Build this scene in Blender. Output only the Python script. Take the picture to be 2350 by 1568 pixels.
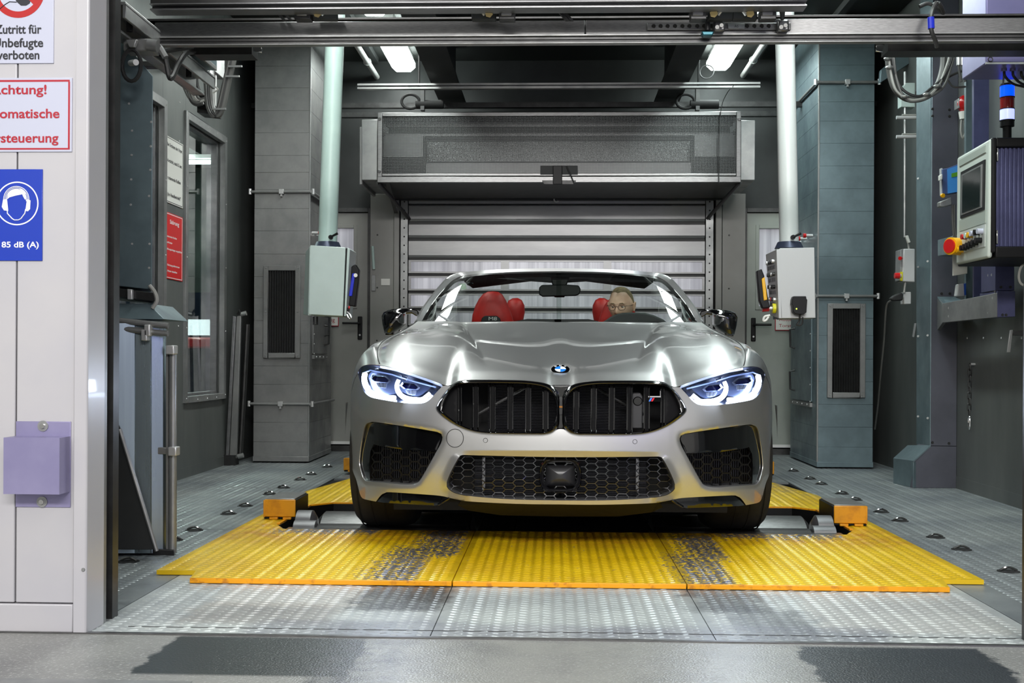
import bpy, bmesh, math, random
import numpy as np
from mathutils import Vector, Matrix, Euler
from mathutils import geometry as mgeo
random.seed(7)
SC = bpy.context.scene
for o in list(bpy.data.objects):
    bpy.data.objects.remove(o, do_unlink=True)

# ------------------------------------------------------------------ camera
FP, IW, IH = 2600.0, 2350.0, 1568.0
YAW, ROLL, SHY, CZ = math.radians(2.09), 0.005, (825 - 784) / 2350.0, 0.795
cam = bpy.data.cameras.new('camera')
cam.sensor_width = 36; cam.lens = FP / IW * 36; cam.shift_y = SHY
cam.clip_start = 0.05; cam.clip_end = 100
camo = bpy.data.objects.new('camera', cam)
camo.location = (0, 0, CZ)
camo.rotation_mode = 'QUATERNION'
camo.rotation_quaternion = (Matrix.Rotation(YAW, 3, 'Z') @ Matrix.Rotation(math.pi / 2, 3, 'X') @ Matrix.Rotation(ROLL, 3, 'Z')).to_quaternion()
SC.collection.objects.link(camo); SC.camera = camo

# ------------------------------------------------------------------ world + view
SC.view_settings.view_transform = 'Standard'; SC.view_settings.look = 'None'
SC.view_settings.gamma = 1; SC.view_settings.exposure = 0.0
SC.view_settings.use_curve_mapping = False
wd = bpy.data.worlds.new('world'); SC.world = wd; wd.use_nodes = True
wd.node_tree.nodes['Background'].inputs[0].default_value = (0.55, 0.6, 0.65, 1)
wd.node_tree.nodes['Background'].inputs[1].default_value = 0.10
SC.cycles.max_bounces = 8; SC.cycles.transparent_max_bounces = 12
SC.cycles.sample_clamp_indirect = 4
SC.cycles.caustics_reflective = False; SC.cycles.caustics_refractive = False

def area(name, loc, rot, sx, sy, power, col=(1, 1, 1)):
    l = bpy.data.lights.new(name, 'AREA'); l.shape = 'RECTANGLE'; l.size = sx; l.size_y = sy
    l.energy = power; l.color = col
    o = bpy.data.objects.new(name, l); o.location = loc; o.rotation_euler = [math.radians(a) for a in rot]
    SC.collection.objects.link(o); return o
# hall in front of the booth: ceiling tubes and added fill, booth interior: two rows of luminaires
area('hall_light', (-1.7, 0.3, 3.9), (0, 0, 0), 0.25, 5.5, 66, (1.0, 0.98, 0.95))
area('hall_light', (1.7, 0.3, 3.9), (0, 0, 0), 0.25, 5.5, 66, (1.0, 0.98, 0.95))
area('hall_light', (0.0, -3.5, 3.9), (48, 0, 0), 6.0, 0.8, 580, (1.0, 0.98, 0.96))  # added broad fill from the hall, brightens booth and car front
area('hall_wall_fill', (0.0, -5.6, 4.3), (-25, 0, 0), 9.0, 0.4, 600, (1.0, 0.98, 0.96))  # added fill on the unseen rear wall, brightens what the paint reflects
area('side_room_fill', (-3.8, 9.5, 2.9), (0, 0, 0), 0.3, 5.0, 150, (0.95, 1.0, 0.97))  # added fill that brightens the view through the side window
area('hall_blue_light', (3.2, -2.0, 1.6), (85, 0, 38), 1.2, 1.2, 19, (0.36, 0.33, 1.0))
for xx in (-1.27, 1.36):
    for yy in (8.95, 7.4, 6.0, 4.7):
        area('booth_light', (xx, yy, 3.19), (0, 0, 0), 0.16, 1.2, 13, (1.0, 0.99, 0.96) if xx < 0 else (0.88, 1.0, 0.99))

# ------------------------------------------------------------------ pixel of the photograph -> point in the room
_cy, _sy = math.cos(YAW), math.sin(YAW)
def ray(px, py):
    a = (px - IW / 2) / FP; b = (IH / 2 - py + SHY * IW) / FP
    x = a * math.cos(ROLL) - b * math.sin(ROLL); y = a * math.sin(ROLL) + b * math.cos(ROLL)
    return Vector((x * _cy - _sy, x * _sy + _cy, y))
def at(px, py, Y):
    d = ray(px, py); t = Y / d.y; return Vector((d.x * t, Y, CZ + d.z * t))
def atx(px, py, X):
    d = ray(px, py); t = X / d.x; return Vector((X, d.y * t, CZ + d.z * t))
def atz(px, py, z):
    d = ray(px, py); t = (z - CZ) / d.z; return Vector((d.x * t, d.y * t, z))

# ------------------------------------------------------------------ materials
def lin(c):
    return tuple(((v / 255) / 12.92 if v / 255 <= 0.04045 else ((v / 255 + 0.055) / 1.055) ** 2.4) for v in c) + (1,)
class NT:
    def __init__(s, m):
        m.use_nodes = True; s.t = m.node_tree; s.n = s.t.nodes; s.l = s.t.links
        s.b = s.n['Principled BSDF']; s.out = s.n['Material Output']
    def node(s, typ, **kw):
        n = s.n.new(typ)
        for k, v in kw.items(): setattr(n, k, v)
        return n
    def put(s, sock, v):
        if hasattr(v, 'is_linked') or hasattr(v, 'node'): s.l.new(v, sock)
        else: sock.default_value = v
    def math(s, op, a, b=0.0, c=0.0, clamp=False):
        n = s.node('ShaderNodeMath', operation=op, use_clamp=clamp)
        s.put(n.inputs[0], a); s.put(n.inputs[1], b); s.put(n.inputs[2], c); return n.outputs[0]
    def pos(s):
        if not hasattr(s, '_p'):
            g = s.node('ShaderNodeNewGeometry'); x = s.node('ShaderNodeSeparateXYZ')
            s.l.new(g.outputs['Position'], x.inputs[0]); s._p = (g.outputs['Position'], x.outputs[0], x.outputs[1], x.outputs[2])
        return s._p
    def noise(s, scale, detail=3, rough=.55, stretch=None):
        n = s.node('ShaderNodeTexNoise'); n.inputs['Scale'].default_value = scale
        n.inputs['Detail'].default_value = detail; n.inputs['Roughness'].default_value = rough
        v = s.pos()[0]
        if stretch:
            mp = s.node('ShaderNodeMapping'); mp.inputs['Scale'].default_value = stretch; s.l.new(v, mp.inputs[0]); v = mp.outputs[0]
        s.l.new(v, n.inputs['Vector']); return n.outputs['Fac']
    def ramp(s, v, a, b, x=0.0, y=1.0):
        n = s.node('ShaderNodeMapRange'); n.clamp = True; s.put(n.inputs[0], v)
        n.inputs[1].default_value = a; n.inputs[2].default_value = b; n.inputs[3].default_value = x; n.inputs[4].default_value = y
        return n.outputs[0]
    def mix(s, f, a, b):
        n = s.node('ShaderNodeMix', data_type='RGBA'); s.put(n.inputs[0], f); s.put(n.inputs[6], a); s.put(n.inputs[7], b); return n.outputs[2]
    def band(s, v, c, w, soft):
        d = s.math('ABSOLUTE', s.math('SUBTRACT', v, c)); return s.ramp(d, w, w + soft, 1, 0)
    def bump(s, h, strength, dist=0.002):
        n = s.node('ShaderNodeBump'); n.inputs['Strength'].default_value = strength; n.inputs['Distance'].default_value = dist
        s.put(n.inputs['Height'], h); s.l.new(n.outputs[0], s.b.inputs['Normal'])
MATS = {}
def mat(name, col, metal=0.0, rough=0.5, col2=None, nscale=6, nlo=.35, nhi=.65, bump=0, bscale=60, coat=0, emis=None, es=0, stretch=None, rvar=0, spec=0.5):
    if name in MATS: return MATS[name]
    m = bpy.data.materials.new(name); t = NT(m); b = t.b
    b.inputs['Base Color'].default_value = lin(col); b.inputs['Metallic'].default_value = metal
    b.inputs['Roughness'].default_value = rough; b.inputs['Coat Weight'].default_value = coat
    b.inputs['Coat Roughness'].default_value = 0.04; b.inputs['Specular IOR Level'].default_value = spec
    if col2:
        f = t.ramp(t.noise(nscale, 4, .6, stretch), nlo, nhi)
        t.put(b.inputs['Base Color'], t.mix(f, lin(col), lin(col2)))
        if rvar: t.put(b.inputs['Roughness'], t.ramp(f, 0, 1, rough - rvar, rough + rvar))
    if bump: t.bump(t.noise(bscale, 3), bump)
    if emis:
        b.inputs['Emission Color'].default_value = lin(emis); b.inputs['Emission Strength'].default_value = es
    MATS[name] = m; return m
M = {}
M['galv'] = mat('galvanised_sheet', (150, 150, 149), .55, .40, (128, 129, 129), 5, bump=.08, bscale=25, rvar=.06)
M['galv_light'] = mat('galvanised_light', (160, 161, 160), .55, .35, (135, 137, 137), 6, rvar=.05)
M['galv_teal_cast'] = mat('galvanised_teal_cast', (118, 136, 142), .4, .40, (96, 112, 118), 4, bump=.06, bscale=20, rvar=.05)  # teal cast of the light mixed into the sheet's colour
M['wall'] = mat('booth_wall', (108, 111, 109), .25, .5, (88, 92, 91), 2.5, stretch=(1, 1, .3), bump=.1, bscale=14)
M['wall_dark'] = mat('booth_wall_dark', (48, 50, 50), .2, .6, (36, 38, 38), 3)
M['black'] = mat('black_recess', (14, 14, 14), 0, .8)
M['ceil'] = mat('booth_ceiling', (38, 40, 39), .1, .6, (38, 40, 39), 3)
M['steel'] = mat('brushed_steel', (120, 120, 120), .85, .33, (100, 100, 100), 30, stretch=(1, 1, 12))
M['steel_dk'] = mat('dark_steel', (70, 70, 70), .7, .4, (56, 56, 56), 12)
M['chrome'] = mat('bright_metal', (205, 205, 205), 1, .14)
M['rivet'] = mat('rivet_metal', (205, 205, 205), .6, .35)
M['alu'] = mat('aluminium', (150, 150, 152), .8, .32, (132, 132, 134), 20, stretch=(.4, 1, 1))
M['white_panel'] = mat('white_wall_panel', (184, 182, 184), 0, .34, (177, 176, 181), 2, coat=.15)
M['white_paint'] = mat('white_paint', (214, 214, 212), 0, .35)
M['box_green'] = mat('pale_green_grey_paint', (190, 206, 202), 0, .38, (184, 200, 196), 6)
M['pole_green'] = mat('pale_green_pole_paint', (190, 214, 207), 0, .35, (180, 204, 198), 3)
M['box_white'] = mat('light_grey_paint', (190, 191, 192), 0, .38)
M['pole_white'] = mat('light_grey_pole_paint', (220, 224, 222), 0, .35)
M['black_plastic'] = mat('black_plastic', (15, 15, 17), 0, .45, spec=.25)
M['rubber'] = mat('rubber', (15, 15, 16), 0, .7, (26, 26, 27), 40)
M['rubber_seal'] = mat('rubber_seal', (12, 12, 13), 0, .5)
M['piano'] = mat('gloss_black', (8, 8, 10), 0, .08, coat=1)
M['cable'] = mat('grey_cable', (82, 82, 80), 0, .45)
M['cable_dk'] = mat('dark_cable', (40, 40, 40), 0, .5)
M['cable_lt'] = mat('light_cable', (150, 150, 145), 0, .45)
M['red'] = mat('red_plastic', (190, 14, 18), 0, .3, coat=.4)
M['yellow_pl'] = mat('yellow_plastic', (235, 175, 10), 0, .35)
M['blue_pl'] = mat('blue_plastic', (20, 40, 190), 0, .35)
M['ink_red'] = mat('ink_red', (165, 14, 38), 0, .45)
M['ink_black'] = mat('ink_black', (24, 26, 34), 0, .45)
M['ink_white'] = mat('ink_white', (236, 236, 236), 0, .45)
M['sign_white'] = mat('sign_white', (184, 187, 204), 0, .3, coat=.3)
M['sign_white2'] = mat('sign_white_matt', (228, 228, 222), 0, .35)
M['sign_blue'] = mat('sign_blue', (4, 50, 168), 0, .3, coat=.3)
M['sign_red'] = mat('sign_red', (212, 12, 14), 0, .35)
M['sign_ring'] = mat('sign_ring_red', (168, 8, 12), 0, .4)
M['violet_lit'] = mat('violet_lit_steel', (130, 126, 170), .35, .35, (116, 114, 156), 4)  # violet hall light on camera-facing steel put into its colour
M['violet_lit_dk'] = mat('violet_lit_console', (84, 86, 124), .3, .4, (70, 72, 106), 6)  # same violet light tint mixed into the console steel
M['slat'] = mat('shutter_slat', (150, 150, 150), .55, .38, (134, 134, 135), 8, stretch=(.2, 1, 1))
M['door'] = mat('door_paint', (142, 142, 138), .1, .42, (134, 134, 130), 3)
M['door_g'] = mat('door_paint_green', (150, 156, 148), .1, .42, (140, 146, 140), 3)
M['lampglow'] = mat('lamp_diffuser', (255, 255, 255), 0, .4, emis=(240, 255, 250), es=16)

def glass_mat(name, tint=(255, 255, 255), refl=1.0, rough=0.0):
    m = bpy.data.materials.new(name); t = NT(m)
    tr = t.node('ShaderNodeBsdfTransparent'); tr.inputs[0].default_value = lin(tint)
    gl = t.node('ShaderNodeBsdfGlossy'); gl.inputs['Roughness'].default_value = rough
    ge = t.node('ShaderNodeNewGeometry'); dt = t.node('ShaderNodeVectorMath', operation='DOT_PRODUCT')
    t.l.new(ge.outputs['Incoming'], dt.inputs[0]); t.l.new(ge.outputs['Normal'], dt.inputs[1])
    c = t.math('SUBTRACT', 1.0, t.math('ABSOLUTE', dt.outputs['Value'])); c = t.math('POWER', c, 5.0)
    f = t.math('MULTIPLY', t.math('ADD', t.math('MULTIPLY', c, .95), .045), refl, clamp=True)
    mx = t.node('ShaderNodeMixShader'); t.l.new(f, mx.inputs[0]); t.l.new(tr.outputs[0], mx.inputs[1]); t.l.new(gl.outputs[0], mx.inputs[2])
    t.l.new(mx.outputs[0], t.out.inputs[0]); return m
M['glass'] = glass_mat('window_glass', (225, 235, 232), 1.6)
M['windshield'] = glass_mat('windshield_glass', (225, 232, 228), 1.5)
M['lens'] = glass_mat('headlight_lens', (235, 240, 250), 1.0)

def floor_mat():
    m = bpy.data.materials.new('hall_floor_coating'); t = NT(m); P, X, Y, Z = t.pos()
    base = t.mix(t.ramp(t.noise(3, 4), .35, .7), lin((138, 139, 136)), lin((112, 113, 112)))
    speck = t.ramp(t.noise(110, 2, .5), .56, .66)
    base = t.mix(t.math('MULTIPLY', speck, .55), base, lin((185, 186, 184)))
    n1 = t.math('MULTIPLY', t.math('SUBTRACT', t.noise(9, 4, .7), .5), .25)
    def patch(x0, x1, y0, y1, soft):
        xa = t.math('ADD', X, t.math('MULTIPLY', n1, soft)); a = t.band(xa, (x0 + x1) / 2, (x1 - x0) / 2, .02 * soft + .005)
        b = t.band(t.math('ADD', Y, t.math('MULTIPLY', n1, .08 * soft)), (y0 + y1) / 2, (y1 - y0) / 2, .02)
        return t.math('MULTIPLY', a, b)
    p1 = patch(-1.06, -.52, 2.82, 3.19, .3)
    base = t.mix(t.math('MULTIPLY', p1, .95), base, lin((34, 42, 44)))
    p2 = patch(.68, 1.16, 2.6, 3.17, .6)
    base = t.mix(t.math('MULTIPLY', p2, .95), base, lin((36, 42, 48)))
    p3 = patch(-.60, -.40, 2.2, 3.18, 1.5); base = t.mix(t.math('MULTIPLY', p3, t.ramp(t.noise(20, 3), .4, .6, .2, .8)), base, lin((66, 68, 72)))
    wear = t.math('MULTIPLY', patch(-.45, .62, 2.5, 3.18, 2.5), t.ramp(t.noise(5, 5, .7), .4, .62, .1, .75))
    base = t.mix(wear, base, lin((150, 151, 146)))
    t.put(t.b.inputs['Base Color'], base); t.b.inputs['Roughness'].default_value = .32
    t.bump(t.noise(150, 2), .55, .003); return m
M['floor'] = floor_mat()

def plate_mat(name, kind):
    """steel tread plate: 'bare' grey steel, 'yellow' worn paint, 'front' pale patchy plate before the booth"""
    m = bpy.data.materials.new(name); t = NT(m); P, X, Y, Z = t.pos()
    steel = t.mix(t.ramp(t.noise(2.2, 4, .6), .35, .65), lin((150, 156, 156)), lin((120, 126, 130)))
    t.b.inputs['Metallic'].default_value = .3; t.b.inputs['Roughness'].default_value = .36
    fine = t.noise(70, 4, .75); mid = t.noise(14, 4, .7)
    if kind == 'yellow':
        yel = t.mix(t.ramp(t.noise(1.6, 3), .35, .65), lin((236, 200, 22)), lin((212, 172, 18)))
        brown_band = t.math('MULTIPLY', t.band(Y, 5.05, .16, .25), t.ramp(mid, .35, .7))  # orange-brown band near the plate's back edge
        yel = t.mix(t.math('MULTIPLY', brown_band, .8), yel, lin((176, 108, 22)))
        jit = t.math('MULTIPLY', t.math('SUBTRACT', fine, .5), .30)
        def track(c, w, ya, yb):
            a = t.band(t.math('ADD', X, jit), c, w, .10)
            return t.math('MULTIPLY', a, t.band(Y, (ya + yb) / 2, (yb - ya) / 2, .2))
        w1 = t.math('MAXIMUM', track(-.56, .055, 3.9, 4.6), track(.56, .06, 3.9, 4.5))
        w1 = t.math('MAXIMUM', w1, t.math('MAXIMUM', track(-.46, .06, 4.5, 5.3), track(.62, .05, 4.5, 5.0)))
        w1 = t.math('MAXIMUM', w1, t.math('MAXIMUM', track(-1.0, .2, 5.05, 5.3), track(1.02, .24, 5.05, 5.4)))
        w1 = t.math('MULTIPLY', t.ramp(w1, 0, 1, -.30, .12), 1.0)
        k = t.math('ADD', w1, t.math('MULTIPLY', t.math('SUBTRACT', fine, .5), 1.9))
        k = t.ramp(k, .0, .09)
        chips = t.ramp(t.noise(38, 3, .7), .70, .73)
        back = t.math('MULTIPLY', t.ramp(Y, 6.3, 7.3), t.ramp(mid, .42, .6)); k = t.math('MAXIMUM', k, t.math('MULTIPLY', t.math('MULTIPLY', back, .8), t.ramp(X, 0, .3)))
        k = t.math('MAXIMUM', k, chips)
        col = t.mix(k, yel, lin((112, 114, 124)))
        spots = t.ramp(t.noise(24, 5, .8), .68, .72); col = t.mix(t.math('MULTIPLY', spots, .7), col, lin((70, 56, 30)))
        t.put(t.b.inputs['Base Color'], col)
        t.put(t.b.inputs['Metallic'], t.ramp(k, 0, 1, .05, .5)); t.put(t.b.inputs['Roughness'], t.ramp(mid, .3, .7, .26, .42))
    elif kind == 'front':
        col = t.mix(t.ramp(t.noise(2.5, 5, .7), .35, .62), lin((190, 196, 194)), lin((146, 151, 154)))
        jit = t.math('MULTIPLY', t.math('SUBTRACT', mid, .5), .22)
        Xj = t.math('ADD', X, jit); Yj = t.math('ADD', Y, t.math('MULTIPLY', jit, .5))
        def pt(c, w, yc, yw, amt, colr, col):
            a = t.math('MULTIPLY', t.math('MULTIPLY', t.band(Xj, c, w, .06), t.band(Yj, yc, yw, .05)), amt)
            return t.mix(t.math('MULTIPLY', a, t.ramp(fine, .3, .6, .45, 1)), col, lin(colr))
        col = pt(-.86, .22, 3.78, .16, .8, (196, 194, 188), col)  # paler and darker patches mixed into the plate colour
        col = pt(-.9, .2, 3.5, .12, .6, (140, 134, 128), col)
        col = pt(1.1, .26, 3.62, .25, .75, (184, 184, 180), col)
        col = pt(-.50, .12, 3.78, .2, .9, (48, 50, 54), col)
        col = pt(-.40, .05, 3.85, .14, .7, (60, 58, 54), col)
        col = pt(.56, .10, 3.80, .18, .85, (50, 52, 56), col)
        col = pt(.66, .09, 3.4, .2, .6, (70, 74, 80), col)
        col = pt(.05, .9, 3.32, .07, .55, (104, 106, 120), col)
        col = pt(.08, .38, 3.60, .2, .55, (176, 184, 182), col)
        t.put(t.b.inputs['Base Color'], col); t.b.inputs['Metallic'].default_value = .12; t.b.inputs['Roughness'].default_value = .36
    else:
        t.put(t.b.inputs['Base Color'], steel); t.put(t.b.inputs['Roughness'], t.ramp(mid, .3, .7, .28, .45))
    t.bump(t.noise(55, 3), .12, .002); return m
M['plate_y'] = plate_mat('worn_yellow_tread_plate', 'yellow')
M['plate_f'] = plate_mat('patchy_pale_tread_plate', 'front')
M['plate_g'] = plate_mat('grey_tread_plate', 'bare')
M['yellow_edge'] = mat('yellow_edge_paint', (236, 160, 10), 0, .4, (190, 120, 20), 30, .55, .7)
M['block_yel'] = mat('yellow_block_paint', (214, 146, 16), 0, .4, (176, 112, 16), 14, .45, .7)

def perf_mat(name, pitch, rad, col, axes='XZ'):
    m = bpy.data.materials.new(name); t = NT(m); P, X, Y, Z = t.pos()
    u = t.math('SUBTRACT', t.math('FRACT', t.math('DIVIDE', X if axes[0] == 'X' else Y, pitch)), .5)
    v = t.math('SUBTRACT', t.math('FRACT', t.math('DIVIDE', Z, pitch)), .5)
    d = t.math('SQRT', t.math('ADD', t.math('MULTIPLY', u, u), t.math('MULTIPLY', v, v)))
    hole = t.ramp(d, rad, rad + .06, 1, 0)
    t.b.inputs['Base Color'].default_value = lin(col); t.b.inputs['Metallic'].default_value = .7; t.b.inputs['Roughness'].default_value = .35
    tr = t.node('ShaderNodeBsdfTransparent'); mx = t.node('ShaderNodeMixShader')
    t.l.new(hole, mx.inputs[0]); t.l.new(t.b.outputs[0], mx.inputs[1]); t.l.new(tr.outputs[0], mx.inputs[2]); t.l.new(mx.outputs[0], t.out.inputs[0])
    return m
M['perf'] = perf_mat('perforated_sheet', .0115, .33, (56, 58, 58))

def pane_mat():
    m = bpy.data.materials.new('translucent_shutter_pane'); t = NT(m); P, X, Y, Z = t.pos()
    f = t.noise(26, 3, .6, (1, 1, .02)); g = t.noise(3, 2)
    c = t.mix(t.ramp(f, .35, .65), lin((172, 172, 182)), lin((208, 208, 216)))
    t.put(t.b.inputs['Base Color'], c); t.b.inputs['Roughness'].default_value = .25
    t.put(t.b.inputs['Emission Color'], c); t.put(t.b.inputs['Emission Strength'], t.ramp(g, .35, .65, .22, .42)); return m  # pane glow stands for daylight coming through from behind
M['pane'] = pane_mat()

# ------------------------------------------------------------------ mesh builders
class MB:
    def __init__(s): s.v = []; s.f = []
    def add(s, vs, fs):
        n = len(s.v); s.v += [Vector(v) for v in vs]; s.f += [tuple(i + n for i in f) for f in fs]; return s
    def hexa(s, p):
        return s.add(p, [(0, 3, 2, 1), (4, 5, 6, 7), (0, 1, 5, 4), (1, 2, 6, 5), (2, 3, 7, 6), (3, 0, 4, 7)])
    def box(s, x0, x1, y0, y1, z0, z1):
        return s.hexa([(x0, y0, z0), (x1, y0, z0), (x1, y1, z0), (x0, y1, z0), (x0, y0, z1), (x1, y0, z1), (x1, y1, z1), (x0, y1, z1)])
    def obox(s, c, hx, hy, hz, R):
        c = Vector(c); P = []
        for dz in (-1, 1):
            for dx, dy in ((-1, -1), (1, -1), (1, 1), (-1, 1)): P.append(c + R @ Vector((dx * hx, dy * hy, dz * hz)))
        return s.hexa(P)
    def cyl(s, p, q, r, r2=None, n=14, cap=True):
        p = Vector(p); q = Vector(q); r2 = r if r2 is None else r2
        d = (q - p).normalized(); u = d.orthogonal().normalized(); w = d.cross(u)
        vs = []
        for c, rr in ((p, r), (q, r2)):
            for i in range(n):
                a = 2 * math.pi * i / n; vs.append(c + (u * math.cos(a) + w * math.sin(a)) * rr)
        fs = [(i, (i + 1) % n, n + (i + 1) % n, n + i) for i in range(n)]
        if cap: fs += [tuple(range(n - 1, -1, -1)), tuple(range(n, 2 * n))]
        return s.add(vs, fs)
    def tube(s, pts, r, n=8, closed=False):
        pts = [Vector(p) for p in pts]; N = len(pts); vs = []; u = None
        for i, p in enumerate(pts):
            a = pts[(i - 1) % N] if (i > 0 or closed) else p; b = pts[(i + 1) % N] if (i < N - 1 or closed) else p
            d = (b - a).normalized()
            u = d.orthogonal().normalized() if u is None else (u - d * u.dot(d)).normalized()
            w = d.cross(u); rr = r[i] if isinstance(r, (list, tuple)) else r
            for k in range(n):
                t = 2 * math.pi * k / n; vs.append(p + (u * math.cos(t) + w * math.sin(t)) * rr)
        fs = []
        for i in range(N if closed else N - 1):
            j = (i + 1) % N
            for k in range(n): fs.append((i * n + k, i * n + (k + 1) % n, j * n + (k + 1) % n, j * n + k))
        if not closed: fs += [tuple(range(n - 1, -1, -1)), tuple(range((N - 1) * n, N * n))]
        return s.add(vs, fs)
    def prism(s, poly, vec):
        n = len(poly); vec = Vector(vec); P = [Vector(p) for p in poly]
        return s.add(P + [p + vec for p in P], [tuple(range(n - 1, -1, -1)), tuple(range(n, 2 * n))] + [(i, (i + 1) % n, n + (i + 1) % n, n + i) for i in range(n)])
    def grid(s, rows):
        m = len(rows[0]); vs = [v for r in rows for v in r]
        return s.add(vs, [(i * m + j, i * m + j + 1, (i + 1) * m + j + 1, (i + 1) * m + j) for i in range(len(rows) - 1) for j in range(m - 1)])
    def ell(s, c, rx, ry, rz, nu=14, nv=9):
        c = Vector(c); rows = []
        for i in range(nv + 1):
            t = math.pi * i / nv
            rows.append([c + Vector((rx * math.sin(t) * math.cos(2 * math.pi * j / nu), ry * math.sin(t) * math.sin(2 * math.pi * j / nu), rz * math.cos(t))) for j in range(nu + 1)])
        return s.grid(rows)
    def ring(s, A, B):
        n = len(A); return s.add(list(A) + list(B), [(i, (i + 1) % n, n + (i + 1) % n, n + i) for i in range(n)])
    def mirrored(s, xc):
        m = MB(); m.v = [Vector((2 * xc - v.x, v.y, v.z)) for v in s.v]; m.f = [tuple(reversed(f)) for f in s.f]; return m
    def join(s, o): return s.add(o.v, o.f)
    def build(s, name, m, parent=None, smooth=False, bevel=0, segs=2, weld=0.00002, angle=35, mod=None, kind=None, label=None, fix=True):
        org = Vector(parent['_o']) if parent is not None else Vector((0, 0, 0))
        me = bpy.data.meshes.new(name); me.from_pydata([tuple(v - org) for v in s.v], [], s.f)
        if fix:
            bm = bmesh.new(); bm.from_mesh(me)
            if weld: bmesh.ops.remove_doubles(bm, verts=bm.verts, dist=weld)
            bmesh.ops.recalc_face_normals(bm, faces=bm.faces); bm.to_mesh(me); bm.free()
        me.materials.append(M[m] if isinstance(m, str) else m)
        if smooth or bevel:
            me.shade_smooth()
            if smooth != 'all': me.set_sharp_from_angle(angle=math.radians(angle))
        o = bpy.data.objects.new(name, me); SC.collection.objects.link(o); o['_o'] = tuple(org)
        if parent is not None: o.parent = parent
        if bevel:
            b = o.modifiers.new('bevel', 'BEVEL'); b.width = bevel; b.segments = segs; b.limit_method = 'ANGLE'; b.angle_limit = math.radians(38)
        if kind: o['kind'] = kind
        if label: o['label'] = label
        return o
def thing(name, label, cat, loc=(0, 0, 0), group=None):
    o = bpy.data.objects.new(name, None); SC.collection.objects.link(o); o.empty_display_size = .05
    o.location = loc; o['_o'] = tuple(loc); o['label'] = label; o['category'] = cat
    if group: o['group'] = group
    return o
def tag(o, label, cat, group=None):
    o['label'] = label; o['category'] = cat
    if group: o['group'] = group
    return o
def struct(name, mb, m, parent=None, **kw):
    o = mb.build(name, m, parent, **kw)
    if parent is None: o['kind'] = 'structure'
    return o
def sroot(name, loc=(0, 0, 0)):
    o = bpy.data.objects.new(name, None); SC.collection.objects.link(o); o.location = loc; o['_o'] = tuple(loc); o['kind'] = 'structure'; return o
def B(x0, x1, y0, y1, z0, z1): return MB().box(x0, x1, y0, y1, z0, z1)
def inst(o, d, parent=None):
    c = o.copy(); SC.collection.objects.link(c); c.location = Vector(o.location) + Vector(d); c.parent = parent or o.parent; return c
def arc_pts(c, r, a0, a1, n, ax1, ax2):
    c = Vector(c); return [c + Vector(ax1) * (r * math.cos(a0 + (a1 - a0) * i / n)) + Vector(ax2) * (r * math.sin(a0 + (a1 - a0) * i / n)) for i in range(n + 1)]
def smooth_path(P, k=6):
    """Catmull-Rom through the points"""
    P = [Vector(p) for p in P]; out = []
    for i in range(len(P) - 1):
        a = P[i - 1] if i else P[0] * 2 - P[1]; b = P[i]; c = P[i + 1]; d = P[i + 2] if i + 2 < len(P) else P[-1] * 2 - P[-2]
        for j in range(k):
            t = j / k; out.append(.5 * ((2 * b) + (c - a) * t + (2 * a - 5 * b + 4 * c - d) * t * t + (3 * b - a - 3 * c + d) * t ** 3))
    out.append(P[-1]); return out
def rivets(pts, nrm, r, parent, m='rivet', name='rivet'):
    nrm = Vector(nrm); first = None; p0 = None
    for p in pts:
        p = Vector(p)
        if first is None:
            b = MB(); b.cyl(p, p + nrm * r * .5, r, r * .8, 8); first = b.build(name, m, parent); p0 = p
        else: inst(first, p - p0)
def text(s, c, ux, uz, width, height, m, parent, name='lettering', thick=.0006, align='CENTER', shear=0, bold=0):
    """flat lettering: centre c, reading direction ux, up uz, cap height, total width"""
    cu = bpy.data.curves.new('txt', 'FONT'); cu.body = s; cu.align_x = 'LEFT'; cu.size = 1; cu.offset = bold; cu.shear = shear; cu.resolution_u = 4
    cu.extrude = 0
    to = bpy.data.objects.new('txt', cu); SC.collection.objects.link(to)
    dg = bpy.context.evaluated_depsgraph_get(); dg.update()
    me = bpy.data.meshes.new_from_object(to.evaluated_get(dg)); bpy.data.objects.remove(to, do_unlink=True)
    xs = [v.co.x for v in me.vertices]; x0, x1 = min(xs), max(xs)
    ux = Vector(ux).normalized(); uz = Vector(uz).normalized(); nn = ux.cross(uz)
    sx = width / (x1 - x0); sz = height / .69; org = Vector(parent['_o']); c = Vector(c)
    for v in me.vertices:
        v.co = c + ux * ((v.co.x - (x0 + x1) / 2) * sx) + uz * ((v.co.y - .345) * sz) + nn * thick - org
    me.materials.clear(); me.materials.append(M[m]); me.name = name
    o = bpy.data.objects.new(name, me); SC.collection.objects.link(o); o.parent = parent; o['_o'] = tuple(org); return o
# ================================================================== THE SETTING
XL, XR, YB = -2.43, 2.53, 9.72
XC = 0.045                      # middle of the roller bench
# ---- floors
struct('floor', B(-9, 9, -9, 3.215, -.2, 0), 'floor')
pit = struct('floor_booth', B(XL - .3, XR + .3, 3.215, 10.2, -.5, -.30), 'black')
FX = (-1.36, -.349, .466, 1.42)
def plate(name, x0, x1, y0, y1, z0, z1, m, root): return B(x0, x1, y0, y1, z0, z1).build(name, m, root)
fl = sroot('floor_tread_plates', (0, 3.2, 0))
g = .003
for a, b in ((FX[0], FX[1]), (FX[1], FX[2]), (FX[2], FX[3])):
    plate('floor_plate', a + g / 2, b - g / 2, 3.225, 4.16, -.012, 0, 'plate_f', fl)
OX0, OX1 = -1.235, -.34       # left roller opening; mirrored about XC on the right
def mx(x): return 2 * XC - x
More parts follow.
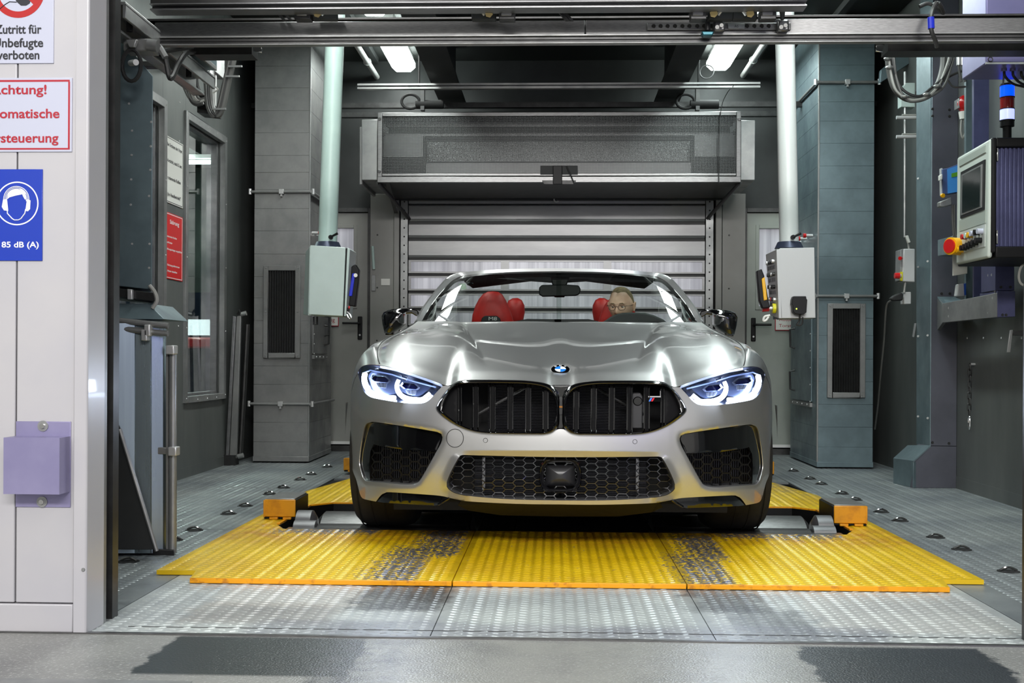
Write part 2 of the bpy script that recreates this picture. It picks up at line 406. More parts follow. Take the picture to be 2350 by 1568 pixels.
# grey side plates, left and right, and the rear ones
for x0, x1 in ((XL, -1.45), (1.54, XR)):
    for y0, y1 in ((3.47, 5.2), (5.2, 6.9), (6.9, 8.3), (8.3, 9.72)):
        plate('floor_plate', x0, x1, y0 + .003, y1, -.012, 0, 'plate_g', fl)
plate('floor_plate', XL, FX[0] - .003, 3.47, 4.16, -.0125, -.0005, 'plate_g', fl)
plate('floor_plate', FX[3] + .003, XR, 3.2, 4.16, -.0125, -.0005, 'plate_g', fl)
plate('floor_plate', -1.447, -.35, 7.45, 9.72, -.012, 0, 'plate_g', fl)
plate('floor_plate', -.347, .463, 6.2, 9.72, -.012, 0, 'plate_g', fl)
plate('floor_plate', .466, 1.537, 7.45, 9.72, -.012, 0, 'plate_g', fl)
struct('trim_1', MB().box(-2.6, 2.6, 3.205, 3.222, -.02, .004), 'steel')
struct('trim_2', MB().box(-1.25, 2.0, 3.30, 3.303, -.01, .0015), 'steel_dk')
struct('trim_3', MB().box(-3, -.88, 2.70, 2.745, -.02, .003), 'galv_light')

# raised treads: little lozenges, alternate rows turned the other way
def treads(poly_ok, x0, x1, y0, y1, z, m, parent, px=.0365, py=.034, L=.0165, Wd=.0058, H=.0022, name='tread'):
    xs = np.arange(x0, x1, px); ys = np.arange(y0, y1, py); V = []; F = []; n = 0
    for i, x in enumerate(xs):
        sgn = 1 if i % 2 else -1; ca, sa = math.cos(.42 * sgn), math.sin(.42 * sgn)
        for y in ys:
            yy = y + (py / 2 if i % 2 else 0)
            if not poly_ok(x, yy): continue
            c = [(-L, 0, 0), (-L * .45, -Wd, 0), (L * .45, -Wd, 0), (L, 0, 0), (L * .45, Wd, 0), (-L * .45, Wd, 0), (-L * .5, 0, H), (L * .5, 0, H)]
            V += [(x + a * ca - b * sa, yy + a * sa + b * ca, z + h) for a, b, h in c]
            F += [(n + 0, n + 1, n + 6), (n + 1, n + 2, n + 7, n + 6), (n + 2, n + 3, n + 7), (n + 3, n + 4, n + 7), (n + 4, n + 5, n + 6, n + 7), (n + 5, n + 0, n + 6)]
            n += 8
    b = MB(); b.v = [Vector(v) for v in V]; b.f = F
    return b.build(name, m, parent, kind='stuff', fix=False)
def near(x, e=.02): return all(abs(x - s) > e for s in FX)
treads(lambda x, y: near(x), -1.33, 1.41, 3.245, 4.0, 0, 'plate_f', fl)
treads(lambda x, y: abs(y - 5.2) > .02 and abs(y - 6.9) > .02 and not (x > -1.47 and y < 3.5), XL + .03, -1.46, 3.5, 9.4, 0, 'plate_g', fl, py=.036)
treads(lambda x, y: abs(y - 5.2) > .02 and abs(y - 6.9) > .02, 1.56, XR - .02, 3.3, 9.4, 0, 'plate_g', fl, py=.036)
treads(lambda x, y: True, -1.43, -.36, 7.5, 9.6, 0, 'plate_g', fl, py=.05)
treads(lambda x, y: True, .49, 1.53, 7.5, 9.6, 0, 'plate_g', fl, py=.05)

# ---- yellow removable plates on the floor
def yellow(label, poly, yfront, xs, cut):
    """poly: outline in X,Y; cut(x,y) true where the plate is"""
    t = thing('yellow_floor_plate', label, 'floor plate', (sum(p[0] for p in poly) / len(poly), 4.5, 0), 'yellow tread plates around the roller bench')
    P = [(x, y, .002) for x, y in poly]
    MB().prism(P, (0, 0, .016)).build('plate', 'plate_y', t)
    MB().box(xs[0], xs[1], yfront - .004, yfront + .004, -.001 + .003, .0195).build('edge', 'yellow_edge', t, bevel=.002)
    def inside(x, y):
        c = False; n = len(poly)
        for i in range(n):
            (x1, y1), (x2, y2) = poly[i], poly[(i + 1) % n]
            if (y1 > y) != (y2 > y) and x < (x2 - x1) * (y - y1) / (y2 - y1) + x1: c = not c
        return c
    treads(lambda x, y: all(inside(x + a, y + b) for a, b in ((-.016, 0), (.016, 0), (0, -.01), (0, .01))), min(p[0] for p in poly), max(p[0] for p in poly), yfront + .01, 7.4, .018, 'plate_y', t)
    return t
YF = 3.945
PL = [(-1.275, YF), (FX[1] - .002, YF), (FX[1] - .002, 5.12), (-1.19, 5.12), (-1.225, 5.12), (-1.29, 5.26), (-1.29, 5.95), (-1.18, 6.06), (FX[1] - .25, 6.06), (FX[1] - .25, 7.3), (-1.31, 7.3), (-1.44, 6.6), (-1.445, 4.09), (-1.30, 4.09)]
PR = [(mx(x), y) for x, y in PL][::-1]
PR = [(max(x, FX[2] + .002) if x < .5 else x, y) for x, y in PR]
yellow('worn yellow tread floor plate in front of the right-hand front wheel, left in the photo', PL, YF, (-1.275, FX[1] - .002), None)
yellow('worn yellow tread floor plate with bare streak, right of the middle plate', PR, YF, (FX[2] + .002, mx(-1.275)), None)
yellow('narrow middle yellow tread plate under the car bumper', [(FX[1] + .002, YF), (FX[2] - .002, YF), (FX[2] - .002, 5.12), (FX[1] + .002, 5.12)], YF, (FX[1] + .002, FX[2] - .002), None)
# smooth dark plates under the car
cp = thing('cover_plate', 'dark smooth steel cover plate between the rollers under the car', 'plate', (.055, 5.2, 0))
for a, b, c in ((-.345, -.175, .010), (-.17, .255, .016), (.26, .46, .010)):
    B(a, b, 5.135, 6.19, -.01, c).build('panel', 'steel_dk', cp, bevel=.002)

# ---- roller units
def roller_unit(s, label):
    f = (lambda x: x) if s < 0 else mx
    t = thing('roller_unit', label, 'roller', (f(-.8), 5.6, 0), 'steel roller units under the front wheels')
    def bx(x0, x1, *r): a, b = sorted((f(x0), f(x1))); return MB().box(a, b, *r)
    bx(-1.22, -.35, 5.125, 5.20, -.04, .014).build('front_cover', 'steel', t, bevel=.002)
    b = MB(); b.cyl((f(-1.14), 5.66, -.225), (f(-.40), 5.66, -.225), .25, n=64)
    b.cyl((f(-1.165), 5.66, -.225), (f(-1.14), 5.66, -.225), .225, .25, n=64); b.build('drum', 'steel', t, smooth=True)
    b = MB(); b.cyl((f(-1.10), 5.30, -.22), (f(-.40), 5.30, -.22), .235, n=48); b.build('drum', 'steel_dk', t, smooth=True)
    b = MB(); b.cyl((f(-1.205), 5.33, .0), (f(-1.135), 5.33, .0), .075, n=32); b.cyl((f(-1.135), 5.33, 0), (f(-1.115), 5.33, 0), .075, .045, n=32)
    b.cyl((f(-1.20), 5.24, -.01), (f(-1.10), 5.24, -.01), .05, n=32); b.build('flange', 'alu', t, smooth=True)
    # dark angle frame round the opening with a yellow top edge
    pts = [(f(-1.285), 5.27, 0), (f(-1.285), 5.95, 0), (f(-1.18), 6.055, 0), (f(-.6), 6.055, 0)]
    for z0, z1, mm, nm, d in ((-.06, .014, 'black_plastic', 'frame_bar', .012), (.014, .021, 'yellow_edge', 'frame_edge', .008)):
        q = MB()
        for a, b_ in zip(pts, pts[1:]):
            a = Vector(a); b_ = Vector(b_); u = (b_ - a).normalized(); w = Vector((-u.y, u.x, 0)) * d
            q.prism([a - w + Vector((0, 0, z0)), b_ - w + Vector((0, 0, z0)), b_ + w + Vector((0, 0, z0)), a + w + Vector((0, 0, z0))], (0, 0, z1 - z0))
        q.build(nm, mm, t)
    return t
roller_unit(-1, 'steel roller unit under the front wheel at the left of the photo')
roller_unit(1, 'steel roller unit under the front wheel at the right of the photo')

def stop_block(x0, x1, y, d, label, s):
    t = thing('wheel_stop_block', label, 'block', ((x0 + x1) / 2, y, .018), 'yellow guide blocks beside the wheels')
    B(x0, x1, y + .012, y + d, .02, .112).build('body', 'black_plastic', t, bevel=.004)
    B(x0 + .008, x1 - .008, y + .02, y + d - .005, .112, .118).build('cover', 'galv', t, bevel=.002)
    xo = x1 if s < 0 else x0
    b = MB(); b.box(x0 + .004, x1, y, y + .012, .032, .115); b.build('front_plate', 'block_yel', t, bevel=.004)
    xe = x0 if s < 0 else x1 - .008
    MB().box(xe, xe + .008, y - .001, y + .10, .03, .112).build('side_plate', 'block_yel', t, bevel=.002)
    for a in (x0 + .03, x1 - .06): MB().box(a, a + .04, y - .006, y + .012, .02, .031).build('hinge', 'block_yel', t, bevel=.002)
stop_block(-1.39, -1.235, 5.40, .29, 'yellow block beside the front wheel, left of the car', -1)
stop_block(1.317, 1.476, 5.37, .29, 'yellow block beside the front wheel, right of the car', 1)
stop_block(-1.43, -1.27, 7.70, .29, 'far yellow block seen just left of the car', -1)
stop_block(1.33, 1.49, 7.69, .29, 'far yellow block seen just right of the car', 1)

# ---- recessed lifting eyes in the side plates
eyes = [(-1.648, y) for y in (4.35, 4.875, 5.16, 5.71, 6.02, 6.55, 6.88, 7.34, 7.68, 8.23)] + [(1.728, y) for y in (4.36, 4.855, 5.18, 5.705, 6.03, 6.545, 6.84, 7.36, 7.68, 8.21)]
for k, (x, y) in enumerate(eyes):
    o = ('left of the car' if x < 0 else 'right of the car')
    n = k % 10
    t = thing('lifting_eye', 'lifting eye in the floor %s, %s' % (o, ('nearest the gate', 'second from the gate', 'third from the gate', 'fourth from the gate', 'fifth from the gate', 'sixth from the gate', 'seventh from the gate', 'eighth from the gate', 'second from the rear', 'farthest back')[n]), 'lifting eye', (x, y, 0), 'lifting eyes in the floor plates')
    MB().cyl((x, y, .0005), (x, y, .002), .042, n=18).build('recess', 'black', t)
    MB().tube([(x - .032 + .064 * i / 8, y, .004 + .012 * math.sin(math.pi * i / 8)) for i in range(9)], .0055, 6).build('ring', 'chrome', t, smooth=True)

# ---- outer white wall, left of the gate
wf = sroot('wall_front_left', (-1.6, 3.22, 0))
e = [at(37, 800, 3.22).x, at(174, 800, 3.22).x, at(205, 800, 3.22).x]
B(-2.9, e[0] - .002, 3.22, 3.32, .085, 3.2).build('panel', 'white_panel', wf, bevel=.003)
B(e[0] + .002, e[1] - .002, 3.22, 3.32, .085, 3.2).build('panel', 'white_panel', wf, bevel=.003)
B(e[0] - .004, e[0] + .004, 3.232, 3.30, .085, 3.2).build('joint', 'rubber', wf)
B(-2.9, e[1] - .003, 3.214, 3.32, .0, .082).build('skirting', 'white_panel', wf, bevel=.003)
tp = sroot('trim_4', (e[1], 3.2, 0))
MB().prism([(e[1], 3.208, 0), (e[2] - .004, 3.208, 0), (e[2], 3.212, 0), (e[2] + .004, 3.325, 0), (e[1], 3.325, 0)], (0, 0, 3.2)).build('corner_post', 'white_panel', tp, bevel=.002)
rivets([at(191, 1308, 3.208)], (0, -1, 0), .006, tp, 'galv_light', 'screw')
jx = e[2] + .004
for y0, y1, dx, m_, nm in ((3.325, 3.352, -.004, 'galv', 'jamb'), (3.352, 3.362, -.012, 'rubber_seal', 'seal'), (3.364, 3.395, -.02, 'rubber_seal', 'seal'), (3.395, 3.44, -.002, 'steel_dk', 'jamb')):
    B(jx - .06, jx + dx, y0, y1, 0.0, 3.2).build(nm, m_, tp)
B(-2.6, jx - .01, 3.43, 3.46, 0, 3.2).build('return_wall', 'wall_dark', tp)
wr = sroot('wall_front_right', (1.5, 3.2, 0))
xr = at(2345, 1000, 3.25).x + .022
B(xr, xr + .05, 3.23, 3.30, 0, 1.02).build('post', 'steel_dk', wr, bevel=.002)
B(xr + .75, 3.5, 3.24, 3.4, 0, 3.2).build('panel', 'white_panel', wr)

# ---- hall behind the camera
struct('wall_hall_rear', B(-6, 6, -7.2, -7, 0, 4.6), mat('hall_wall', (188, 188, 186), 0, .6))
struct('wall_hall_left', B(-6.2, -6, -7, 3.2, 0, 4.6), MATS['hall_wall'])
struct('wall_hall_right', B(6, 6.2, -7, 3.2, 0, 4.6), MATS['hall_wall'])
struct('wall_hall_front_left', B(-6, -2.92, 3.24, 3.4, 0, 4.6), MATS['hall_wall'])
struct('wall_hall_front_right', B(3.5, 6, 3.24, 3.4, 0, 4.6), MATS['hall_wall'])
struct('ceiling_hall', B(-6, 6, -7, 3.2, 4.6, 4.7), mat('hall_ceiling', (70, 72, 72), 0, .7))
struct('wall_hall_front_top', B(-6, 6, 3.24, 3.4, 3.2, 4.6), MATS['hall_wall'])

# ---- booth shell
wl = sroot('wall_left', (XL, 6, 0))
ZC = 3.36
def wallbox(x0, x1, y0, y1, z0, z1, m='wall', nm='panel', par=None, **k): return B(x0, x1, y0, y1, z0, z1).build(nm, m, par, **k)
w1a, w1b = atx(340, 500, XL).y, atx(372, 500, XL).y     # near window of the left wall
w2a, w2b = atx(425, 500, XL).y, atx(512, 500, XL).y     # large window
z2t, z2b = atx(425, 265, XL).z, atx(425, 915, XL).z
z1t = atx(372, 228, XL).z; w1a = 5.9
wallbox(XL - .08, XL, 3.46, w1a, 0, ZC, par=wl)
wallbox(XL - .08, XL, w1a, w1b, z1t, ZC, par=wl); wallbox(XL - .08, XL, w1a, w1b, 0, .45, par=wl)
wallbox(XL - .08, XL, w1b + .002, w2a - .002, 0, ZC, par=wl)
wallbox(XL - .08, XL, w2a, w2b, z2t, ZC, par=wl); wallbox(XL - .08, XL, w2a, w2b, 0, z2b, par=wl)
wallbox(XL - .08, XL, w2b + .002, YB, 0, ZC, par=wl)
B(XL, XL + .004, w1b, w2b + .05, 0, .07).build('kick_plate', 'wall', wl)
rivets([(XL, w2a + (w2b - w2a) * .5, .035), (XL, w1b + .1, .035)], (1, 0, 0), .006, wl)
sy = atx(413, 500, XL).y
rivets([(XL, sy - .02, z) for z in (1.0, 1.4, 1.8, 2.2, 2.45)] + [(XL, w2b + .07, z) for z in (.75, 1.1, 1.5, 1.9, 2.25)], (1, 0, 0), .006, wl)
def window(nm, y0, y1, z0, z1, mm):
    r = sroot(nm, (XL, (y0 + y1) / 2, z0)); b = MB(); fw = .04
    for a in ((y0 - .03, y0 + .015, z0 - .03, z1 + .03), (y1 - .015, y1 + .04, z0 - .03, z1 + .03)): b.box(XL - .02, XL + .018, *a)
    b.box(XL - .02, XL + .018, y0 + .015, y1 - .015, z1 - .02, z1 + .03); b.box(XL - .02, XL + .022, y0 + .015, y1 - .015, z0 - .03, z0 + .012)
    b.build('window_frame', mm, r, bevel=.002)
    b = MB(); i = .02
    for a in ((y0 + .015, y0 + .03, z0, z1), (y1 - .06, y1 - .015, z0, z1)): b.box(XL - .075, XL - .03, *a)
    b.box(XL - .075, XL - .03, y0 + .03, y1 - .06, z1 - .035, z1); b.box(XL - .075, XL - .03, y0 + .03, y1 - .06, z0, z0 + .03)
    b.build('inner_frame', 'alu', r, bevel=.002)
    b = MB(); b.box(XL - .072, XL - .069, y0, y1 - .05, z0, z1); b.build('pane', 'glass', r)
    rivets([(XL + .018, y0 - .01, z0 + (z1 - z0) * k / 4) for k in range(5)] + [(XL + .018, y1 + .018, z0 + (z1 - z0) * k / 4) for k in range(5)] + [(XL + .018, y0 + (y1 - y0) * k / 4, z1 + .012) for k in (1, 2, 3)] + [(XL + .022, y0 + (y1 - y0) * k / 4, z0 - .012) for k in (1, 2, 3)], (1, 0, 0), .0055, r, 'rivet')
window('window_1', w2a, w2b, z2b, z2t, 'galv_light')
window('window_2', w1a, w1b, .5, z1t - .03, 'galv')
MB().box(XL - .062, XL - .055, w1b - .075, w1b - .055, .5, z1t - .08).build('light_strip', mat('violet_strip', (110, 110, 230), .2, .3), bpy.data.objects['window_2'])
# room beyond the left windows
rb = sroot('wall_side_room', (-5, 7, 0))
B(-5.2, -5.1, 4, 13, 0, 3).build('panel', mat('side_room_wall', (92, 104, 98), 0, .6, (60, 70, 66), 1.2), rb)
B(-5.2, XL - .1, 13, 13.1, 0, 3).build('panel', MATS['side_room_wall'], rb)
B(-5.2, XL - .1, 3.5, 3.6, 0, 3).build('panel', MATS['side_room_wall'], rb)
B(-5.2, XL - .09, 3.6, 13, 3.0, 3.1).build('ceiling_panel', 'wall_dark', rb)
B(-5.2, XL - .09, 3.6, 13, -.1, 0).build('floor_panel', 'plate_g', rb)
for y, z in ((11.2, 2.75), (8.6, 2.85)):
    tl = thing('reflection_tube', 'lit tube standing for the window reflection, %s, behind the large side window' % ('high up' if y > 10 else 'nearer'), 'lamp', (-4, y, z))  # tubes added behind the glass in place of its bright reflection
    MB().cyl((-4.9, y, z), (-3.0, y, z), .02).build('tube', 'lampglow', tl, smooth=True)
    MB().box(-4.9, -3.0, y - .05, y + .05, z + .035, z + .07).build('housing', 'white_paint', tl)
pr = thing('reflection_car', 'dark car with red tail lights standing for the reflection in the large side window', 'car', (-3.9, 10.8, 0))  # car added behind the glass in place of a hall reflection
MB().grid([[Vector((x, 10.2 + .03 * abs(x + 3.9), z)) + Vector((0, .15 * (z > 1), 0)) for x in np.linspace(-4.8, -3.0, 9)] for z in (.3, .5, .8, 1.0, 1.15, 1.4)]).build('tail_panel', mat('dark_blue_paint', (40, 50, 70), .4, .25, coat=1), pr, smooth=True)
MB().box(-4.75, -3.05, 10.3, 14 - 1.5, .35, 1.0).build('body', MATS['dark_blue_paint'], pr, bevel=.08, segs=4)
MB().box(-3.45, -3.05, 10.12, 10.2, .88, .98).build('tail_light', 'red', pr, bevel=.02)
MB().box(-4.75, -4.35, 10.12, 10.2, .88, .98).build('tail_light', 'red', pr, bevel=.02)
for x in (-4.6, -3.25): MB().cyl((x - .1, 10.8, .32), (x + .1, 10.8, .32), .32, n=24).build('wheel', 'rubber', pr, smooth=True)

wrt = sroot('wall_right', (XR, 6, 0))
wallbox(XR, XR + .08, 3.4, 5.85, 0, ZC, par=wrt); wallbox(XR, XR + .08, 5.853, 7.22, 0, ZC, par=wrt); wallbox(XR, XR + .08, 7.223, YB, 0, ZC, par=wrt)
B(XR - .004, XR, 4, 7.2, 0, .075).build('kick_plate', 'wall', wrt)
rivets([(XR, y, .04) for y in (5.9, 6.3, 6.7, 7.1)] + [atx(p, 776, XR) for p in (2220, 2257, 2298, 2345)], (-1, 0, 0), .007, wrt)
wb = sroot('wall_back', (0, YB, 0))
B(XL, XR, YB, YB + .1, 0, ZC).build('panel', 'wall_dark', wb)
for s, x0, x1 in ((-1, at(852, 600, 9.66).x, at(906, 600, 9.66).x), (1, at(1655, 600, 9.66).x, at(1708, 600, 9.66).x)):
    B(x0, x1, 9.60, YB, 0, 2.2).build('pilaster', 'door', wb, bevel=.003)
    rivets([((x0 + x1) / 2 - .04, 9.6, z) for z in (.5, .95, 1.4, 1.85)], (0, -1, 0), .008, wb, 'steel_dk')
B(at(875, 650, 9.6).x, at(895, 650, 9.6).x, 9.592, 9.6, at(880, 655, 9.6).z, at(880, 640, 9.6).z).build('notice_plate', 'sign_white2', wb)
MB().cyl(at(855, 565, 9.58), at(858, 618, 9.58), .012).build('glass_rod', 'pole_green', wb)
B(at(853, 650, 9.59).x, at(862, 650, 9.59).x, 9.585, 9.6, at(858, 668, 9.6).z, at(858, 632, 9.6).z).build('lock_plate', 'galv_light', wb, bevel=.002)
B(XL - .1, XR + .1, 3.6, YB + .1, ZC, ZC + .1).build('panel', 'ceil', sroot('ceiling', (0, 6, ZC)))
cb = bpy.data.objects['ceiling']
for x0, x1 in ((-.93, -.72), (.80, 1.0)):
    b = MB(); b.box(x0, x1, 4.8, 9.25, 2.87, 2.885).box(x0 + .09, x0 + .12, 4.8, 9.25, 2.885, ZC).box(x0, x1, 4.8, 9.25, ZC - .02, ZC); b.build('beam', 'wall_dark', cb)
for x in (-1.95, -1.55, 1.65, 2.05): B(x, x + .05, 5, 9.6, ZC - .05, ZC).build('rib', 'wall_dark', cb)
for y in (9.0, 9.35): B(XL, XR, y, y + .05, 2.80, 2.84).build('cross_bar', 'steel_dk', cb)

# ---- back doors
def door(nm, px0, px1, s, mm):
    x0, x1 = at(px0, 600, 9.68).x, at(px1, 600, 9.68).x
    r = sroot(nm, ((x0 + x1) / 2, 9.68, 0)); zt = at(840, 490, 9.68).z
    wx0, wx1 = (at(768, 560, 9.66).x, at(812, 560, 9.66).x) if s < 0 else (at(1742, 560, 9.66).x, at(1800, 560, 9.66).x)
    b = MB(); wz0, wz1 = at(800, 700, 9.66).z, at(800, 524, 9.66).z
    for a in ((x0, wx0, 0.06, zt), (wx1, x1, 0.06, zt), (wx0, wx1, 0.06, wz0), (wx0, wx1, wz1, zt)): b.box(a[0], a[1], 9.66, 9.70, a[2], a[3])
    b.build('leaf', mm, r)
    b = MB(); f = .03
    for a in ((wx0 - f, wx0, wz0 - f, wz1 + f), (wx1, wx1 + f, wz0 - f, wz1 + f), (wx0, wx1, wz0 - f, wz0), (wx0, wx1, wz1, wz1 + f)): b.box(a[0], a[1], 9.648, 9.662, a[2], a[3])
    b.build('window_frame', mm, r, bevel=.002)
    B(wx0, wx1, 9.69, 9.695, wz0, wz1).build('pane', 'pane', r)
    fx = (x1 + .02) if s < 0 else (x0 - .02)
    B(fx - .02, fx + .02, 9.63, YB, 0, zt + .04).build('door_frame', 'steel_dk', r, bevel=.002); B(x0, x1, 9.63, YB, zt + .005, zt + .04).build('door_frame', 'steel_dk', r, bevel=.002)
    B(x0, x1, 9.655, 9.66, .06, .085).build('sill_strip', 'white_paint', r); B(x0, x1, 9.64, 9.7, 0, .05).build('threshold', 'steel_dk', r)
    hx = at(826 if s < 0 else 1729, 750, 9.65).x; hz = at(826, 745, 9.65).z
    h = B(hx - .02, hx + .02, 9.645, 9.66, hz - .13, hz + .07).build('handle_plate', 'black_plastic', r, bevel=.015, segs=3)
    ex = hx + (.14 * (1 if s > 0 else -1)); hz2 = hz + .01
    MB().tube([(hx, 9.65, hz2), (hx, 9.60, hz2), (hx + (ex - hx) * .15, 9.59, hz2), (ex, 9.59, hz2)], .010, 10).build('handle', 'black_plastic', r, smooth=True)
    MB().cyl((hx, 9.648, hz - .09), (hx, 9.642, hz - .09), .008).build('lock', 'rivet', h)
    return r
door('door_1', 700, 846, -1, 'door')
door('door_2', 1712, 1860, 1, 'door_g')
def door_sign(px0, px1, py0, py1, lines, label):
    p, q = at(px0, py0, 9.64), at(px1, py1, 9.64)
    t = thing('door_sign', label, 'sign', ((p.x + q.x) / 2, 9.64, q.z))
    B(p.x, q.x, 9.644, 9.652, q.z, p.z).build('board', 'ink_red', t)
    B(p.x + .006, q.x - .006, 9.642, 9.645, q.z + .006, p.z - .006).build('face', 'sign_white2', t)
    h = (p.z - q.z) / (len(lines) + .6)
    for k, s_ in enumerate(lines): text(s_, ((p.x + q.x) / 2, 9.6415, p.z - h * (k + .8)), (1, 0, 0), (0, 0, 1), (q.x - p.x) * .8, h * .5, 'ink_red', t)
door_sign(690, 777, 700, 749, ['Achtung! Auto', 'Torsteuerung'], 'small white red-edged sign on the left back door')
door_sign(1779, 1866, 722, 759, ['Automatische', 'Torsteuerung'], 'small white red-edged sign on the right back door under the control box')

# ---- roller shutter door between them
sd = sroot('door_3', (.04, 9.6, 0)); SY = 9.60
x0, x1 = at(938, 600, SY).x, at(1617, 600, SY).x
edges = [(470, 508, 0), (513, 546, 0), (551, 592, 0), (598, 628, 1), (635, 668, 1), (675, 708, 1), (715, 748, 1), (756, 790, 0)]
zs = [(at(1280, a, SY).z, at(1280, b, SY).z, w) for a, b, w in edges]
while zs[-1][1] > .16: z = zs[-1]; zs.append((z[0] - .148, z[1] - .148, 0))
mul = [at(1150, 600, SY).x, at(1168, 600, SY).x, at(1385, 600, SY).x, at(1403, 600, SY).x]
for zt, zb, w in zs:
    if not w:
        o = MB().prism([(x0, SY, zb), (x0, SY - .012, zb + .02), (x0, SY - .012, zt - .012), (x0, SY - .004, zt), (x0, SY + .02, zt), (x0, SY + .02, zb)], (x1 - x0, 0, 0)).build('slat', 'slat', sd)
    else:
        b = MB(); b.box(x0, x1, SY - .012, SY + .02, zt - .012, zt).box(x0, x1, SY - .012, SY + .02, zb, zb + .014)
        for a, c in ((x0, x0 + .02), (mul[0], mul[1]), (mul[2], mul[3]), (x1 - .02, x1)): b.box(a, c, SY - .010, SY + .02, zb + .014, zt - .012)
        f = b.build('window_slat', 'slat', sd)
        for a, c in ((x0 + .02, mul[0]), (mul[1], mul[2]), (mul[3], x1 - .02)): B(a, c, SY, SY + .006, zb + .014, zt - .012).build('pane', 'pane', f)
B(x0, x1, SY + .012, SY + .03, .05, zs[0][0]).build('gasket', 'rubber_seal', sd)
for xa, xb in ((at(920, 600, SY).x, x0 - .005), (x1 + .005, at(1636, 600, SY).x)):
    B(xa, xb, SY - .03, SY + .02, 0, zs[0][0] + .04).build('guide_rail', 'galv_light', sd, bevel=.002)
    rivets([((xa + xb) / 2, SY - .03, .5 + .074 * k) for k in range(24)], (0, -1, 0), .007, sd, 'black', 'bolt')
B(x0, x1, SY - .02, SY + .1, zs[0][0] + .005, zs[0][0] + .05).build('head_rail', 'slat', sd)
for xa, xb in ((at(906, 600, SY).x, at(918, 600, SY).x), (at(1640, 600, SY).x, at(1654, 600, SY).x)): B(xa, xb, SY - .06, YB, 0, 2.15).build('side_post', 'door', sd, bevel=.003)
# ================================================================== BOOTH EQUIPMENT
def bolt_pair(parent, pts, nrm, r=.008): rivets(pts, nrm, r, parent, 'rivet', 'bolt')
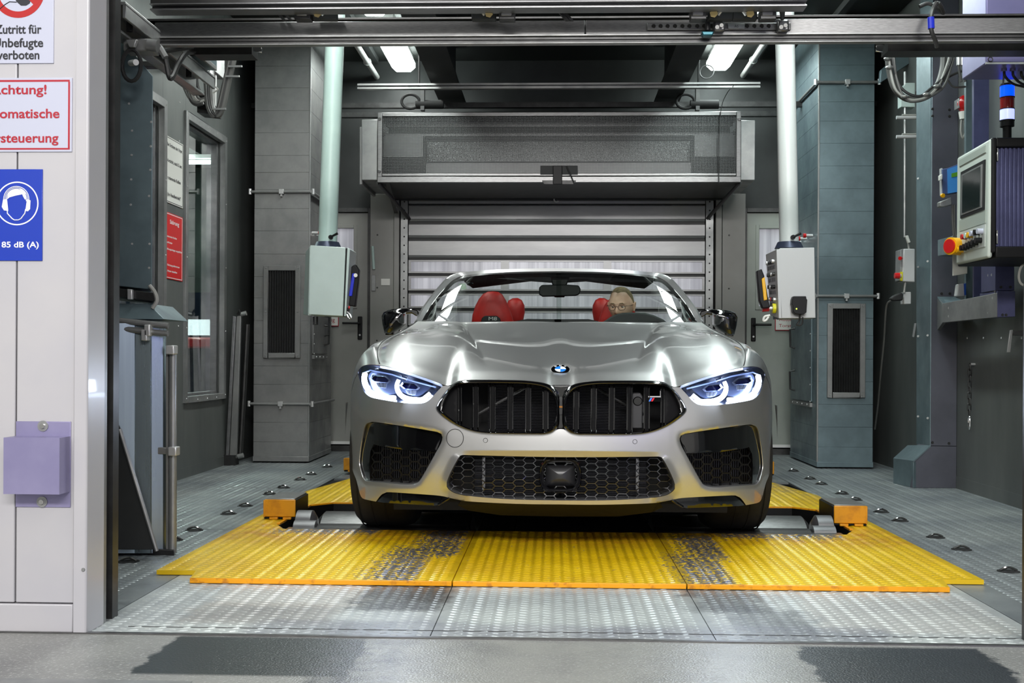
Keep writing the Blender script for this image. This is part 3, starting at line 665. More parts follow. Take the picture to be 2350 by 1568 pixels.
# ---- the two big square air ducts
def duct(s, x0, x1, yf, yb, mm, label, px_seams, pipes, grille, inner_px):
    t = thing('air_duct', label, 'duct', ((x0 + x1) / 2, yf, 0), 'square galvanised ducts at the rear')
    zs = [0.012] + [at((582 if s < 0 else 1873), p, yf).z for p in px_seams][::-1] + [ZC - .03]
    for a, b in zip(zs, zs[1:]):
        n = max(1, round((b - a) / .17))
        for k in range(n):
            za, zb = a + (b - a) * k / n, a + (b - a) * (k + 1) / n
            d = random.uniform(0, .002)
            B(x0, x1, yf + d, yb, za + .0005, zb - .0005).build('panel', mm, t, bevel=.0008, segs=1)
    B(x0 + .003, x1 - .003, yf + .006, yb - .003, .02, ZC - .04).build('core', 'galv', t)
    xe = x1 if s < 0 else x0
    MB().box(xe - .006, xe + .006, yf - .004, yf + .012, .05, ZC - .03).build('corner_strip', 'galv_light', t, bevel=.002)
    MB().box(x0 - .004, x1 + .004, yf - .004, yb, .012, .05).build('foot_strip', mm, t, bevel=.002)
    for p in pipes:
        z = at(640 if s < 0 else 1940, p, yf).z; b = MB(); r = .011
        b.tube([(x0 - .03, yf - .018, z), (x1 + .0 if s < 0 else x1 + .03, yf - .018, z)] if 0 else [(x0 - .03, yf - .018, z), (x1 + .03, yf - .018, z)], r, 10)
        xs_ = x1 + .018 if s < 0 else x0 - .018
        b.tube([(xs_, yf - .03, z), (xs_, yb + .02, z)], r, 10)
        f = b.build('clamp_pipe', 'galv', t, smooth=True)
        xm = (x0 + x1) / 2
        MB().box(xm - .018, xm + .018, yf - .036, yf - .004, z - .018, z + .018).build('clamp', 'rivet', f, bevel=.002)
        MB().box(xm - .006, xm + .006, yf - .03, yf - .01, z - .036, z - .018).build('clamp_screw', 'rivet', f)
        for x in (x0 - .03, x1 + .03): MB().cyl((x, yf - .018, z - .02), (x, yf - .018, z + .022), .012, n=8).build('end_fitting', 'rivet', f)
    if grille:
        a = at(grille[0], grille[1], yf); c = at(grille[2], grille[3], yf); w = .038
        g = MB()
        for q in ((a.x, a.x + w, c.z, a.z), (c.x - w, c.x, c.z, a.z), (a.x + w, c.x - w, a.z - w, a.z), (a.x + w, c.x - w, c.z, c.z + w)): g.box(q[0], q[1], yf - .022, yf, q[2], q[3])
        f = g.build('grille_frame', 'galv', t, bevel=.003)
        B(a.x + w, c.x - w, yf - .004, yf - .001, c.z + w, a.z - w).build('grille_back', 'black', t)
        n = 11; wd = (c.x - a.x - 2 * w) / n
        for k in range(n):
            x = a.x + w + wd * (k + .5)
            MB().prism([(x - wd * .28, yf - .004, c.z + w), (x + wd * .12, yf - .018, c.z + w), (x + wd * .3, yf - .016, c.z + w), (x - .0, yf - .004, c.z + w)], (0, 0, a.z - c.z - 2 * w)).build('grille_slat', 'steel_dk', t)
        rivets([(a.x + w / 2, yf - .022, z) for z in (c.z + w / 2, (a.z + c.z) / 2, a.z - w / 2)] + [(c.x - w / 2, yf - .022, z) for z in (c.z + w / 2, (a.z + c.z) / 2, a.z - w / 2)], (0, -1, 0), .007, t, 'galv_light')
    # access door on the flank facing the car
    nx = 1 if s < 0 else -1; X0 = xe + nx * .001
    pa, pb, pt_, pbt = inner_px
    ya, yb2 = sorted((atx(pa, 800, X0).y, atx(pb, 800, X0).y)); zt, zb = atx(pa, pt_, X0).z, atx(pa, pbt, X0).z
    d = MB().box(*sorted((X0, X0 + nx * .012)), ya, yb2, zb, zt).build('access_door', mm, t, bevel=.002)
    for zz in (zt - .12, zb + .18):
        MB().tube([(X0 + nx * .012, yb2 - .12, zz + .05), (X0 + nx * .05, yb2 - .12, zz + .04), (X0 + nx * .05, yb2 - .14, zz - .10), (X0 + nx * .015, yb2 - .14, zz - .11)], .008, 8).build('handle', 'steel_dk', d, smooth=True)
    rivets([(X0 + nx * .012, ya + .02, zb + (zt - zb) * k / 5) for k in range(6)], (nx, 0, 0), .007, d)
    B(*sorted((X0, X0 + nx * .02)), ya, yb2, zb - .04, zb - .01).build('door_bar', 'galv', t)
    rivets([(X0 + nx * .02, ya + (yb2 - ya) * (k + .5) / 4, zb - .025) for k in range(4)], (nx, 0, 0), .008, t)
    return t
dL = duct(-1, -2.272, -1.85, 8.52, 9.38, 'galv', 'square galvanised duct with slatted grille left of the car', [152, 202, 254, 305, 357, 435, 479, 530, 583, 635, 684, 736, 788, 840, 925], [441, 927], (606, 610, 690, 822), (716, 748, 700, 812))
dR = duct(1, 1.948, 2.352, 8.43, 9.38, 'galv_teal_cast', 'square galvanised, teal-lit duct with slatted grille right of the car', [110, 190, 278, 329, 381, 433, 485, 537, 589, 641, 690, 770, 824, 876, 928, 980], [190, 680], (1898, 697, 1984, 913), (1820, 1865, 735, 915))
# small red-tipped probes on the duct flanks
for k, (px, py) in enumerate([(716, 535), (727, 540)]):
    p = atx(px, py, -1.84)
    t = thing('duct_probe', 'small red-tipped probe on the left duct, %s of the two' % ('nearer' if k == 0 else 'farther'), 'probe', p, 'red-tipped probes on the ducts')
    b = MB().cyl(p, p + Vector((.05, 0, 0)), .012).build('stem', 'rivet', t, smooth=True); MB().cyl(p + Vector((.05, 0, 0)), p + Vector((.075, 0, 0)), .016).build('cap', 'red', t, smooth=True)
for k, (px, py) in enumerate([(1865, 541), (1851, 548), (1838, 556)]):
    p = atx(px, py, 1.938)
    t = thing('duct_probe', 'small red-tipped probe on the right duct, %s' % ('topmost', 'middle one', 'lowest')[k], 'probe', p, 'red-tipped probes on the ducts')
    b = MB().cyl(p, p - Vector((.05, 0, 0)), .012).build('stem', 'rivet', t, smooth=True); MB().cyl(p - Vector((.05, 0, 0)), p - Vector((.07, 0, 0)), .017).build('cap', 'red', t, smooth=True)

# dark gap panels beside the ducts
struct('trim_5', B(XL, -2.30, 9.1, 9.4, 0, ZC), 'black'); struct('trim_6', B(2.36, XR, 9.1, 9.4, 0, ZC), 'black')

# ---- folded metal barrier leaning at the left rear corner
p = at(545, 1055, 8.35)
t = thing('folded_barrier', 'folded metal barrier frame leaning upright by the left wall', 'barrier', (p.x, 8.3, 0))
MB().prism([at(517, 1055, 8.3), at(524, 1056, 8.3), at(541, 727, 8.3), at(534, 725, 8.3)], (0, .05, 0)).build('upright', 'alu', t, bevel=.003)
MB().prism([at(526, 1056, 8.32), at(543, 1052, 8.32), at(553, 724, 8.32), at(543, 726, 8.32)], (0, .03, 0)).build('upright', 'galv', t, bevel=.003)
MB().tube([at(551, 1050, 8.36), at(560, 900, 8.38), at(568, 745, 8.4)], .018, 10).build('tube', 'steel_dk', t, smooth=True)
for a in ((553, 722), (546, 1048)):
    c = at(a[0], a[1], 8.33); MB().cyl(c, c + Vector((.04, 0, .01)), .018).build('joint', 'galv_light', t, smooth=True)
MB().tube([at(545, 722, 8.32), at(549, 712, 8.32), at(553, 722, 8.32)], .008, 8).build('hook', 'steel_dk', t, smooth=True)
B(at(520, 0, 8.3).x, at(545, 0, 8.3).x, 8.28, 8.4, .0, at(520, 1045, 8.3).z).build('foot', 'rubber', t)

# ---- front left blower duct hood
y = 4.52
t = thing('blower_duct', 'galvanised blower duct with hinged flap just inside the gate, left side', 'duct', (-1.9, y, 0))
def P4(l, Y, d=.03): return MB().prism([at(a, b, Y) for a, b in l], (-.38 * d, d, 0))
P4([(255, 60), (351, 175), (349, 665), (255, 655)], y + .02, .25).build('upper_duct', 'galv_teal_cast', t, bevel=.003)
rivets([at(p[0], p[1], y + .02) for p in ((296, 238), (303, 300), (302, 356), (301, 412), (347, 280), (346, 336), (345, 390), (342, 450), (343, 560), (303, 560), (300, 470), (342, 615))], (0, -1, 0), .005, t)
P4([(255, 660), (352, 672), (356, 684), (356, 692), (255, 680)], y, .28).build('flange', 'steel_dk', t, bevel=.003)
MB().prism([at(296, 664, y), at(307, 665, y), at(307, 688, y), at(296, 688, y)], (0, -.02, 0)).build('clamp', 'rivet', t, bevel=.003)
b = MB(); hz = [at(255, 697, y + .02), at(340, 697, y + .02), at(378, 733, y - .04), at(255, 733, y - .04)]
b.prism(hz, (0, .3, 0)).build('flared_collar', 'galv_teal_cast', t, bevel=.003)
for a, c in ((738, .012), (756, .012)):
    q = MB(); p0, p1 = at(255, a - 4, y - .05), at(386, a + 10, y - .05); q.tube([p0, p1], c, 10); q.build('clamp_rail', 'galv', t, smooth=True)
for a in ((341, 757), (334, 768)):
    c = at(a[0], a[1], y - .06); B(c.x - .012, c.x + .012, c.y - .02, c.y + .02, c.z - .025, c.z + .02).build('clamp', 'rivet', t, bevel=.004)
ld = MB(); pl_ = [(250, -.085), (309, -.045), (311, -.040), (345, -.028), (348, -.022), (374, .0), (381, .02)]
ld.grid([[at(a, b_, y + dy_) for a, dy_ in pl_] for b_ in (742, 1270)]); ld.join(P4([(381, 742), (381, 1270), (250, 1270), (250, 742)], y + .02, .14)); ld.build('lower_duct', mat('polished_galvanised', (150, 164, 170), .8, .30, (128, 140, 148), 1.5, stretch=(8, 1, .3), rvar=.06), t, smooth=True, angle=5)
q = MB(); q.tube([at(396, 1270, y), at(397, 802, y)], .016, 12); q.build('hinge_tube', 'galv_light', t, smooth=True)
q = MB(); q.prism([at(381, 800, y - .01), at(386, 800, y - .01), at(386, 1270, y - .01), at(381, 1270, y - .01)], (0, .03, 0)); q.build('hinge_leaf', 'galv', t)
for a in ((392, 802), (397, 1035)):
    c = at(a[0], a[1], y - .03); B(c.x - .018, c.x + .016, c.y - .01, c.y + .04, c.z - .02, c.z + .016).build('hinge_bracket', 'rivet', t, bevel=.004)
c = at(372, 1035, y - .01); B(c.x - .03, c.x + .02, c.y, c.y + .01, c.z - .014, c.z + .014).build('latch', 'galv', t, bevel=.003)
P4([(255, 935), (277, 985), (358, 1262), (250, 1262)], y - .12, .03).build('side_flap', 'wall_dark', t, bevel=.003)
MB().tube([at(275, 985, y - .125), at(360, 1265, y - .125)], .008, 8).build('flap_edge', 'galv', t, smooth=True)
P4([(250, 1258), (400, 1262), (401, 1277), (250, 1275)], y - .02, .18).build('bottom_bar', 'steel_dk', t, bevel=.003)
MB().tube(smooth_path([at(343, 655, y), at(355, 670, y), at(360, 690, y), at(350, 708, y)]), .008, 8).build('hose', 'cable_lt', t, smooth=True)

# ---- gate rail, brackets and header
def px_box(parent, name, l, Y, d, mm, **k): return MB().prism([at(a, b, Y) for a, b in l], (0, d, 0)).build(name, mm, parent, **k)
HY = 4.6
t = thing('gate_header', 'long dark metal gate header beam across the top with rails', 'beam', (0, HY, 2.1))
xa, xb = at(355, 60, HY).x, 2.35
Z = lambda p, Y=HY: at(1300, p, Y).z
B(xa, at(1343, 60, HY).x - .001, HY, HY + .04, Z(80), Z(46)).build('face_beam', 'steel', t, bevel=.003)
B(at(1343, 60, HY).x + .001, xb, HY, HY + .04, Z(80), Z(46)).build('face_beam', 'steel', t, bevel=.003)
for a, b_, dy, mm in ((80, 84, -.012, 'galv'), (84, 91, 0.0, 'steel_dk'), (91, 93, -.004, 'black'), (93, 98, -.006, 'steel_dk'), (98, 101, -.01, 'galv')):
    B(xa + .02, xb, HY + dy, HY + .025, Z(b_), Z(a)).build('lower_lip', mm, t, bevel=.0015)
B(xa + .1, at(585, 110, HY + .25).x, HY + .2, HY + .3, Z(121, HY + .2), Z(100, HY + .2)).build('stub_rail', 'steel_dk', t)
B(at(2030, 110, HY + .25).x, xb, HY + .2, HY + .3, Z(121, HY + .2), Z(100, HY + .2)).build('stub_rail', 'steel_dk', t)
for a, b_, dy, mm in ((20, 25, .1, 'steel_dk'), (25, 30, .16, 'black'), (30, 38, .12, 'steel_dk'), (38, 46, .17, 'wall_dark')):
    B(xa - .2, xb, HY + dy, HY + .3, Z(b_), Z(a)).build('rail', mm, t, bevel=.001)
xr2 = at(1852, 10, 4.4).x
for a, b_, dy, mm in ((-8, 3, 0, 'steel_dk'), (3, 6, -.01, 'alu'), (6, 14, .02, 'steel'), (14, 18, -.005, 'alu')):
    B(at(345, 0, 4.4).x, xr2, 4.4 + dy, 4.47, Z(b_, 4.4), Z(a, 4.4)).build('track', mm, t, bevel=.0015)
for px in (640, 655, 1290, 1300):
    px_box(t, 'brace', [(px - 18, 16), (px - 10, 16), (px + 16, 46), (px + 8, 46)], 4.5, .02, 'steel_dk')
for px, fl_ in ((690, 1), (1160, -1), (1600, 1), (1760, -1)):
    r_ = px_box(t, 'carriage', [(px - 15, 20), (px + 22, 20), (px + 22, 44), (px - 15, 44)], 4.47, .05, 'steel_dk', bevel=.003)
    c = at(px + 4, 31, 4.465); MB().box(c.x - .025, c.x + .018, c.y, c.y + .01, c.z - .008, c.z + .008).build('slot', 'galv', r_, bevel=.003)
    q = px_box(t, 'carriage', [(px + 30 * fl_ - 4, 18), (px + 30 * fl_ + 52 * 1, 18), (px + 30 * fl_ + 52, 44), (px + 30 * fl_ - 4, 44)] if fl_ > 0 else [(px - 78, 18), (px - 22, 18), (px - 22, 44), (px - 78, 44)], 4.50, .04, 'wall_dark', bevel=.003)
    bx_ = px + 38 if fl_ > 0 else px - 38
    MB().cyl(at(bx_, 31, 4.49), at(bx_, 31, 4.46), .016, n=6).build('hex_bolt', mat('brass_bolt', (130, 116, 80), .9, .35), q)
    MB().tube([at(bx_ + 10 * fl_, 34, 4.48), at(bx_ + 18 * fl_, 24, 4.47), at(bx_ + 34 * fl_, 20, 4.46)], .007, 8).build('lever', 'rivet', q, smooth=True)
# perforated strap with label plate
t = thing('perforated_strap', 'perforated steel strap with a small type plate on the header', 'strap', at(1650, 60, HY - .02))
px_box(t, 'strap', [(1485, 52), (1815, 52), (1815, 69), (1485, 69)], HY - .012, .008, 'steel', bevel=.002)
for px in (1500, 1516, 1532, 1549, 1566, 1582, 1600, 1616, 1632, 1714, 1731, 1748, 1764): MB().cyl(at(px, 60, HY - .0125), at(px, 60, HY - .014), .0085, n=12).build('hole', 'black', t)
lp = px_box(t, 'type_plate', [(1671, 54), (1709, 54), (1709, 66), (1671, 66)], HY - .018, .005, 'galv_light', bevel=.001)
text('AS', at(1690, 60, HY - .0185), (1, 0, 0), (0, 0, 1), .016, .010, 'ink_black', lp)
for px in (1651, 1798):
    f = px_box(t, 'clamp_block', [(px - 13, 44), (px + 13, 44), (px + 14, 71), (px - 13, 71)], HY - .05, .04, 'steel', bevel=.008)
    for a, c in ((-5, 62), (5, 58)): MB().cyl(at(px + a, c, HY - .052), at(px + a, c, HY - .07), .008, n=10).build('nut', 'chrome', f, smooth=True)
    px_box(t, 'arm', [(px - 12, 0), (px + 8, 0), (px + 2, 45), (px - 5, 45)], HY - .08, .015, 'steel_dk', bevel=.003)
t = thing('valve', 'small teal valve fitting under the perforated strap', 'valve', at(1624, 76, HY - .05))
px_box(t, 'body', [(1610, 71), (1639, 71), (1636, 81), (1613, 81)], HY - .07, .04, mat('teal_metal', (30, 82, 92), .5, .3), bevel=.004)
MB().cyl(at(1624, 70, HY - .05), at(1624, 40, HY - .05), .011).build('stem', 'black_plastic', t)
t = tag(MB().tube(smooth_path([at(2150, 5, 4.5), at(2141, 22, 4.5), at(2136, 45, 4.48), at(2138, 72, 4.48), at(2146, 92, 4.5), at(2150, 108, 4.52)]), .009, 8).build('cable_drop', 'cable_dk', None, smooth=True), 'black cable with blue sleeve hanging over the right end of the header', 'cable')
MB().tube([at(2136, 40, 4.48), at(2137, 66, 4.48)], .013, 10).build('sleeve', 'blue_pl', t, smooth=True)
t = tag(MB().tube(smooth_path([at(2110, 15, 4.6), at(2130, 8, 4.6), at(2150, 18, 4.6), at(2165, 30, 4.6), at(2155, 8, 4.55), at(2140, 12, 4.6)]), .008, 8).build('cable_coil', 'cable_dk', None, smooth=True), 'dark coil of cable on top of the header at right', 'cable')

# angled channel rail at top left
t = thing('side_rail', 'galvanised channel rail running back from the gate at top left', 'rail', (-1.62, 4.8, 2.15))
X = -1.62
b = MB()
q = [atx(a, c, X) for a, c in ((283, 4), (330, 4), (497, 128), (497, 160), (445, 160), (300, 50))]
z0 = atx(290, 12, X).z; y0r, y1r = 4.22, 5.35
for dx0, dx1, za, zb in ((-.10, 0.0, .05, .062), (-.10, -.09, -.03, .05), (-.012, 0.0, .0, .05), (-.10, -.05, -.03, -.02)):
    b.box(X + dx0, X + dx1, y0r, y1r, z0 + za - .05, z0 + zb - .05)
b.build('channel', 'galv_light', t, bevel=.002)
bb = MB()
for yy in (4.38, 4.75, 5.1): bb.cyl((X - .045, yy, z0 - .0), (X - .045, yy, z0 - .055), .014, n=6)
bb.build('bolt', 'steel_dk', t)
t = thing('end_box', 'teal grey metal box at the far end of the top left rail', 'box', at(475, 130, 5.3))
MB().prism([at(454, 85, 5.05), at(498, 125, 5.3), at(498, 162, 5.3), at(454, 125, 5.05)], (-.06, 0, 0)).build('face', 'galv_teal_cast', t, bevel=.002)
MB().prism([at(454, 126, 5.04), at(498, 163, 5.3), at(440, 148, 5.3), at(425, 118, 5.04)], (0, 0, .02)).build('bottom', 'galv', t, bevel=.002)
px_box(t, 'front', [(428, 98), (456, 86), (456, 124), (428, 122)], 5.0, .05, 'black', bevel=.002)
# pulley and actuator under the rail
t = thing('door_actuator', 'grey actuator with round hose loop under the top left rail', 'actuator', at(310, 100, 4.4))
px_box(t, 'housing', [(282, 88), (350, 88), (350, 117), (282, 117)], 4.4, .08, 'galv', bevel=.006)
MB().cyl(at(340, 103, 4.39), at(362, 106, 4.39), .024).build('motor', 'galv', t, smooth=True)
MB().tube(arc_pts(at(302, 150, 4.38), .062, -math.pi, math.pi * 1.0, 20, (.6, 0, 0), (0, 0, 1)), .008, 8).build('hose_loop', 'rubber', t, smooth=True)
px_box(t, 'bracket', [(288, 90), (314, 90), (308, 108), (296, 108)], 4.36, .02, 'galv_light', bevel=.003)
MB().cyl(at(300, 145, 4.37), at(312, 143, 4.33), .012).build('valve', 'rivet', t, smooth=True)
t = tag(MB().tube(smooth_path([at(365, 106, 4.5), at(376, 122, 4.5), at(383, 150, 4.5), at(388, 175, 4.5), at(395, 178, 4.5), at(408, 150, 4.6), at(425, 124, 4.7), at(445, 118, 4.8)]), .011, 8).build('hanging_cable', 'cable_dk', None, smooth=True), 'grey cable looping down in a V under the top left rail', 'cable')
MB().tube([at(367, 110, 4.48), at(380, 132, 4.48)], .013, 8).build('connector', 'galv_light', t, smooth=True)
t = tag(MB().tube(smooth_path([at(352, 122, 4.6), at(390, 115, 4.7), at(440, 108, 4.9)]), .012, 8).build('straight_cable', 'cable_dk', None, smooth=True), 'grey cable running back level under the top left rail', 'cable')
t = tag(MB().box(XL + .01, -1.75, 5.6, 5.66, at(400, 152, 5.6).z, at(400, 140, 5.6).z).build('cross_bar', 'steel_dk', None, bevel=.002), 'grey cross bar above the left wall signs', 'bar')

# junction box with cable bundle on the left wall
t = thing('junction_box', 'grey junction box with a bundle of cables looping below, upper left wall', 'box', at(470, 200, 6.9))
px_box(t, 'box', [(435, 118), (494, 118), (494, 165), (435, 162)], 6.9, .2, 'galv', bevel=.004)
px_box(t, 'plate', [(486, 120), (496, 120), (494, 262), (486, 248)], 6.95, .02, 'white_paint')
c = at(445, 140, 6.95); B(XL, c.x + .03, 6.96, 7.05, c.z - .04, c.z + .04).build('wall_mount', 'galv', t)
px_box(t, 'shelf', [(452, 244), (492, 240), (492, 262), (452, 258)], 6.9, .15, 'steel_dk', bevel=.003)
px_box(t, 'sub_box', [(452, 215), (476, 215), (476, 250), (452, 248)], 6.88, .1, 'black_plastic', bevel=.004)
for k, (x, dx, dp, m_) in enumerate([(418, 30, 232, 'cable'), (424, 26, 238, 'cable_dk'), (431, 22, 236, 'cable'), (436, 20, 230, 'cable_lt'), (443, 16, 226, 'cable'), (450, 12, 215, 'cable_dk')]):
    MB().tube(smooth_path([at(x, 150, 6.8), at(x + 2, 190, 6.8), at(x + dx * .5, dp - 10, 6.8), at(x + dx, dp + 2, 6.8), at(x + dx + 14, dp, 6.8)]), .011, 6).build('cable', m_, t, smooth=True)
    MB().cyl(at(x, 152, 6.79), at(x + 1, 176, 6.79), .017, n=8).build('gland', ('rivet', 'black_plastic', 'sign_white2')[k % 3], t)
for k, (x, x2) in enumerate([(470, 474), (477, 478), (484, 483)]):
    MB().tube(smooth_path([at(x, 160, 6.8), at(x2, 205, 6.8), at(x2 + 4, 245, 6.8), at(x2 + 16, 266, 6.8), at(x2 + 28, 250, 6.8), at(x2 + 42, 190, 6.8), at(x2 + 58, 122, 6.8), at(x2 + 62, 100, 6.8)]), .016, 7).build('cable', ('cable', 'cable_dk', 'cable')[k], t, smooth=True)
    MB().cyl(at(x, 158, 6.79), at(x, 180, 6.79), .02, n=8).build('gland', 'rivet', t)
for a, b_ in ((534, 175), (540, 152), (503, 250)):
    c = at(a, b_, 6.76); MB().box(c.x - .045, c.x + .04, c.y, c.y + .012, c.z - .006, c.z + .006).build('tie', 'galv_light', t, bevel=.002)
MB().tube(smooth_path([at(455, 175, 6.75), at(470, 190, 6.75), at(490, 198, 6.75), at(500, 205, 6.75), at(488, 214, 6.75)]), .005, 6).build('wire', 'cable_lt', t, smooth=True)
t = thing('bracket_plate', 'small bright bracket under the header above the left duct', 'bracket', at(590, 112, 4.8))
px_box(t, 'plate', [(580, 103), (601, 103), (601, 121), (580, 119)], 4.79, .01, 'chrome', bevel=.003)
t = thing('bracket_plate', 'small bright bracket under the header above the right duct', 'bracket', at(2020, 112, 4.8))
px_box(t, 'plate', [(2010, 101), (2030, 101), (2026, 120), (2010, 118)], 4.79, .01, 'chrome', bevel=.003)

# ---- air curtain unit over the shutter door
t = thing('air_curtain', 'long air curtain housing with perforated front over the shutter', 'air curtain', (0, 8.9, 2.1))
AY = 8.6; a0, a1 = at(867, 340, AY), at(1700, 340, AY); zt, zb = at(1280, 258, AY).z, at(1280, 418, AY).z
x0, x1 = a0.x, a1.x
b = MB()
b.box(x0, x1, AY, AY + .9, zt - .01, zt).box(x0, x1, AY + .88, AY + .9, zb, zt).box(x0, x1, AY, AY + .9, zb, zb + .01)
b.build('housing', 'steel_dk', t)
b = MB(); fw = .035
b.box(x0, x0 + fw, AY - .012, AY + .02, zb, zt).box(x1 - fw, x1, AY - .012, AY + .02, zb, zt).box(x0 + fw, x1 - fw, AY - .012, AY + .02, zt - .03, zt).box(x0 + fw, x1 - fw, AY - .012, AY + .02, zb + .045, zb + .065).box(x0, x1, AY - .018, AY + .02, zb - .005, zb + .04)
b.build('frame', 'steel', t, bevel=.003)
B(x0 + fw, x1 - fw, AY + .002, AY + .003, zb + .06, zt - .03).build('perforated_front', 'perf', t)
zz = [at(1280, p, AY + .3).z for p in (285, 296, 312, 318, 326, 372, 380, 402)]
B(x0 + .35, x1 - .35, AY + .28, AY + .3, zz[5], zz[4]).build('inner_panel', mat('inner_sheet', (70, 72, 72), .8, .25), t)
B(x0 + .03, x0 + .34, AY + .06, AY + .08, zz[5], zz[4]).build('inner_panel', 'steel', t); B(x1 - .34, x1 - .03, AY + .06, AY + .08, zz[5], zz[4]).build('inner_panel', 'steel', t)
B(x0 + .03, x1 - .03, AY + .2, AY + .22, zz[3], zz[2]).build('inner_bar', 'steel', t); B(x0 + .03, x1 - .03, AY + .2, AY + .22, zz[1], zz[0]).build('inner_bar', 'steel', t)
B(x0 + .35, x1 - .35, AY + .2, AY + .22, zz[7], zz[6]).build('inner_bar', 'steel', t)
B(x0 + .02, x1 - .02, AY + .4, AY + .42, zb + .02, zt - .02).build('backing', 'wall_dark', t)
for s, pa, pb, q0, q1 in ((-1, 830, 866, 273, 413), (1, 1700, 1733, 277, 414)):
    xa, xb = at(pa, 340, AY + .1).x, at(pb, 340, AY + .1).x
    B(xa, xb, AY + .1, AY + .8, at(1280, q1, AY + .1).z, at(1280, q0, AY + .1).z).build('side_box', 'galv_light', t, bevel=.004)
    xc_ = xa - .025 if s < 0 else xb
    if s < 0: B(xc_, xc_ + .025, AY + .15, AY + .8, at(1280, 421, AY + .1).z, at(1280, 287, AY + .1).z).build('side_plate', 'galv', t, bevel=.004)
rivets([(x0 + .015, AY - .012, at(1280, 273, AY).z), (x0 + .015, AY - .012, at(1280, 394, AY).z), (x1 - .015, AY - .012, at(1280, 276, AY).z)], (0, -1, 0), .014, t, 'chrome', 'knob')
MB().prism([(x0, AY + .9, zb - .12), (x0 + .06, AY, zb), (x0 + .09, AY, zb), (x0 + .03, AY + .9, zb - .12)], (0, 0, .01)).build('strut', 'steel_dk', t)
for s_, xx in ((-1, x0), (1, x1)): MB().tube([(xx, AY + .03, zb), (xx - s_ * .12, YB - .1, zb - .16)], .015, 8).build('stay', 'steel_dk', t, smooth=True)
B(x0 - .02, x1 + .02, AY + .9, YB, at(1280, 462, 9.6).z, zt + .02).build('lintel', 'wall_dark', t)
# grey patch + black sensor in the middle of the air curtain
t = thing('door_sensor', 'black door sensor on a grey plate at the middle of the air curtain', 'sensor', at(1280, 395, AY - .03))
px_box(t, 'plate', [(1240, 380), (1326, 380), (1326, 401), (1240, 401)], AY - .016, .012, 'wall_dark', bevel=.002)
px_box(t, 'sensor', [(1269, 380), (1290, 380), (1290, 423), (1269, 423)], AY - .05, .035, 'black_plastic', bevel=.004)
px_box(t, 'lower_plate', [(1244, 414), (1322, 414), (1318, 423), (1248, 423)], AY - .03, .012, 'steel_dk', bevel=.002)
MB().tube(smooth_path([at(1300, 381, AY - .04), at(1308, 398, AY - .04), at(1318, 422, AY - .04)]), .005, 6).build('wire', 'cable_dk', t, smooth=True)
t = tag(MB().tube(arc_pts(at(1277, 458, 9.5), .02, .6, 5.6, 14, (1, 0, 0), (0, 0, 1)), .006, 8).build('pull_ring', 'sign_white2', None, smooth=True), 'small white open ring under the air curtain', 'ring')
# strut rail under the ceiling
t = thing('strut_rail', 'slotted metal rail across the booth above the air curtain', 'rail', (0, 8.3, 2.8))
q0, q1 = at(820, 198, 8.3), at(1745, 200, 8.3)
b = MB(); b.box(q0.x, q1.x, 8.3, 8.345, q0.z - .02, q0.z - .012).box(q0.x, q1.x, 8.3, 8.345, q0.z + .012, q0.z + .02).box(q0.x, q1.x, 8.33, 8.345, q0.z - .012, q0.z + .012)
b.box(q0.x, q1.x, 8.3, 8.304, q0.z - .012, q0.z - .006).box(q0.x, q1.x, 8.3, 8.304, q0.z + .006, q0.z + .012); b.build('channel', 'galv', t)
for x in (-1.0, 1.05):
    q = MB().cyl((x, 8.32, q0.z), (x, 8.32, ZC), .008); q.build('rod', 'steel_dk', t)
# dark motor clusters on top of the air curtain
for s, px, lb in ((-1, 960, 'left'), (1, 1590, 'right')):
    c = at(px, 240, 8.9)
    t = thing('fan_motor', 'dark fan motor with hoses on the air curtain, %s of the middle' % lb, 'motor', c)
    b = MB(); b.cyl(c + Vector((-.02, 0, 0)), c + Vector((.2, 0, 0)), .035); b.build('motor', 'black', t, smooth=True)
    MB().tube(arc_pts(c + Vector((-.06, -.02, .02)), .07, 0, 5.4, 16, (1, 0, 0), (0, 0, .8)), .012, 8).build('hose', 'black', t, smooth=True)
    B(c.x + .02, c.x + .05, c.y - .03, c.y + .03, c.z - .05, c.z + .13).build('bracket', 'steel_dk', t)
# ---- ceiling luminaires and conduits
for s, x, lb in ((-1, -1.27, 'left'), (1, 1.36, 'right')):
    for k, yc in enumerate((8.95, 7.4, 6.0, 4.7)):
        t = thing('ceiling_luminaire', '%s lit tube luminaire on the %s of the booth ceiling' % (('rearmost', 'second from the rear,', 'third from the rear,', 'foremost')[k], lb), 'lamp', (x, yc, 3.26), 'ceiling luminaires')
        b = MB(); L = .62
        P = [(x - .098, 0), (x - .098, -.035), (x - .06, -.07), (x + .06, -.07), (x + .098, -.035), (x + .098, 0)]
        rows = []
        for yy, sc in ((yc - L, .0), (yc - L + .03, .8), (yc - L + .08, 1), (yc + L - .08, 1), (yc + L - .03, .8), (yc + L, .0)):
            rows.append([Vector((x + (p[0] - x) * (sc if sc > 0 else .35), yy, 3.28 + p[1] * (sc if sc > 0 else .35))) for p in P])
        b.grid(rows); b.build('diffuser', 'lampglow', t, smooth=True)
        B(x - .075, x + .075, yc - L + .02, yc + L - .02, 3.28, ZC - .003).build('housing', 'white_paint', t, bevel=.005)
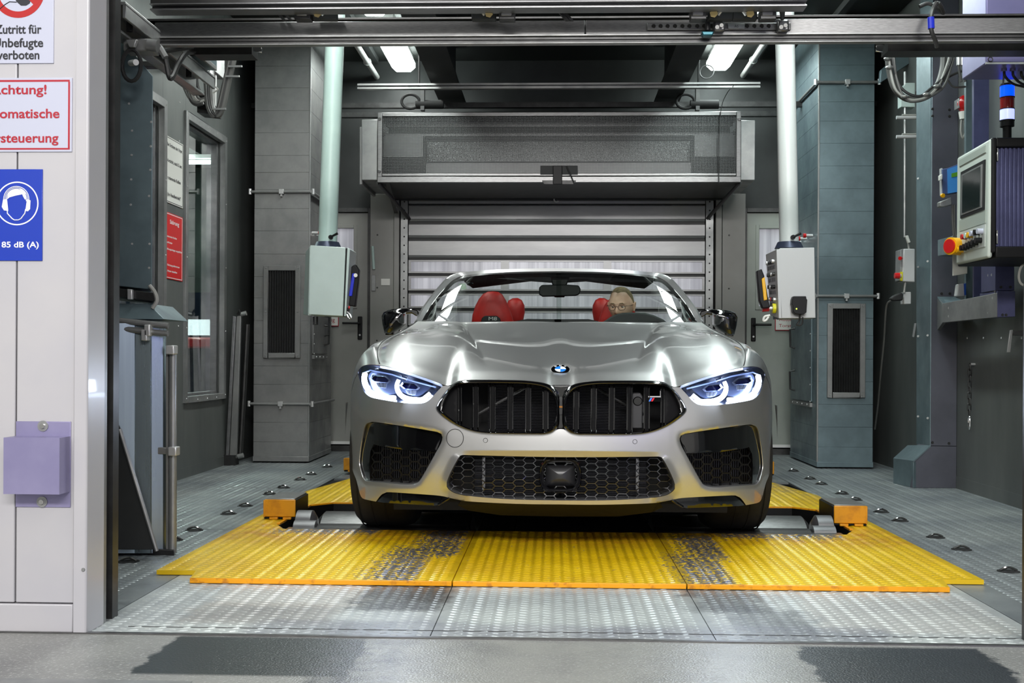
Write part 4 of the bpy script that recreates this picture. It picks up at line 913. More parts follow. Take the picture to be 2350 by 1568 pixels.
for px, x, lb in ((850, -1.53, 'left'), (1715, 1.60, 'right')):
    t = thing('ceiling_conduit', 'pale conduit pipe along the ceiling beside the %s luminaires' % lb, 'pipe', (x, 7, 2.96))
    MB().tube([(x, 4.7, 3.22), (x, 9.7, 3.22)], .024, 12).build('pipe', 'white_paint', t, smooth=True)
    for yy in (7.7, 8.3, 9.2): MB().tube(arc_pts((x, yy, 3.22), .03, 0, 6.28, 12, (1, 0, 0), (0, 0, 1)), .004, 6).build('clip', 'rivet', t, smooth=True)
c = at(1622, 165, 9.0)
t = tag(MB().tube(arc_pts(c, .055, 0, 12.0, 40, (1, 0, .1), (0, .2, 1)), .005, 6).build('cable_coil', 'cable_dk', None, smooth=True), 'dark cable coil hanging below the right luminaire', 'cable')
t = tag(MB().tube(smooth_path([at(1685, 195, 8.25), at(1668, 215, 8.5), at(1655, 250, 8.55), at(1650, 330, 8.56), at(1650, 420, 8.55)]), .003, 6).build('thin_cable', 'cable_dk', None, smooth=True), 'thin cable hanging over the right end of the air curtain', 'cable')

# ---- hanging control boxes on poles
def pendant(s, label, pole_m, box_m, top, bot, boxpx, Y):
    t = thing('control_pendant', label, 'control box', at((top + bot) / 2, 560, Y))
    a = at(top, 60, Y); b = at(bot, 556, Y); d = (a - b).normalized(); a2 = a + d * ((ZC - a.z) / d.z)
    MB().cyl(b, a2, .0585, n=28).build('pole', pole_m, t, smooth=True)
    c = b + Vector((0, 0, -.03)); MB().cyl(c + Vector((0, 0, -.01)), c + Vector((0, 0, .03)), .088, .07, n=28).build('swivel', mat('dark_blue_grey_metal', (58, 64, 84), .4, .4), t, smooth=True)
    h = at(bot + 8, 545, Y - .07); MB().cyl(h, h + Vector((0, -.02, -.0)), .014).build('clamp_lever', 'black_plastic', t, smooth=True)
    MB().tube([h + Vector((0, -.02, 0)), h + Vector((.045, -.025, .022))], [.006, .008], 8).build('clamp_handle', 'black_plastic', t, smooth=True)
    return t
PY = 7.0
tL = pendant(-1, 'pale green control box hanging on a pale green pole, left', 'pole_green', 'box_green', 769, 752, None, PY)
def qbox(name, l, d, mm, par, **k): return MB().prism(l, d).build(name, mm, par, **k)
# box: front face towards the gate (corners in the photo), turned slightly
F = [at(712, 563, PY - .15), at(793, 568, PY - .15), at(787, 726, PY - .15), at(708, 722, PY - .15)]
qbox('enclosure', F, Vector((-.022, .24, 0)), 'box_green', tL, bevel=.004)
S_ = [at(710, 563, PY - .14), at(701, 580, PY + .02), at(697, 720, PY + .02), at(708, 722, PY - .14)]
qbox('side_panel', [at(711, 566, PY - .145), at(701.5, 579, PY + .05), at(696, 722, PY + .05), at(707, 724, PY - .145)], Vector((.02, .004, 0)), 'box_green', tL, bevel=.002)
qbox('gasket', [at(794, 570, PY - .14), at(797, 570, PY - .14), at(790, 726, PY - .14), at(786, 726, PY - .14)], Vector((0, .2, 0)), 'black_plastic', tL)
qbox('door', [at(797, 568, PY - .14), at(803, 572, PY - .14), at(794, 726, PY - .14), at(789, 726, PY - .14)], Vector((0, .22, 0)), 'box_green', tL, bevel=.003)
q = at(724, 740, PY); MB().tube([at(720, 727, PY), at(720, 745, PY), at(728, 745, PY), at(728, 727, PY)], .006, 8).build('hook', 'steel_dk', tL, smooth=True)
def handheld(label, l, col, Y, strip, tip):
    t = thing('handheld_reader', label, 'hand tool', at(sum(p[0] for p in l) / len(l), sum(p[1] for p in l) / len(l), Y))
    MB().prism([at(a, b, Y) for a, b in l], (0, .05, 0)).build('body', 'black_plastic', t, bevel=.006, segs=3)
    MB().prism([at(a, b, Y - .006) for a, b in strip], (0, .02, 0)).build('side_strip', col, t, bevel=.003)
    return t
t = handheld('black handheld reader with blue side strip on the left control box', [(806, 612), (815, 606), (824, 620), (822, 650), (815, 704), (800, 702), (804, 660)], 'blue_pl', PY - .12, [(808, 628), (815, 627), (808, 680), (800, 680)], None)
MB().cyl(at(816, 632, PY - .13), at(816, 632, PY - .14), .012).build('button', 'sign_white2', t, smooth=True)
MB().box(*[v for v in (at(800, 0, PY).x, at(812, 0, PY).x, PY - .12, PY - .08, at(800, 716, PY).z, at(800, 708, PY).z)]).build('plug', 'black_plastic', t, bevel=.003)
MB().cyl(at(800, 706, PY - .12), at(803, 706, PY - .12), .009).build('red_button', 'red', t, smooth=True)
t = tag(MB().tube(smooth_path([at(797, 716, PY - .12), at(803, 722, PY - .12), at(806, 730, PY - .12), at(801, 731, PY - .12), at(796, 722, PY - .12)]), .006, 8).build('snap_hook', 'chrome', None, smooth=True), 'bright snap hook below the left control box', 'hook')
tR = pendant(1, 'light grey control box with push buttons hanging on a pole, right', 'pole_white', 'box_white', 1801, 1811, None, PY)
PR_ = PY - .15
qbox('enclosure', [at(1789, 570, PR_), at(1869, 568, PR_), at(1872, 730, PR_), at(1792, 731, PR_)], Vector((.02, .24, 0)), 'box_white', tR, bevel=.004)
qbox('gasket', [at(1786, 574, PR_ + .01), at(1790, 574, PR_ + .01), at(1793, 730, PR_ + .01), at(1789, 731, PR_ + .01)], Vector((0, .2, 0)), 'black_plastic', tR)
dface = [at(1786.5, 572, PR_), at(1779, 573, PR_ - .005), at(1758, 583, PR_ + .22), at(1768, 726, PR_ + .22), at(1790, 731, PR_)]
D0, D1, D2, D3 = at(1782, 572, PR_), at(1757, 584, PR_ + .24), at(1768, 724, PR_ + .24), at(1787, 731, PR_)
df = qbox('door', [D0, D1, D2, D3], Vector((.022, 0, 0)), 'box_white', tR, bevel=.003)
for r_ in range(4):
    for c_ in range(4):
        u = .22 + .6 * c_ / 3.4; v = .16 + .19 * r_
        p = D0.lerp(D1, 1 - u).lerp(D3.lerp(D2, 1 - u), v)
        bm_ = ('ink_black', 'steel_dk', 'black_plastic', 'ink_black')[r_]
        if r_ == 3 and c_ == 1: bm_ = 'red'
        MB().cyl(p, p + Vector((-.016, 0, 0)), .012, n=10).build('push_button', 'rivet' if (r_ + c_) % 3 == 0 else bm_, df, smooth=True)
        MB().box(p.x - .003, p.x + .002, p.y - .012, p.y + .012, p.z - .045, p.z - .022).build('button_label', 'ink_black', df)
p = at(1772, 708, PR_ + .06)
es_ = MB().cyl(p + Vector((.0, 0, 0)), p + Vector((.02, 0, 0)), .03, n=18).build('emergency_plate', mat('yellow_green_plate', (214, 206, 20), 0, .4), tR)
MB().cyl(p, p + Vector((-.02, 0, 0)), .011).build('stem', 'rivet', es_, smooth=True); MB().cyl(p + Vector((-.02, 0, 0)), p + Vector((-.06, 0, 0)), .019, .022, n=18).build('emergency_button', 'red', es_, smooth=True)
t = thing('radio_receiver', 'black receiver box with green light on the right control box', 'receiver', at(1836, 700, PR_ - .05))
bd = MB().prism([at(a, b, PR_ - .055) for a, b in ((1821, 680), (1850, 680), (1851, 686), (1853, 688), (1852, 700), (1851, 717), (1844, 722), (1826, 721), (1820, 716), (1819, 701), (1817, 698), (1818, 687))], (0, .05, 0)).build('body', 'black_plastic', t, bevel=.003)
MB().cyl(at(1828, 709, PR_ - .056), at(1828, 709, PR_ - .06), .004, n=10).build('indicator', mat('green_indicator', (180, 240, 60), 0, .4, emis=(180, 255, 60), es=5), t)
MB().tube(smooth_path([at(1836, 721, PR_ - .02), at(1834, 738, PR_), at(1828, 746, PR_), at(1840, 745, PR_), at(1842, 728, PR_)]), .005, 6).build('cable', 'cable_dk', t, smooth=True)
t = handheld('black handheld reader with yellow side strip on the right control box', [(1737, 622), (1748, 617), (1754, 632), (1764, 690), (1768, 706), (1750, 708), (1743, 690)], 'yellow_pl', PR_ + .0, [(1748, 640), (1755, 636), (1761, 688), (1753, 690)], None)
t = tag(MB().tube(smooth_path([at(1767, 724, PR_), at(1755, 727, PR_), at(1752, 736, PR_), at(1758, 735, PR_), at(1764, 727, PR_)]), .007, 8).build('snap_hook', 'sign_white2', None, smooth=True), 'white snap hook below the right control box', 'hook')
# ---- right side: steel column with foot
t = thing('steel_column', 'grey steel column with flared foot against the right wall', 'column', (2.45, 7.2, 0))
cy0 = 7.2; cxl = at(2136, 900, cy0).x
B(cxl, XR, cy0, 7.2 + .22, .26, ZC).build('face', mat('violet_lit_column', (96, 97, 108), .35, .45, (84, 85, 94), 3), t, bevel=.003)  # violet cast of the hall light is in the face colour
MB().prism([(cxl, cy0 - .002, .26), (cxl - .004, cy0, .26), (cxl - .004, cy0 + .23, .26), (cxl, cy0 + .23, .26)], (0, 0, ZC - .26)).build('side_sheet', 'galv_teal_cast', t)
struct_side = MB().prism([at(2103, 1035, 7.45), at(2136, 1035, cy0 + .002), at(2136, 120, cy0 + .002), at(2103, 120, 7.45)], (.01, .01, 0)).build('flank', 'galv_teal_cast', t, bevel=.002)
ft = MB().prism([at(2096, 1058, cy0), at(2136, 1022, cy0), (XR, cy0, at(2136, 1022, cy0).z), (XR, cy0, 0), at(2092, 1120, cy0)], (0, .22, 0)).build('foot', 'violet_lit_column' if 0 else MATS['violet_lit_column'], t, bevel=.003)
MB().prism([at(2050, 1052, 7.45), at(2083, 1022, 7.45), at(2136, 1022, cy0), at(2096, 1058, cy0 - .01)], (0, 0, -.01)).build('foot_top', 'galv_teal_cast', t)
MB().prism([at(2050, 1052, 7.45), at(2096, 1060, cy0 - .01), at(2096, 1120, cy0 - .01), at(2050, 1110, 7.45)], (.02, .01, 0)).build('foot_flank', 'galv_teal_cast', t, bevel=.002)
rivets([at(2107 + 0, y, 7.4) for y in (410, 613, 772, 956)] + [at(2129, y, 7.22) for y in (600, 770, 960)], (-.6, -1, 0), .008, t)
rivets([at(x, y, cy0) for x, y in ((2140, 250), (2179, 252), (2140, 266), (2179, 267), (2161, 674), (2180, 674), (2140, 1016), (2178, 1018))], (0, -1, 0), .009, t, 'steel_dk', 'bolt')
# bracket arm carrying the console
t = thing('console_bracket', 'bolted grey sheet metal bracket arm carrying the operator console', 'bracket', at(2240, 710, 6.4))
ax = at(2152, 700, 7.0).x
A = [at(2152, 686, 7.15), at(2162, 700, 6.9), at(2287, 676, 6.0), at(2287, 728, 6.0), at(2162, 740, 6.9), at(2152, 756, 7.15)]
qbox('arm', [at(2162, 697, 6.9), at(2288, 672, 6.1), at(2288, 728, 6.1), at(2162, 741, 6.9)], Vector((.03, .03, 0)), 'galv', t, bevel=.002)
qbox('arm_root', [at(2151, 681, 7.15), at(2163, 697, 6.9), at(2163, 741, 6.9), at(2151, 758, 7.15)], Vector((.03, .03, 0)), 'galv', t, bevel=.002)
qbox('arm_top', [at(2151, 681, 7.15), at(2190, 681, 7.15), at(2210, 690, 6.8), at(2163, 698, 6.9)], Vector((0, 0, -.01)), 'galv_teal_cast', t)
qbox('front_plate', [at(2289, 668, 6.1), at(2330, 668, 6.1), at(2330, 727, 6.1), at(2289, 728, 6.1)], Vector((0, .25, 0)), 'violet_lit_dk', t, bevel=.002)
qbox('upright', [at(2284, 600, 6.12), at(2328, 600, 6.12), at(2328, 667, 6.12), at(2284, 667, 6.12)], Vector((0, .2, 0)), 'violet_lit_dk', t, bevel=.002)
qbox('upright_side', [at(2268, 602, 6.3), at(2284, 600, 6.12), at(2284, 682, 6.12), at(2268, 684, 6.3)], Vector((.02, .02, 0)), 'galv', t, bevel=.002)
rivets([at(x, y, 6.1 + (2289 - x) * .0063) for x, y in ((2179, 707), (2179, 726), (2241, 699), (2242, 720), (2270, 632), (2278, 631), (2269, 686), (2280, 684), (2270, 718))], (-1, -.4, 0), .010, t)
rivets([at(x, y, 6.1) for x, y in ((2297, 659), (2319, 659), (2301, 723), (2309, 723))], (0, -1, 0), .008, t, 'steel_dk', 'bolt')
qbox('web_plate', [at(2235, 604, 6.6), at(2268, 604, 6.6), at(2262, 684, 6.6), at(2235, 690, 6.6)], Vector((0, .02, 0)), 'violet_lit_dk', t)
qbox('upper_arm', [at(2152, 551, 6.9), at(2190, 541, 6.5), at(2190, 582, 6.5), at(2152, 588, 6.9)], Vector((.1, .03, 0)), 'galv_teal_cast', t, bevel=.002)
# pale wall post behind console and blue console
struct('trim_7', MB().prism([at(2217, 120, 6.9), at(2233, 120, 6.9), at(2233, 690, 6.9), at(2217, 690, 6.9)], (0, .03, 0)), 'galv_teal_cast')
struct('trim_8', MB().prism([at(2235, 120, 6.7), at(2272, 120, 6.7), at(2272, 560, 6.7), at(2235, 560, 6.7)], (0, .03, 0)), 'violet_lit_dk')
t = thing('operator_console', 'grey operator console with dark screen and buttons on the right', 'console', at(2240, 450, 5.7))
Yn, Yf = 5.5, 6.0
def cpt(u, v, off=0.0):
    """u 0 far..1 near, v 0 top..1 bottom on the console face that looks to the car"""
    a = at(2196, 362, Yf).lerp(at(2271, 318, Yn), u); b = at(2194, 608, Yf).lerp(at(2266, 592, Yn), u)
    return a.lerp(b, v) + Vector((-off, 0, 0))
def cq(u0, u1, v0, v1, off, th, mm, par, nm, **k): return qbox(nm, [cpt(u0, v0, off), cpt(u1, v0, off), cpt(u1, v1, off), cpt(u0, v1, off)], Vector((th, 0, 0)), mm, par, **k)
grey = mat('console_grey', (196, 204, 196), 0, .4); grey2 = mat('console_grey_dark', (160, 168, 160), 0, .4)
cq(0, 1, 0, 1, 0, .025, grey, t, 'frame', bevel=.02, segs=4)
cq(.10, .90, .04, .10, .004, .01, grey2, t, 'top_recess')
cq(.12, .93, .60, .70, .003, .01, grey2, t, 'middle_strip')
cq(.16, .90, .16, .585, .005, .01, 'black_plastic', t, 'screen_surround')
cq(.20, .84, .19, .56, .008, .01, 'galv_light', t, 'screen_frame'); cq(.25, .80, .205, .545, .010, .01, mat('dark_screen', (30, 40, 40), 0, .12), t, 'screen')
cq(.12, .93, .71, .90, .003, .01, mat('console_light', (190, 194, 190), 0, .4), t, 'button_panel')
for k, (u, v, m_) in enumerate([(.36, .77, 'red'), (.47, .77, 'pole_green'), (.55, .77, 'yellow_pl'), (.64, .765, 'sign_white'), (.76, .765, 'black_plastic'), (.86, .765, 'sign_white'), (.25, .88, 'yellow_pl'), (.36, .87, 'black_plastic'), (.45, .865, 'black_plastic'), (.54, .86, 'black_plastic'), (.63, .855, 'black_plastic'), (.72, .85, 'black_plastic'), (.83, .84, 'black_plastic')]):
    p = cpt(u, v); MB().cyl(p, p + Vector((-.03 if v < .8 else -.035, 0, 0)), .014, n=12).build('push_button', m_, t, smooth=True)
p = cpt(.12, .84)
sw = MB().cyl(p, p + Vector((-.06, -.03, 0)), .045, n=24).build('main_switch', 'yellow_pl', t, smooth=True)
MB().cyl(p + Vector((-.06, -.03, 0)), p + Vector((-.068, -.034, 0)), .036, n=24).build('switch_face', 'red', sw, smooth=True)
bx0 = at(2275, 450, Yn).x
zc0, zc1 = at(2300, 338, Yn).z, at(2300, 566, Yn).z
B(bx0 + .018, bx0 + .42, Yn - .01, Yf, zc0 - .0, zc0 + .045).build('top_cap', 'black_plastic', t, bevel=.006)
B(bx0 + .018, bx0 + .42, Yn - .01, Yf, zc1 - .055, zc1).build('bottom_cap', 'black_plastic', t, bevel=.006)
B(bx0 - .002, bx0 + .020, Yn - .012, Yn + .02, zc1 - .03, zc0 + .045).build('edge_post', 'black_plastic', t, bevel=.006)
B(bx0 + .02, bx0 + .42, Yn + .02, Yf, zc1, zc0).build('cabinet', 'violet_lit_dk', t)
n = 18
for k in range(n):
    x = bx0 + .026 + .02 * k; B(x, x + .012, Yn + .008, Yn + .022, zc1, zc0).build('rib', 'violet_lit_dk', t, bevel=.003)
for za, zb in ((340, 370), (528, 560)): B(at(2291, 0, Yn).x - .005, at(2291, 0, Yn).x + .003, Yn - .006, Yn + .01, at(2291, zb, Yn).z, at(2291, za, Yn).z).build('hinge_pin', 'chrome', t, bevel=.002)
# signal tower
c = at(2311, 320, 5.6)
t = thing('signal_tower', 'signal light tower with blue, red and white segments on the console', 'signal light', c)
MB().cyl(c, at(2311, 288, 5.6), .021).build('stem', 'black_plastic', t, smooth=True)
Zs = lambda p: at(2311, p, 5.6).z
rr = .033
def seg(p0, p1, m_, nm, r_=rr): return MB().cyl((c.x, 5.6, Zs(p1)), (c.x, 5.6, Zs(p0)), r_, n=24).build(nm, m_, t, smooth=True)
seg(277, 291, 'black_plastic', 'base'); seg(251, 277, mat('lit_white_segment', (200, 205, 255), 0, .2, emis=(150, 160, 255), es=1.7), 'white_light'); seg(224, 251, mat('red_segment', (150, 4, 12), 0, .2, coat=.6), 'red_light')
seg(197, 224, mat('lit_blue_segment', (20, 80, 230), 0, .2, emis=(0, 60, 255), es=2.2), 'blue_light'); seg(193, 197, 'black_plastic', 'cap')
for p in (277, 251, 224, 197): seg(p - 1, p + 1, 'rubber', 'collar', rr + .002)
# white box top right
t = thing('terminal_box', 'white terminal box with violet-lit front at the top right corner', 'box', at(2290, 130, 5.2))
q = B(at(2263, 0, 5.2).x, at(2263, 0, 5.2).x + .5, 5.2, 5.5, at(2290, 146, 5.2).z, ZC - .3).build('housing', 'violet_lit', t, bevel=.006)
qbox('side', [at(2240, 90, 5.45), at(2262, 85, 5.205), at(2262, 147, 5.205), at(2240, 160, 5.45)], Vector((.01, 0, 0)), 'box_white', t, bevel=.003)
qbox('underside', [at(2240, 160, 5.45), at(2262, 147, 5.2), at(2350, 147, 5.2), at(2370, 160, 5.45)], Vector((0, 0, .01)), 'box_white', t)
MB().tube(arc_pts(at(2273, 136, 5.198), .010, 0, 6.28, 14, (1, 0, 0), (0, 0, 1)), .002, 6).build('stud', 'steel_dk', t)
for k, px in enumerate((2304, 2324, 2343)):
    MB().cyl(at(px, 150, 5.3), at(px, 164, 5.3), .013).build('gland', 'violet_lit', t, smooth=True)
    MB().tube(smooth_path([at(px, 162, 5.3), at(px + 3, 176, 5.3), at(px + 20, 192, 5.35), at(px + 48, 200, 5.4)]), .006, 6).build('cable', 'cable_dk', t, smooth=True)
MB().tube(smooth_path([at(2304, 162, 5.3), at(2303, 180, 5.3), at(2302, 193, 5.3)]), .004, 6).build('cable', 'cable', t, smooth=True)
# red beacon
c = at(2209, 238, 7.0)
t = thing('warning_beacon', 'red beacon lamp with white base on the right wall', 'beacon', c)
MB().ell(c + Vector((.01, 0, 0)), .042, .05, .052).build('dome', 'red', t, smooth=True)
MB().cyl(c + Vector((.01, 0, -.05)), c + Vector((.01, 0, -.095)), .034, .026).build('base', 'sign_white2', t, smooth=True)
B(c.x - .03, c.x - .02, 6.98, 7.06, c.z - .03, c.z + .03).build('mount', 'galv_light', t, bevel=.003)
MB().tube(smooth_path([at(2207, 272, 7), at(2205, 300, 7), at(2210, 317, 7), at(2216, 300, 7), at(2212, 276, 7)]), .006, 6).build('cable', 'cable_lt', t, smooth=True)
# cables upper right
t = tag(MB().tube(smooth_path([at(2038, 122, 6.8), at(2041, 160, 6.8), at(2052, 200, 6.8), at(2075, 224, 6.8), at(2105, 228, 6.8), at(2130, 218, 6.8), at(2152, 196, 6.8), at(2164, 158, 6.8), at(2166, 122, 6.8)]), .020, 8).build('cable_bundle', 'cable', None, smooth=True), 'thick bundle of grey cables sagging at upper right', 'cable')
for k, (dx, dy, m_) in enumerate(((4, -9, 'cable_dk'), (8, 8, 'cable'), (-3, 4, 'cable_lt'))):
    MB().tube(smooth_path([at(2042 + dx, 122, 6.75), at(2048 + dx, 165 + dy, 6.75), at(2060 + dx, 204 + dy, 6.75), at(2085, 224 + dy, 6.75), at(2112, 226 + dy * .6, 6.75), at(2134, 214 + dy, 6.75), at(2158 + dx, 190 + dy, 6.75), at(2176 + dx, 150, 6.75), at(2184 + dx, 122, 6.75)]), .008, 6).build('cable', m_, t, smooth=True)
for a, b_ in ((2037, 135), (2041, 155), (2076, 222), (2127, 217), (2151, 198)):
    c = at(a, b_, 6.74); MB().ell(c, .024, .024, .012, 8, 6).build('cable_tie', 'galv_light', t, smooth=True)
t = tag(MB().tube(smooth_path([at(2150, 196, 6.9), at(2180, 175, 6.9), at(2215, 160, 6.9)]), .008, 6).build('branch_cable', 'cable', None, smooth=True), 'single grey cable running from the sagging bundle to the wall post', 'cable')
MB().tube(smooth_path([at(2174, 182, 6.9), at(2186, 198, 6.9), at(2200, 200, 6.9), at(2216, 199, 6.9)]), .006, 6).build('cable', 'cable', t, smooth=True)
for k, (px, lb) in enumerate(((2164, 'left'), (2200, 'right'))):
    t = thing('cable_gland_pair', 'pair of cable glands above the red beacon, %s pair' % lb, 'cable gland', at(px, 140, 6.9), 'cable glands at the upper right')
    for d_ in (0, 9):
        MB().cyl(at(px + d_, 122, 6.85), at(px + d_, 150, 6.85), .013, n=10).build('gland', 'rivet', t, smooth=True)
        MB().tube(smooth_path([at(px + d_, 148, 6.85), at(px + d_ + 2, 165, 6.85), at(px + d_ + (6 if px > 2180 else -8), 188, 6.85)]), .007, 6).build('cable', 'cable', t, smooth=True)
# slim conduit with clamps and junction box
t = thing('wall_conduit', 'slim bright conduit with cross pegs on the right rear wall', 'pipe', at(2077, 400, 7.9))
MB().tube([at(2077, 165, 7.9), at(2076, 545, 7.9)], .009, 8).build('pipe', 'galv_light', t, smooth=True)
for py in (265, 270, 309, 314): MB().tube([at(2057 if py in (270, 314) else 2070, py, 7.8), at(2102, py, 7.8)], .012 if py in (270, 314) else .009, 8).build('peg', 'box_white' if py in (270, 314) else 'cable_lt', t, smooth=True)
t = thing('junction_box', 'small pale green junction box behind the cable bundle, upper right', 'box', at(2085, 220, 7.9))
px_box(t, 'box', [(2068, 205), (2080, 190), (2100, 190), (2100, 246), (2068, 245)], 7.88, .08, 'box_green', bevel=.003)
c = at(2098, 220, 7.9); B(c.x - .02, XR, 7.9, 7.93, c.z - .03, c.z + .03).build('mount', 'galv', t)
# emergency stop box
t = thing('emergency_stop_box', 'light grey box with red emergency stop knob on the right column', 'switch box', at(2085, 610, 7.3))
px_box(t, 'box', [(2074, 571), (2100, 571), (2100, 648), (2071, 646)], 7.3, .12, 'box_white', bevel=.006)
px_box(t, 'side', [(2067, 573), (2074, 571), (2072, 646), (2066, 644)], 7.31, .11, 'galv_light', bevel=.003)
px_box(t, 'yellow_plate', [(2067, 624), (2072, 624), (2071, 645), (2067, 644)], 7.29, .02, 'yellow_green_plate' if 0 else MATS['yellow_green_plate'])
MB().cyl(at(2068, 633, 7.28), at(2063, 633, 7.28), .012).build('stem', 'rivet', t, smooth=True); MB().cyl(at(2064, 633, 7.28), at(2053, 633, 7.28), .02, .018).build('emergency_button', 'red', t, smooth=True)
MB().cyl(at(2068, 593, 7.29), at(2065, 593, 7.28), .012).build('red_lamp', 'red', t, smooth=True)
for a, b_ in ((2086, 571), (2078, 648)): MB().tube(smooth_path([at(a, b_, 7.33), at(a - 2, b_ + (-16 if b_ < 600 else 12), 7.33), at(a - 3, b_ + (-30 if b_ < 600 else 24), 7.33)]), .007, 6).build('cable', 'cable_lt', t, smooth=True)
px_box(t, 'connector', [(2078, 541), (2084, 540), (2090, 556), (2084, 558)], 7.3, .02, 'sign_white2', bevel=.002)
t = thing('socket_box', 'small white socket box with black plug below the emergency stop box', 'socket', at(2082, 684, 7.4))
px_box(t, 'box', [(2075, 670), (2091, 670), (2091, 698), (2075, 698)], 7.35, .08, 'box_white', bevel=.004)
px_box(t, 'plug', [(2043, 686), (2052, 678), (2070, 671), (2074, 676), (2072, 690), (2050, 691)], 7.34, .05, 'rubber', bevel=.008)
MB().tube(smooth_path([at(2044, 690, 7.36), at(2034, 705, 7.4), at(2029, 780, 7.5), at(2022, 850, 7.6), at(2015, 930, 7.8), at(2008, 985, 8.0)]), .006, 6).build('cable', 'cable', t, smooth=True)
# blue meter behind console
t = thing('blue_display_unit', 'small display unit with blue face left of the operator console', 'display', at(2180, 420, 6.3))
px_box(t, 'housing', [(2162, 388), (2174, 386), (2200, 376), (2200, 442), (2175, 446), (2164, 446)], 6.3, .05, mat('blue_grey_plastic', (64, 80, 120), 0, .4), bevel=.004)
px_box(t, 'face', [(2175, 388), (2200, 379), (2200, 440), (2176, 444)], 6.29, .01, mat('blue_screen', (60, 124, 190), 0, .3, emis=(70, 150, 220), es=.12))
px_box(t, 'green_display', [(2184, 398), (2200, 394), (2200, 404), (2184, 407)], 6.285, .008, mat('green_screen', (90, 150, 40), 0, .3))
px_box(t, 'back_bar', [(2160, 386), (2163, 386), (2164, 448), (2161, 448)], 6.31, .03, 'box_white')
px_box(t, 'knob', [(2157, 402), (2163, 399), (2163, 412), (2157, 414)], 6.28, .03, 'sign_white2', bevel=.003)
px_box(t, 'holder', [(2157, 463), (2173, 457), (2183, 452), (2185, 470), (2165, 475), (2157, 474)], 6.3, .05, 'galv_light', bevel=.004)
MB().cyl(at(2162, 449, 6.28), at(2165, 449, 6.27), .012).build('yellow_knob', 'yellow_pl', t, smooth=True)
for a in (2186, 2190): MB().tube(smooth_path([at(a, 470, 6.35), at(a, 500, 6.35), at(a + 1, 520, 6.35), at(a + 3, 545, 6.35)]), .006, 6).build('cable', 'cable', t, smooth=True)
px_box(t, 'white_board', [(2188, 540), (2222, 540), (2220, 628), (2188, 633)], 6.75, .02, 'sign_white2', bevel=.002)
t = thing('door_intercom', 'small white and blue handset unit below the white board on the right', 'handset', at(2206, 665, 6.8))
px_box(t, 'body', [(2199, 652), (2213, 650), (2216, 681), (2195, 681)], 6.8, .05, 'box_white', bevel=.006)
px_box(t, 'blue_side', [(2213, 652), (2217, 650), (2217, 677), (2214, 678)], 6.79, .04, mat('blue_part', (40, 90, 190), 0, .4))
# hanging chain
t = thing('hanging_chain', 'dark steel chain with bright snap hook hanging on the right wall', 'chain', atx(2226, 835, XR))
X = XR - .03
top = atx(2226, 836, X); bot = atx(2224, 955, X); n = 9
MB().cyl(top + Vector((.03, 0, 0)), top, .008).build('eyelet', 'rivet', t, smooth=True)
for k in range(n):
    c = top.lerp(bot, (k + .5) / n); h = (top.z - bot.z) / n * .66; w_ = .0105
    sd_ = (0, 1, 0) if k % 2 == 0 else (1, 0, 0)
    pts = [c + Vector(sd_) * (w_ * math.cos(a)) + Vector((0, 0, (h - w_) * (1 if math.sin(a) > 0 else -1) + w_ * math.sin(a))) for a in np.linspace(.01, 6.28, 13)[:-1]]
    MB().tube(pts, .0032, 6, closed=True).build('link', 'steel_dk', t, smooth=True)
c = atx(2224, 970, X)
MB().tube([c + Vector((0, .014 * math.cos(a), .042 * math.sin(a))) for a in np.linspace(0, 6.28, 18)[:-1]], .004, 6, closed=True).build('snap_hook', 'chrome', t, smooth=True)
t = thing('wall_hook', 'flat steel strap hook on the right wall near the photo edge', 'hook', at(2320, 780, 6.1))
px_box(t, 'strap', [(2318, 758), (2325, 757), (2319, 809), (2311, 809)], 6.05, .008, 'galv_light', bevel=.002)
px_box(t, 'arm', [(2325, 759), (2360, 759), (2360, 770), (2325, 770)], 6.1, .03, 'steel_dk', bevel=.002)
t = tag(MB().tube(smooth_path([at(2360, 605, 5.6), at(2344, 612, 5.6), at(2338, 635, 5.6), at(2344, 652, 5.6), at(2362, 657, 5.6)]), .006, 6).build('cable_loop', 'cable_lt', None, smooth=True), 'grey cable loop under the console at the right edge', 'cable')
t = tag(px_box(None, 'hanging_lever', [(2099, 742), (2103, 742), (2098, 774), (2094, 773)], 7.45, .01, 'galv_light'), 'thin bright lever hanging left of the right column', 'lever')
t = thing('ceiling_brace', 'diagonal grey brace at the upper right behind the cables', 'brace', at(2060, 150, 8.0))
px_box(t, 'brace', [(2020, 190), (2022, 160), (2065, 122), (2103, 122), (2103, 135)], 8.2, .05, 'galv_teal_cast', bevel=.003)

# ================================================================== SIGNS ON THE OUTER WALL
WY = 3.22
def sign_board(label, px0, px1, py0, py1, m_, Y=WY, name='safety_sign'):
    p, q = at(px0, py0, Y), at(px1, py1, Y)
    t = thing(name, label, 'sign', ((p.x + q.x) / 2, Y, q.z))
    bd = B(p.x, q.x, Y - .004, Y, q.z, p.z).build('board', m_, t, bevel=.001)
    return t, p, q
def wtext(s, cx, base, width, cap, m_, par, bold=0): return text(s, at(cx, base - cap / 2, WY - .0045), (1, 0, 0), (0, 0, 1), width / FP * WY, cap / FP * WY, m_, par, bold=bold)
t, p, q = sign_board('white prohibition sign with black text at the top left corner', -44, 124, -90, 146, 'sign_white')
wtext('Zutritt für', 42, 77, 110, 20, 'ink_black', t, .02); wtext('Unbefugte', 42, 108, 118, 20, 'ink_black', t, .02); wtext('verboten', 42, 136, 100, 20, 'ink_black', t, .02)
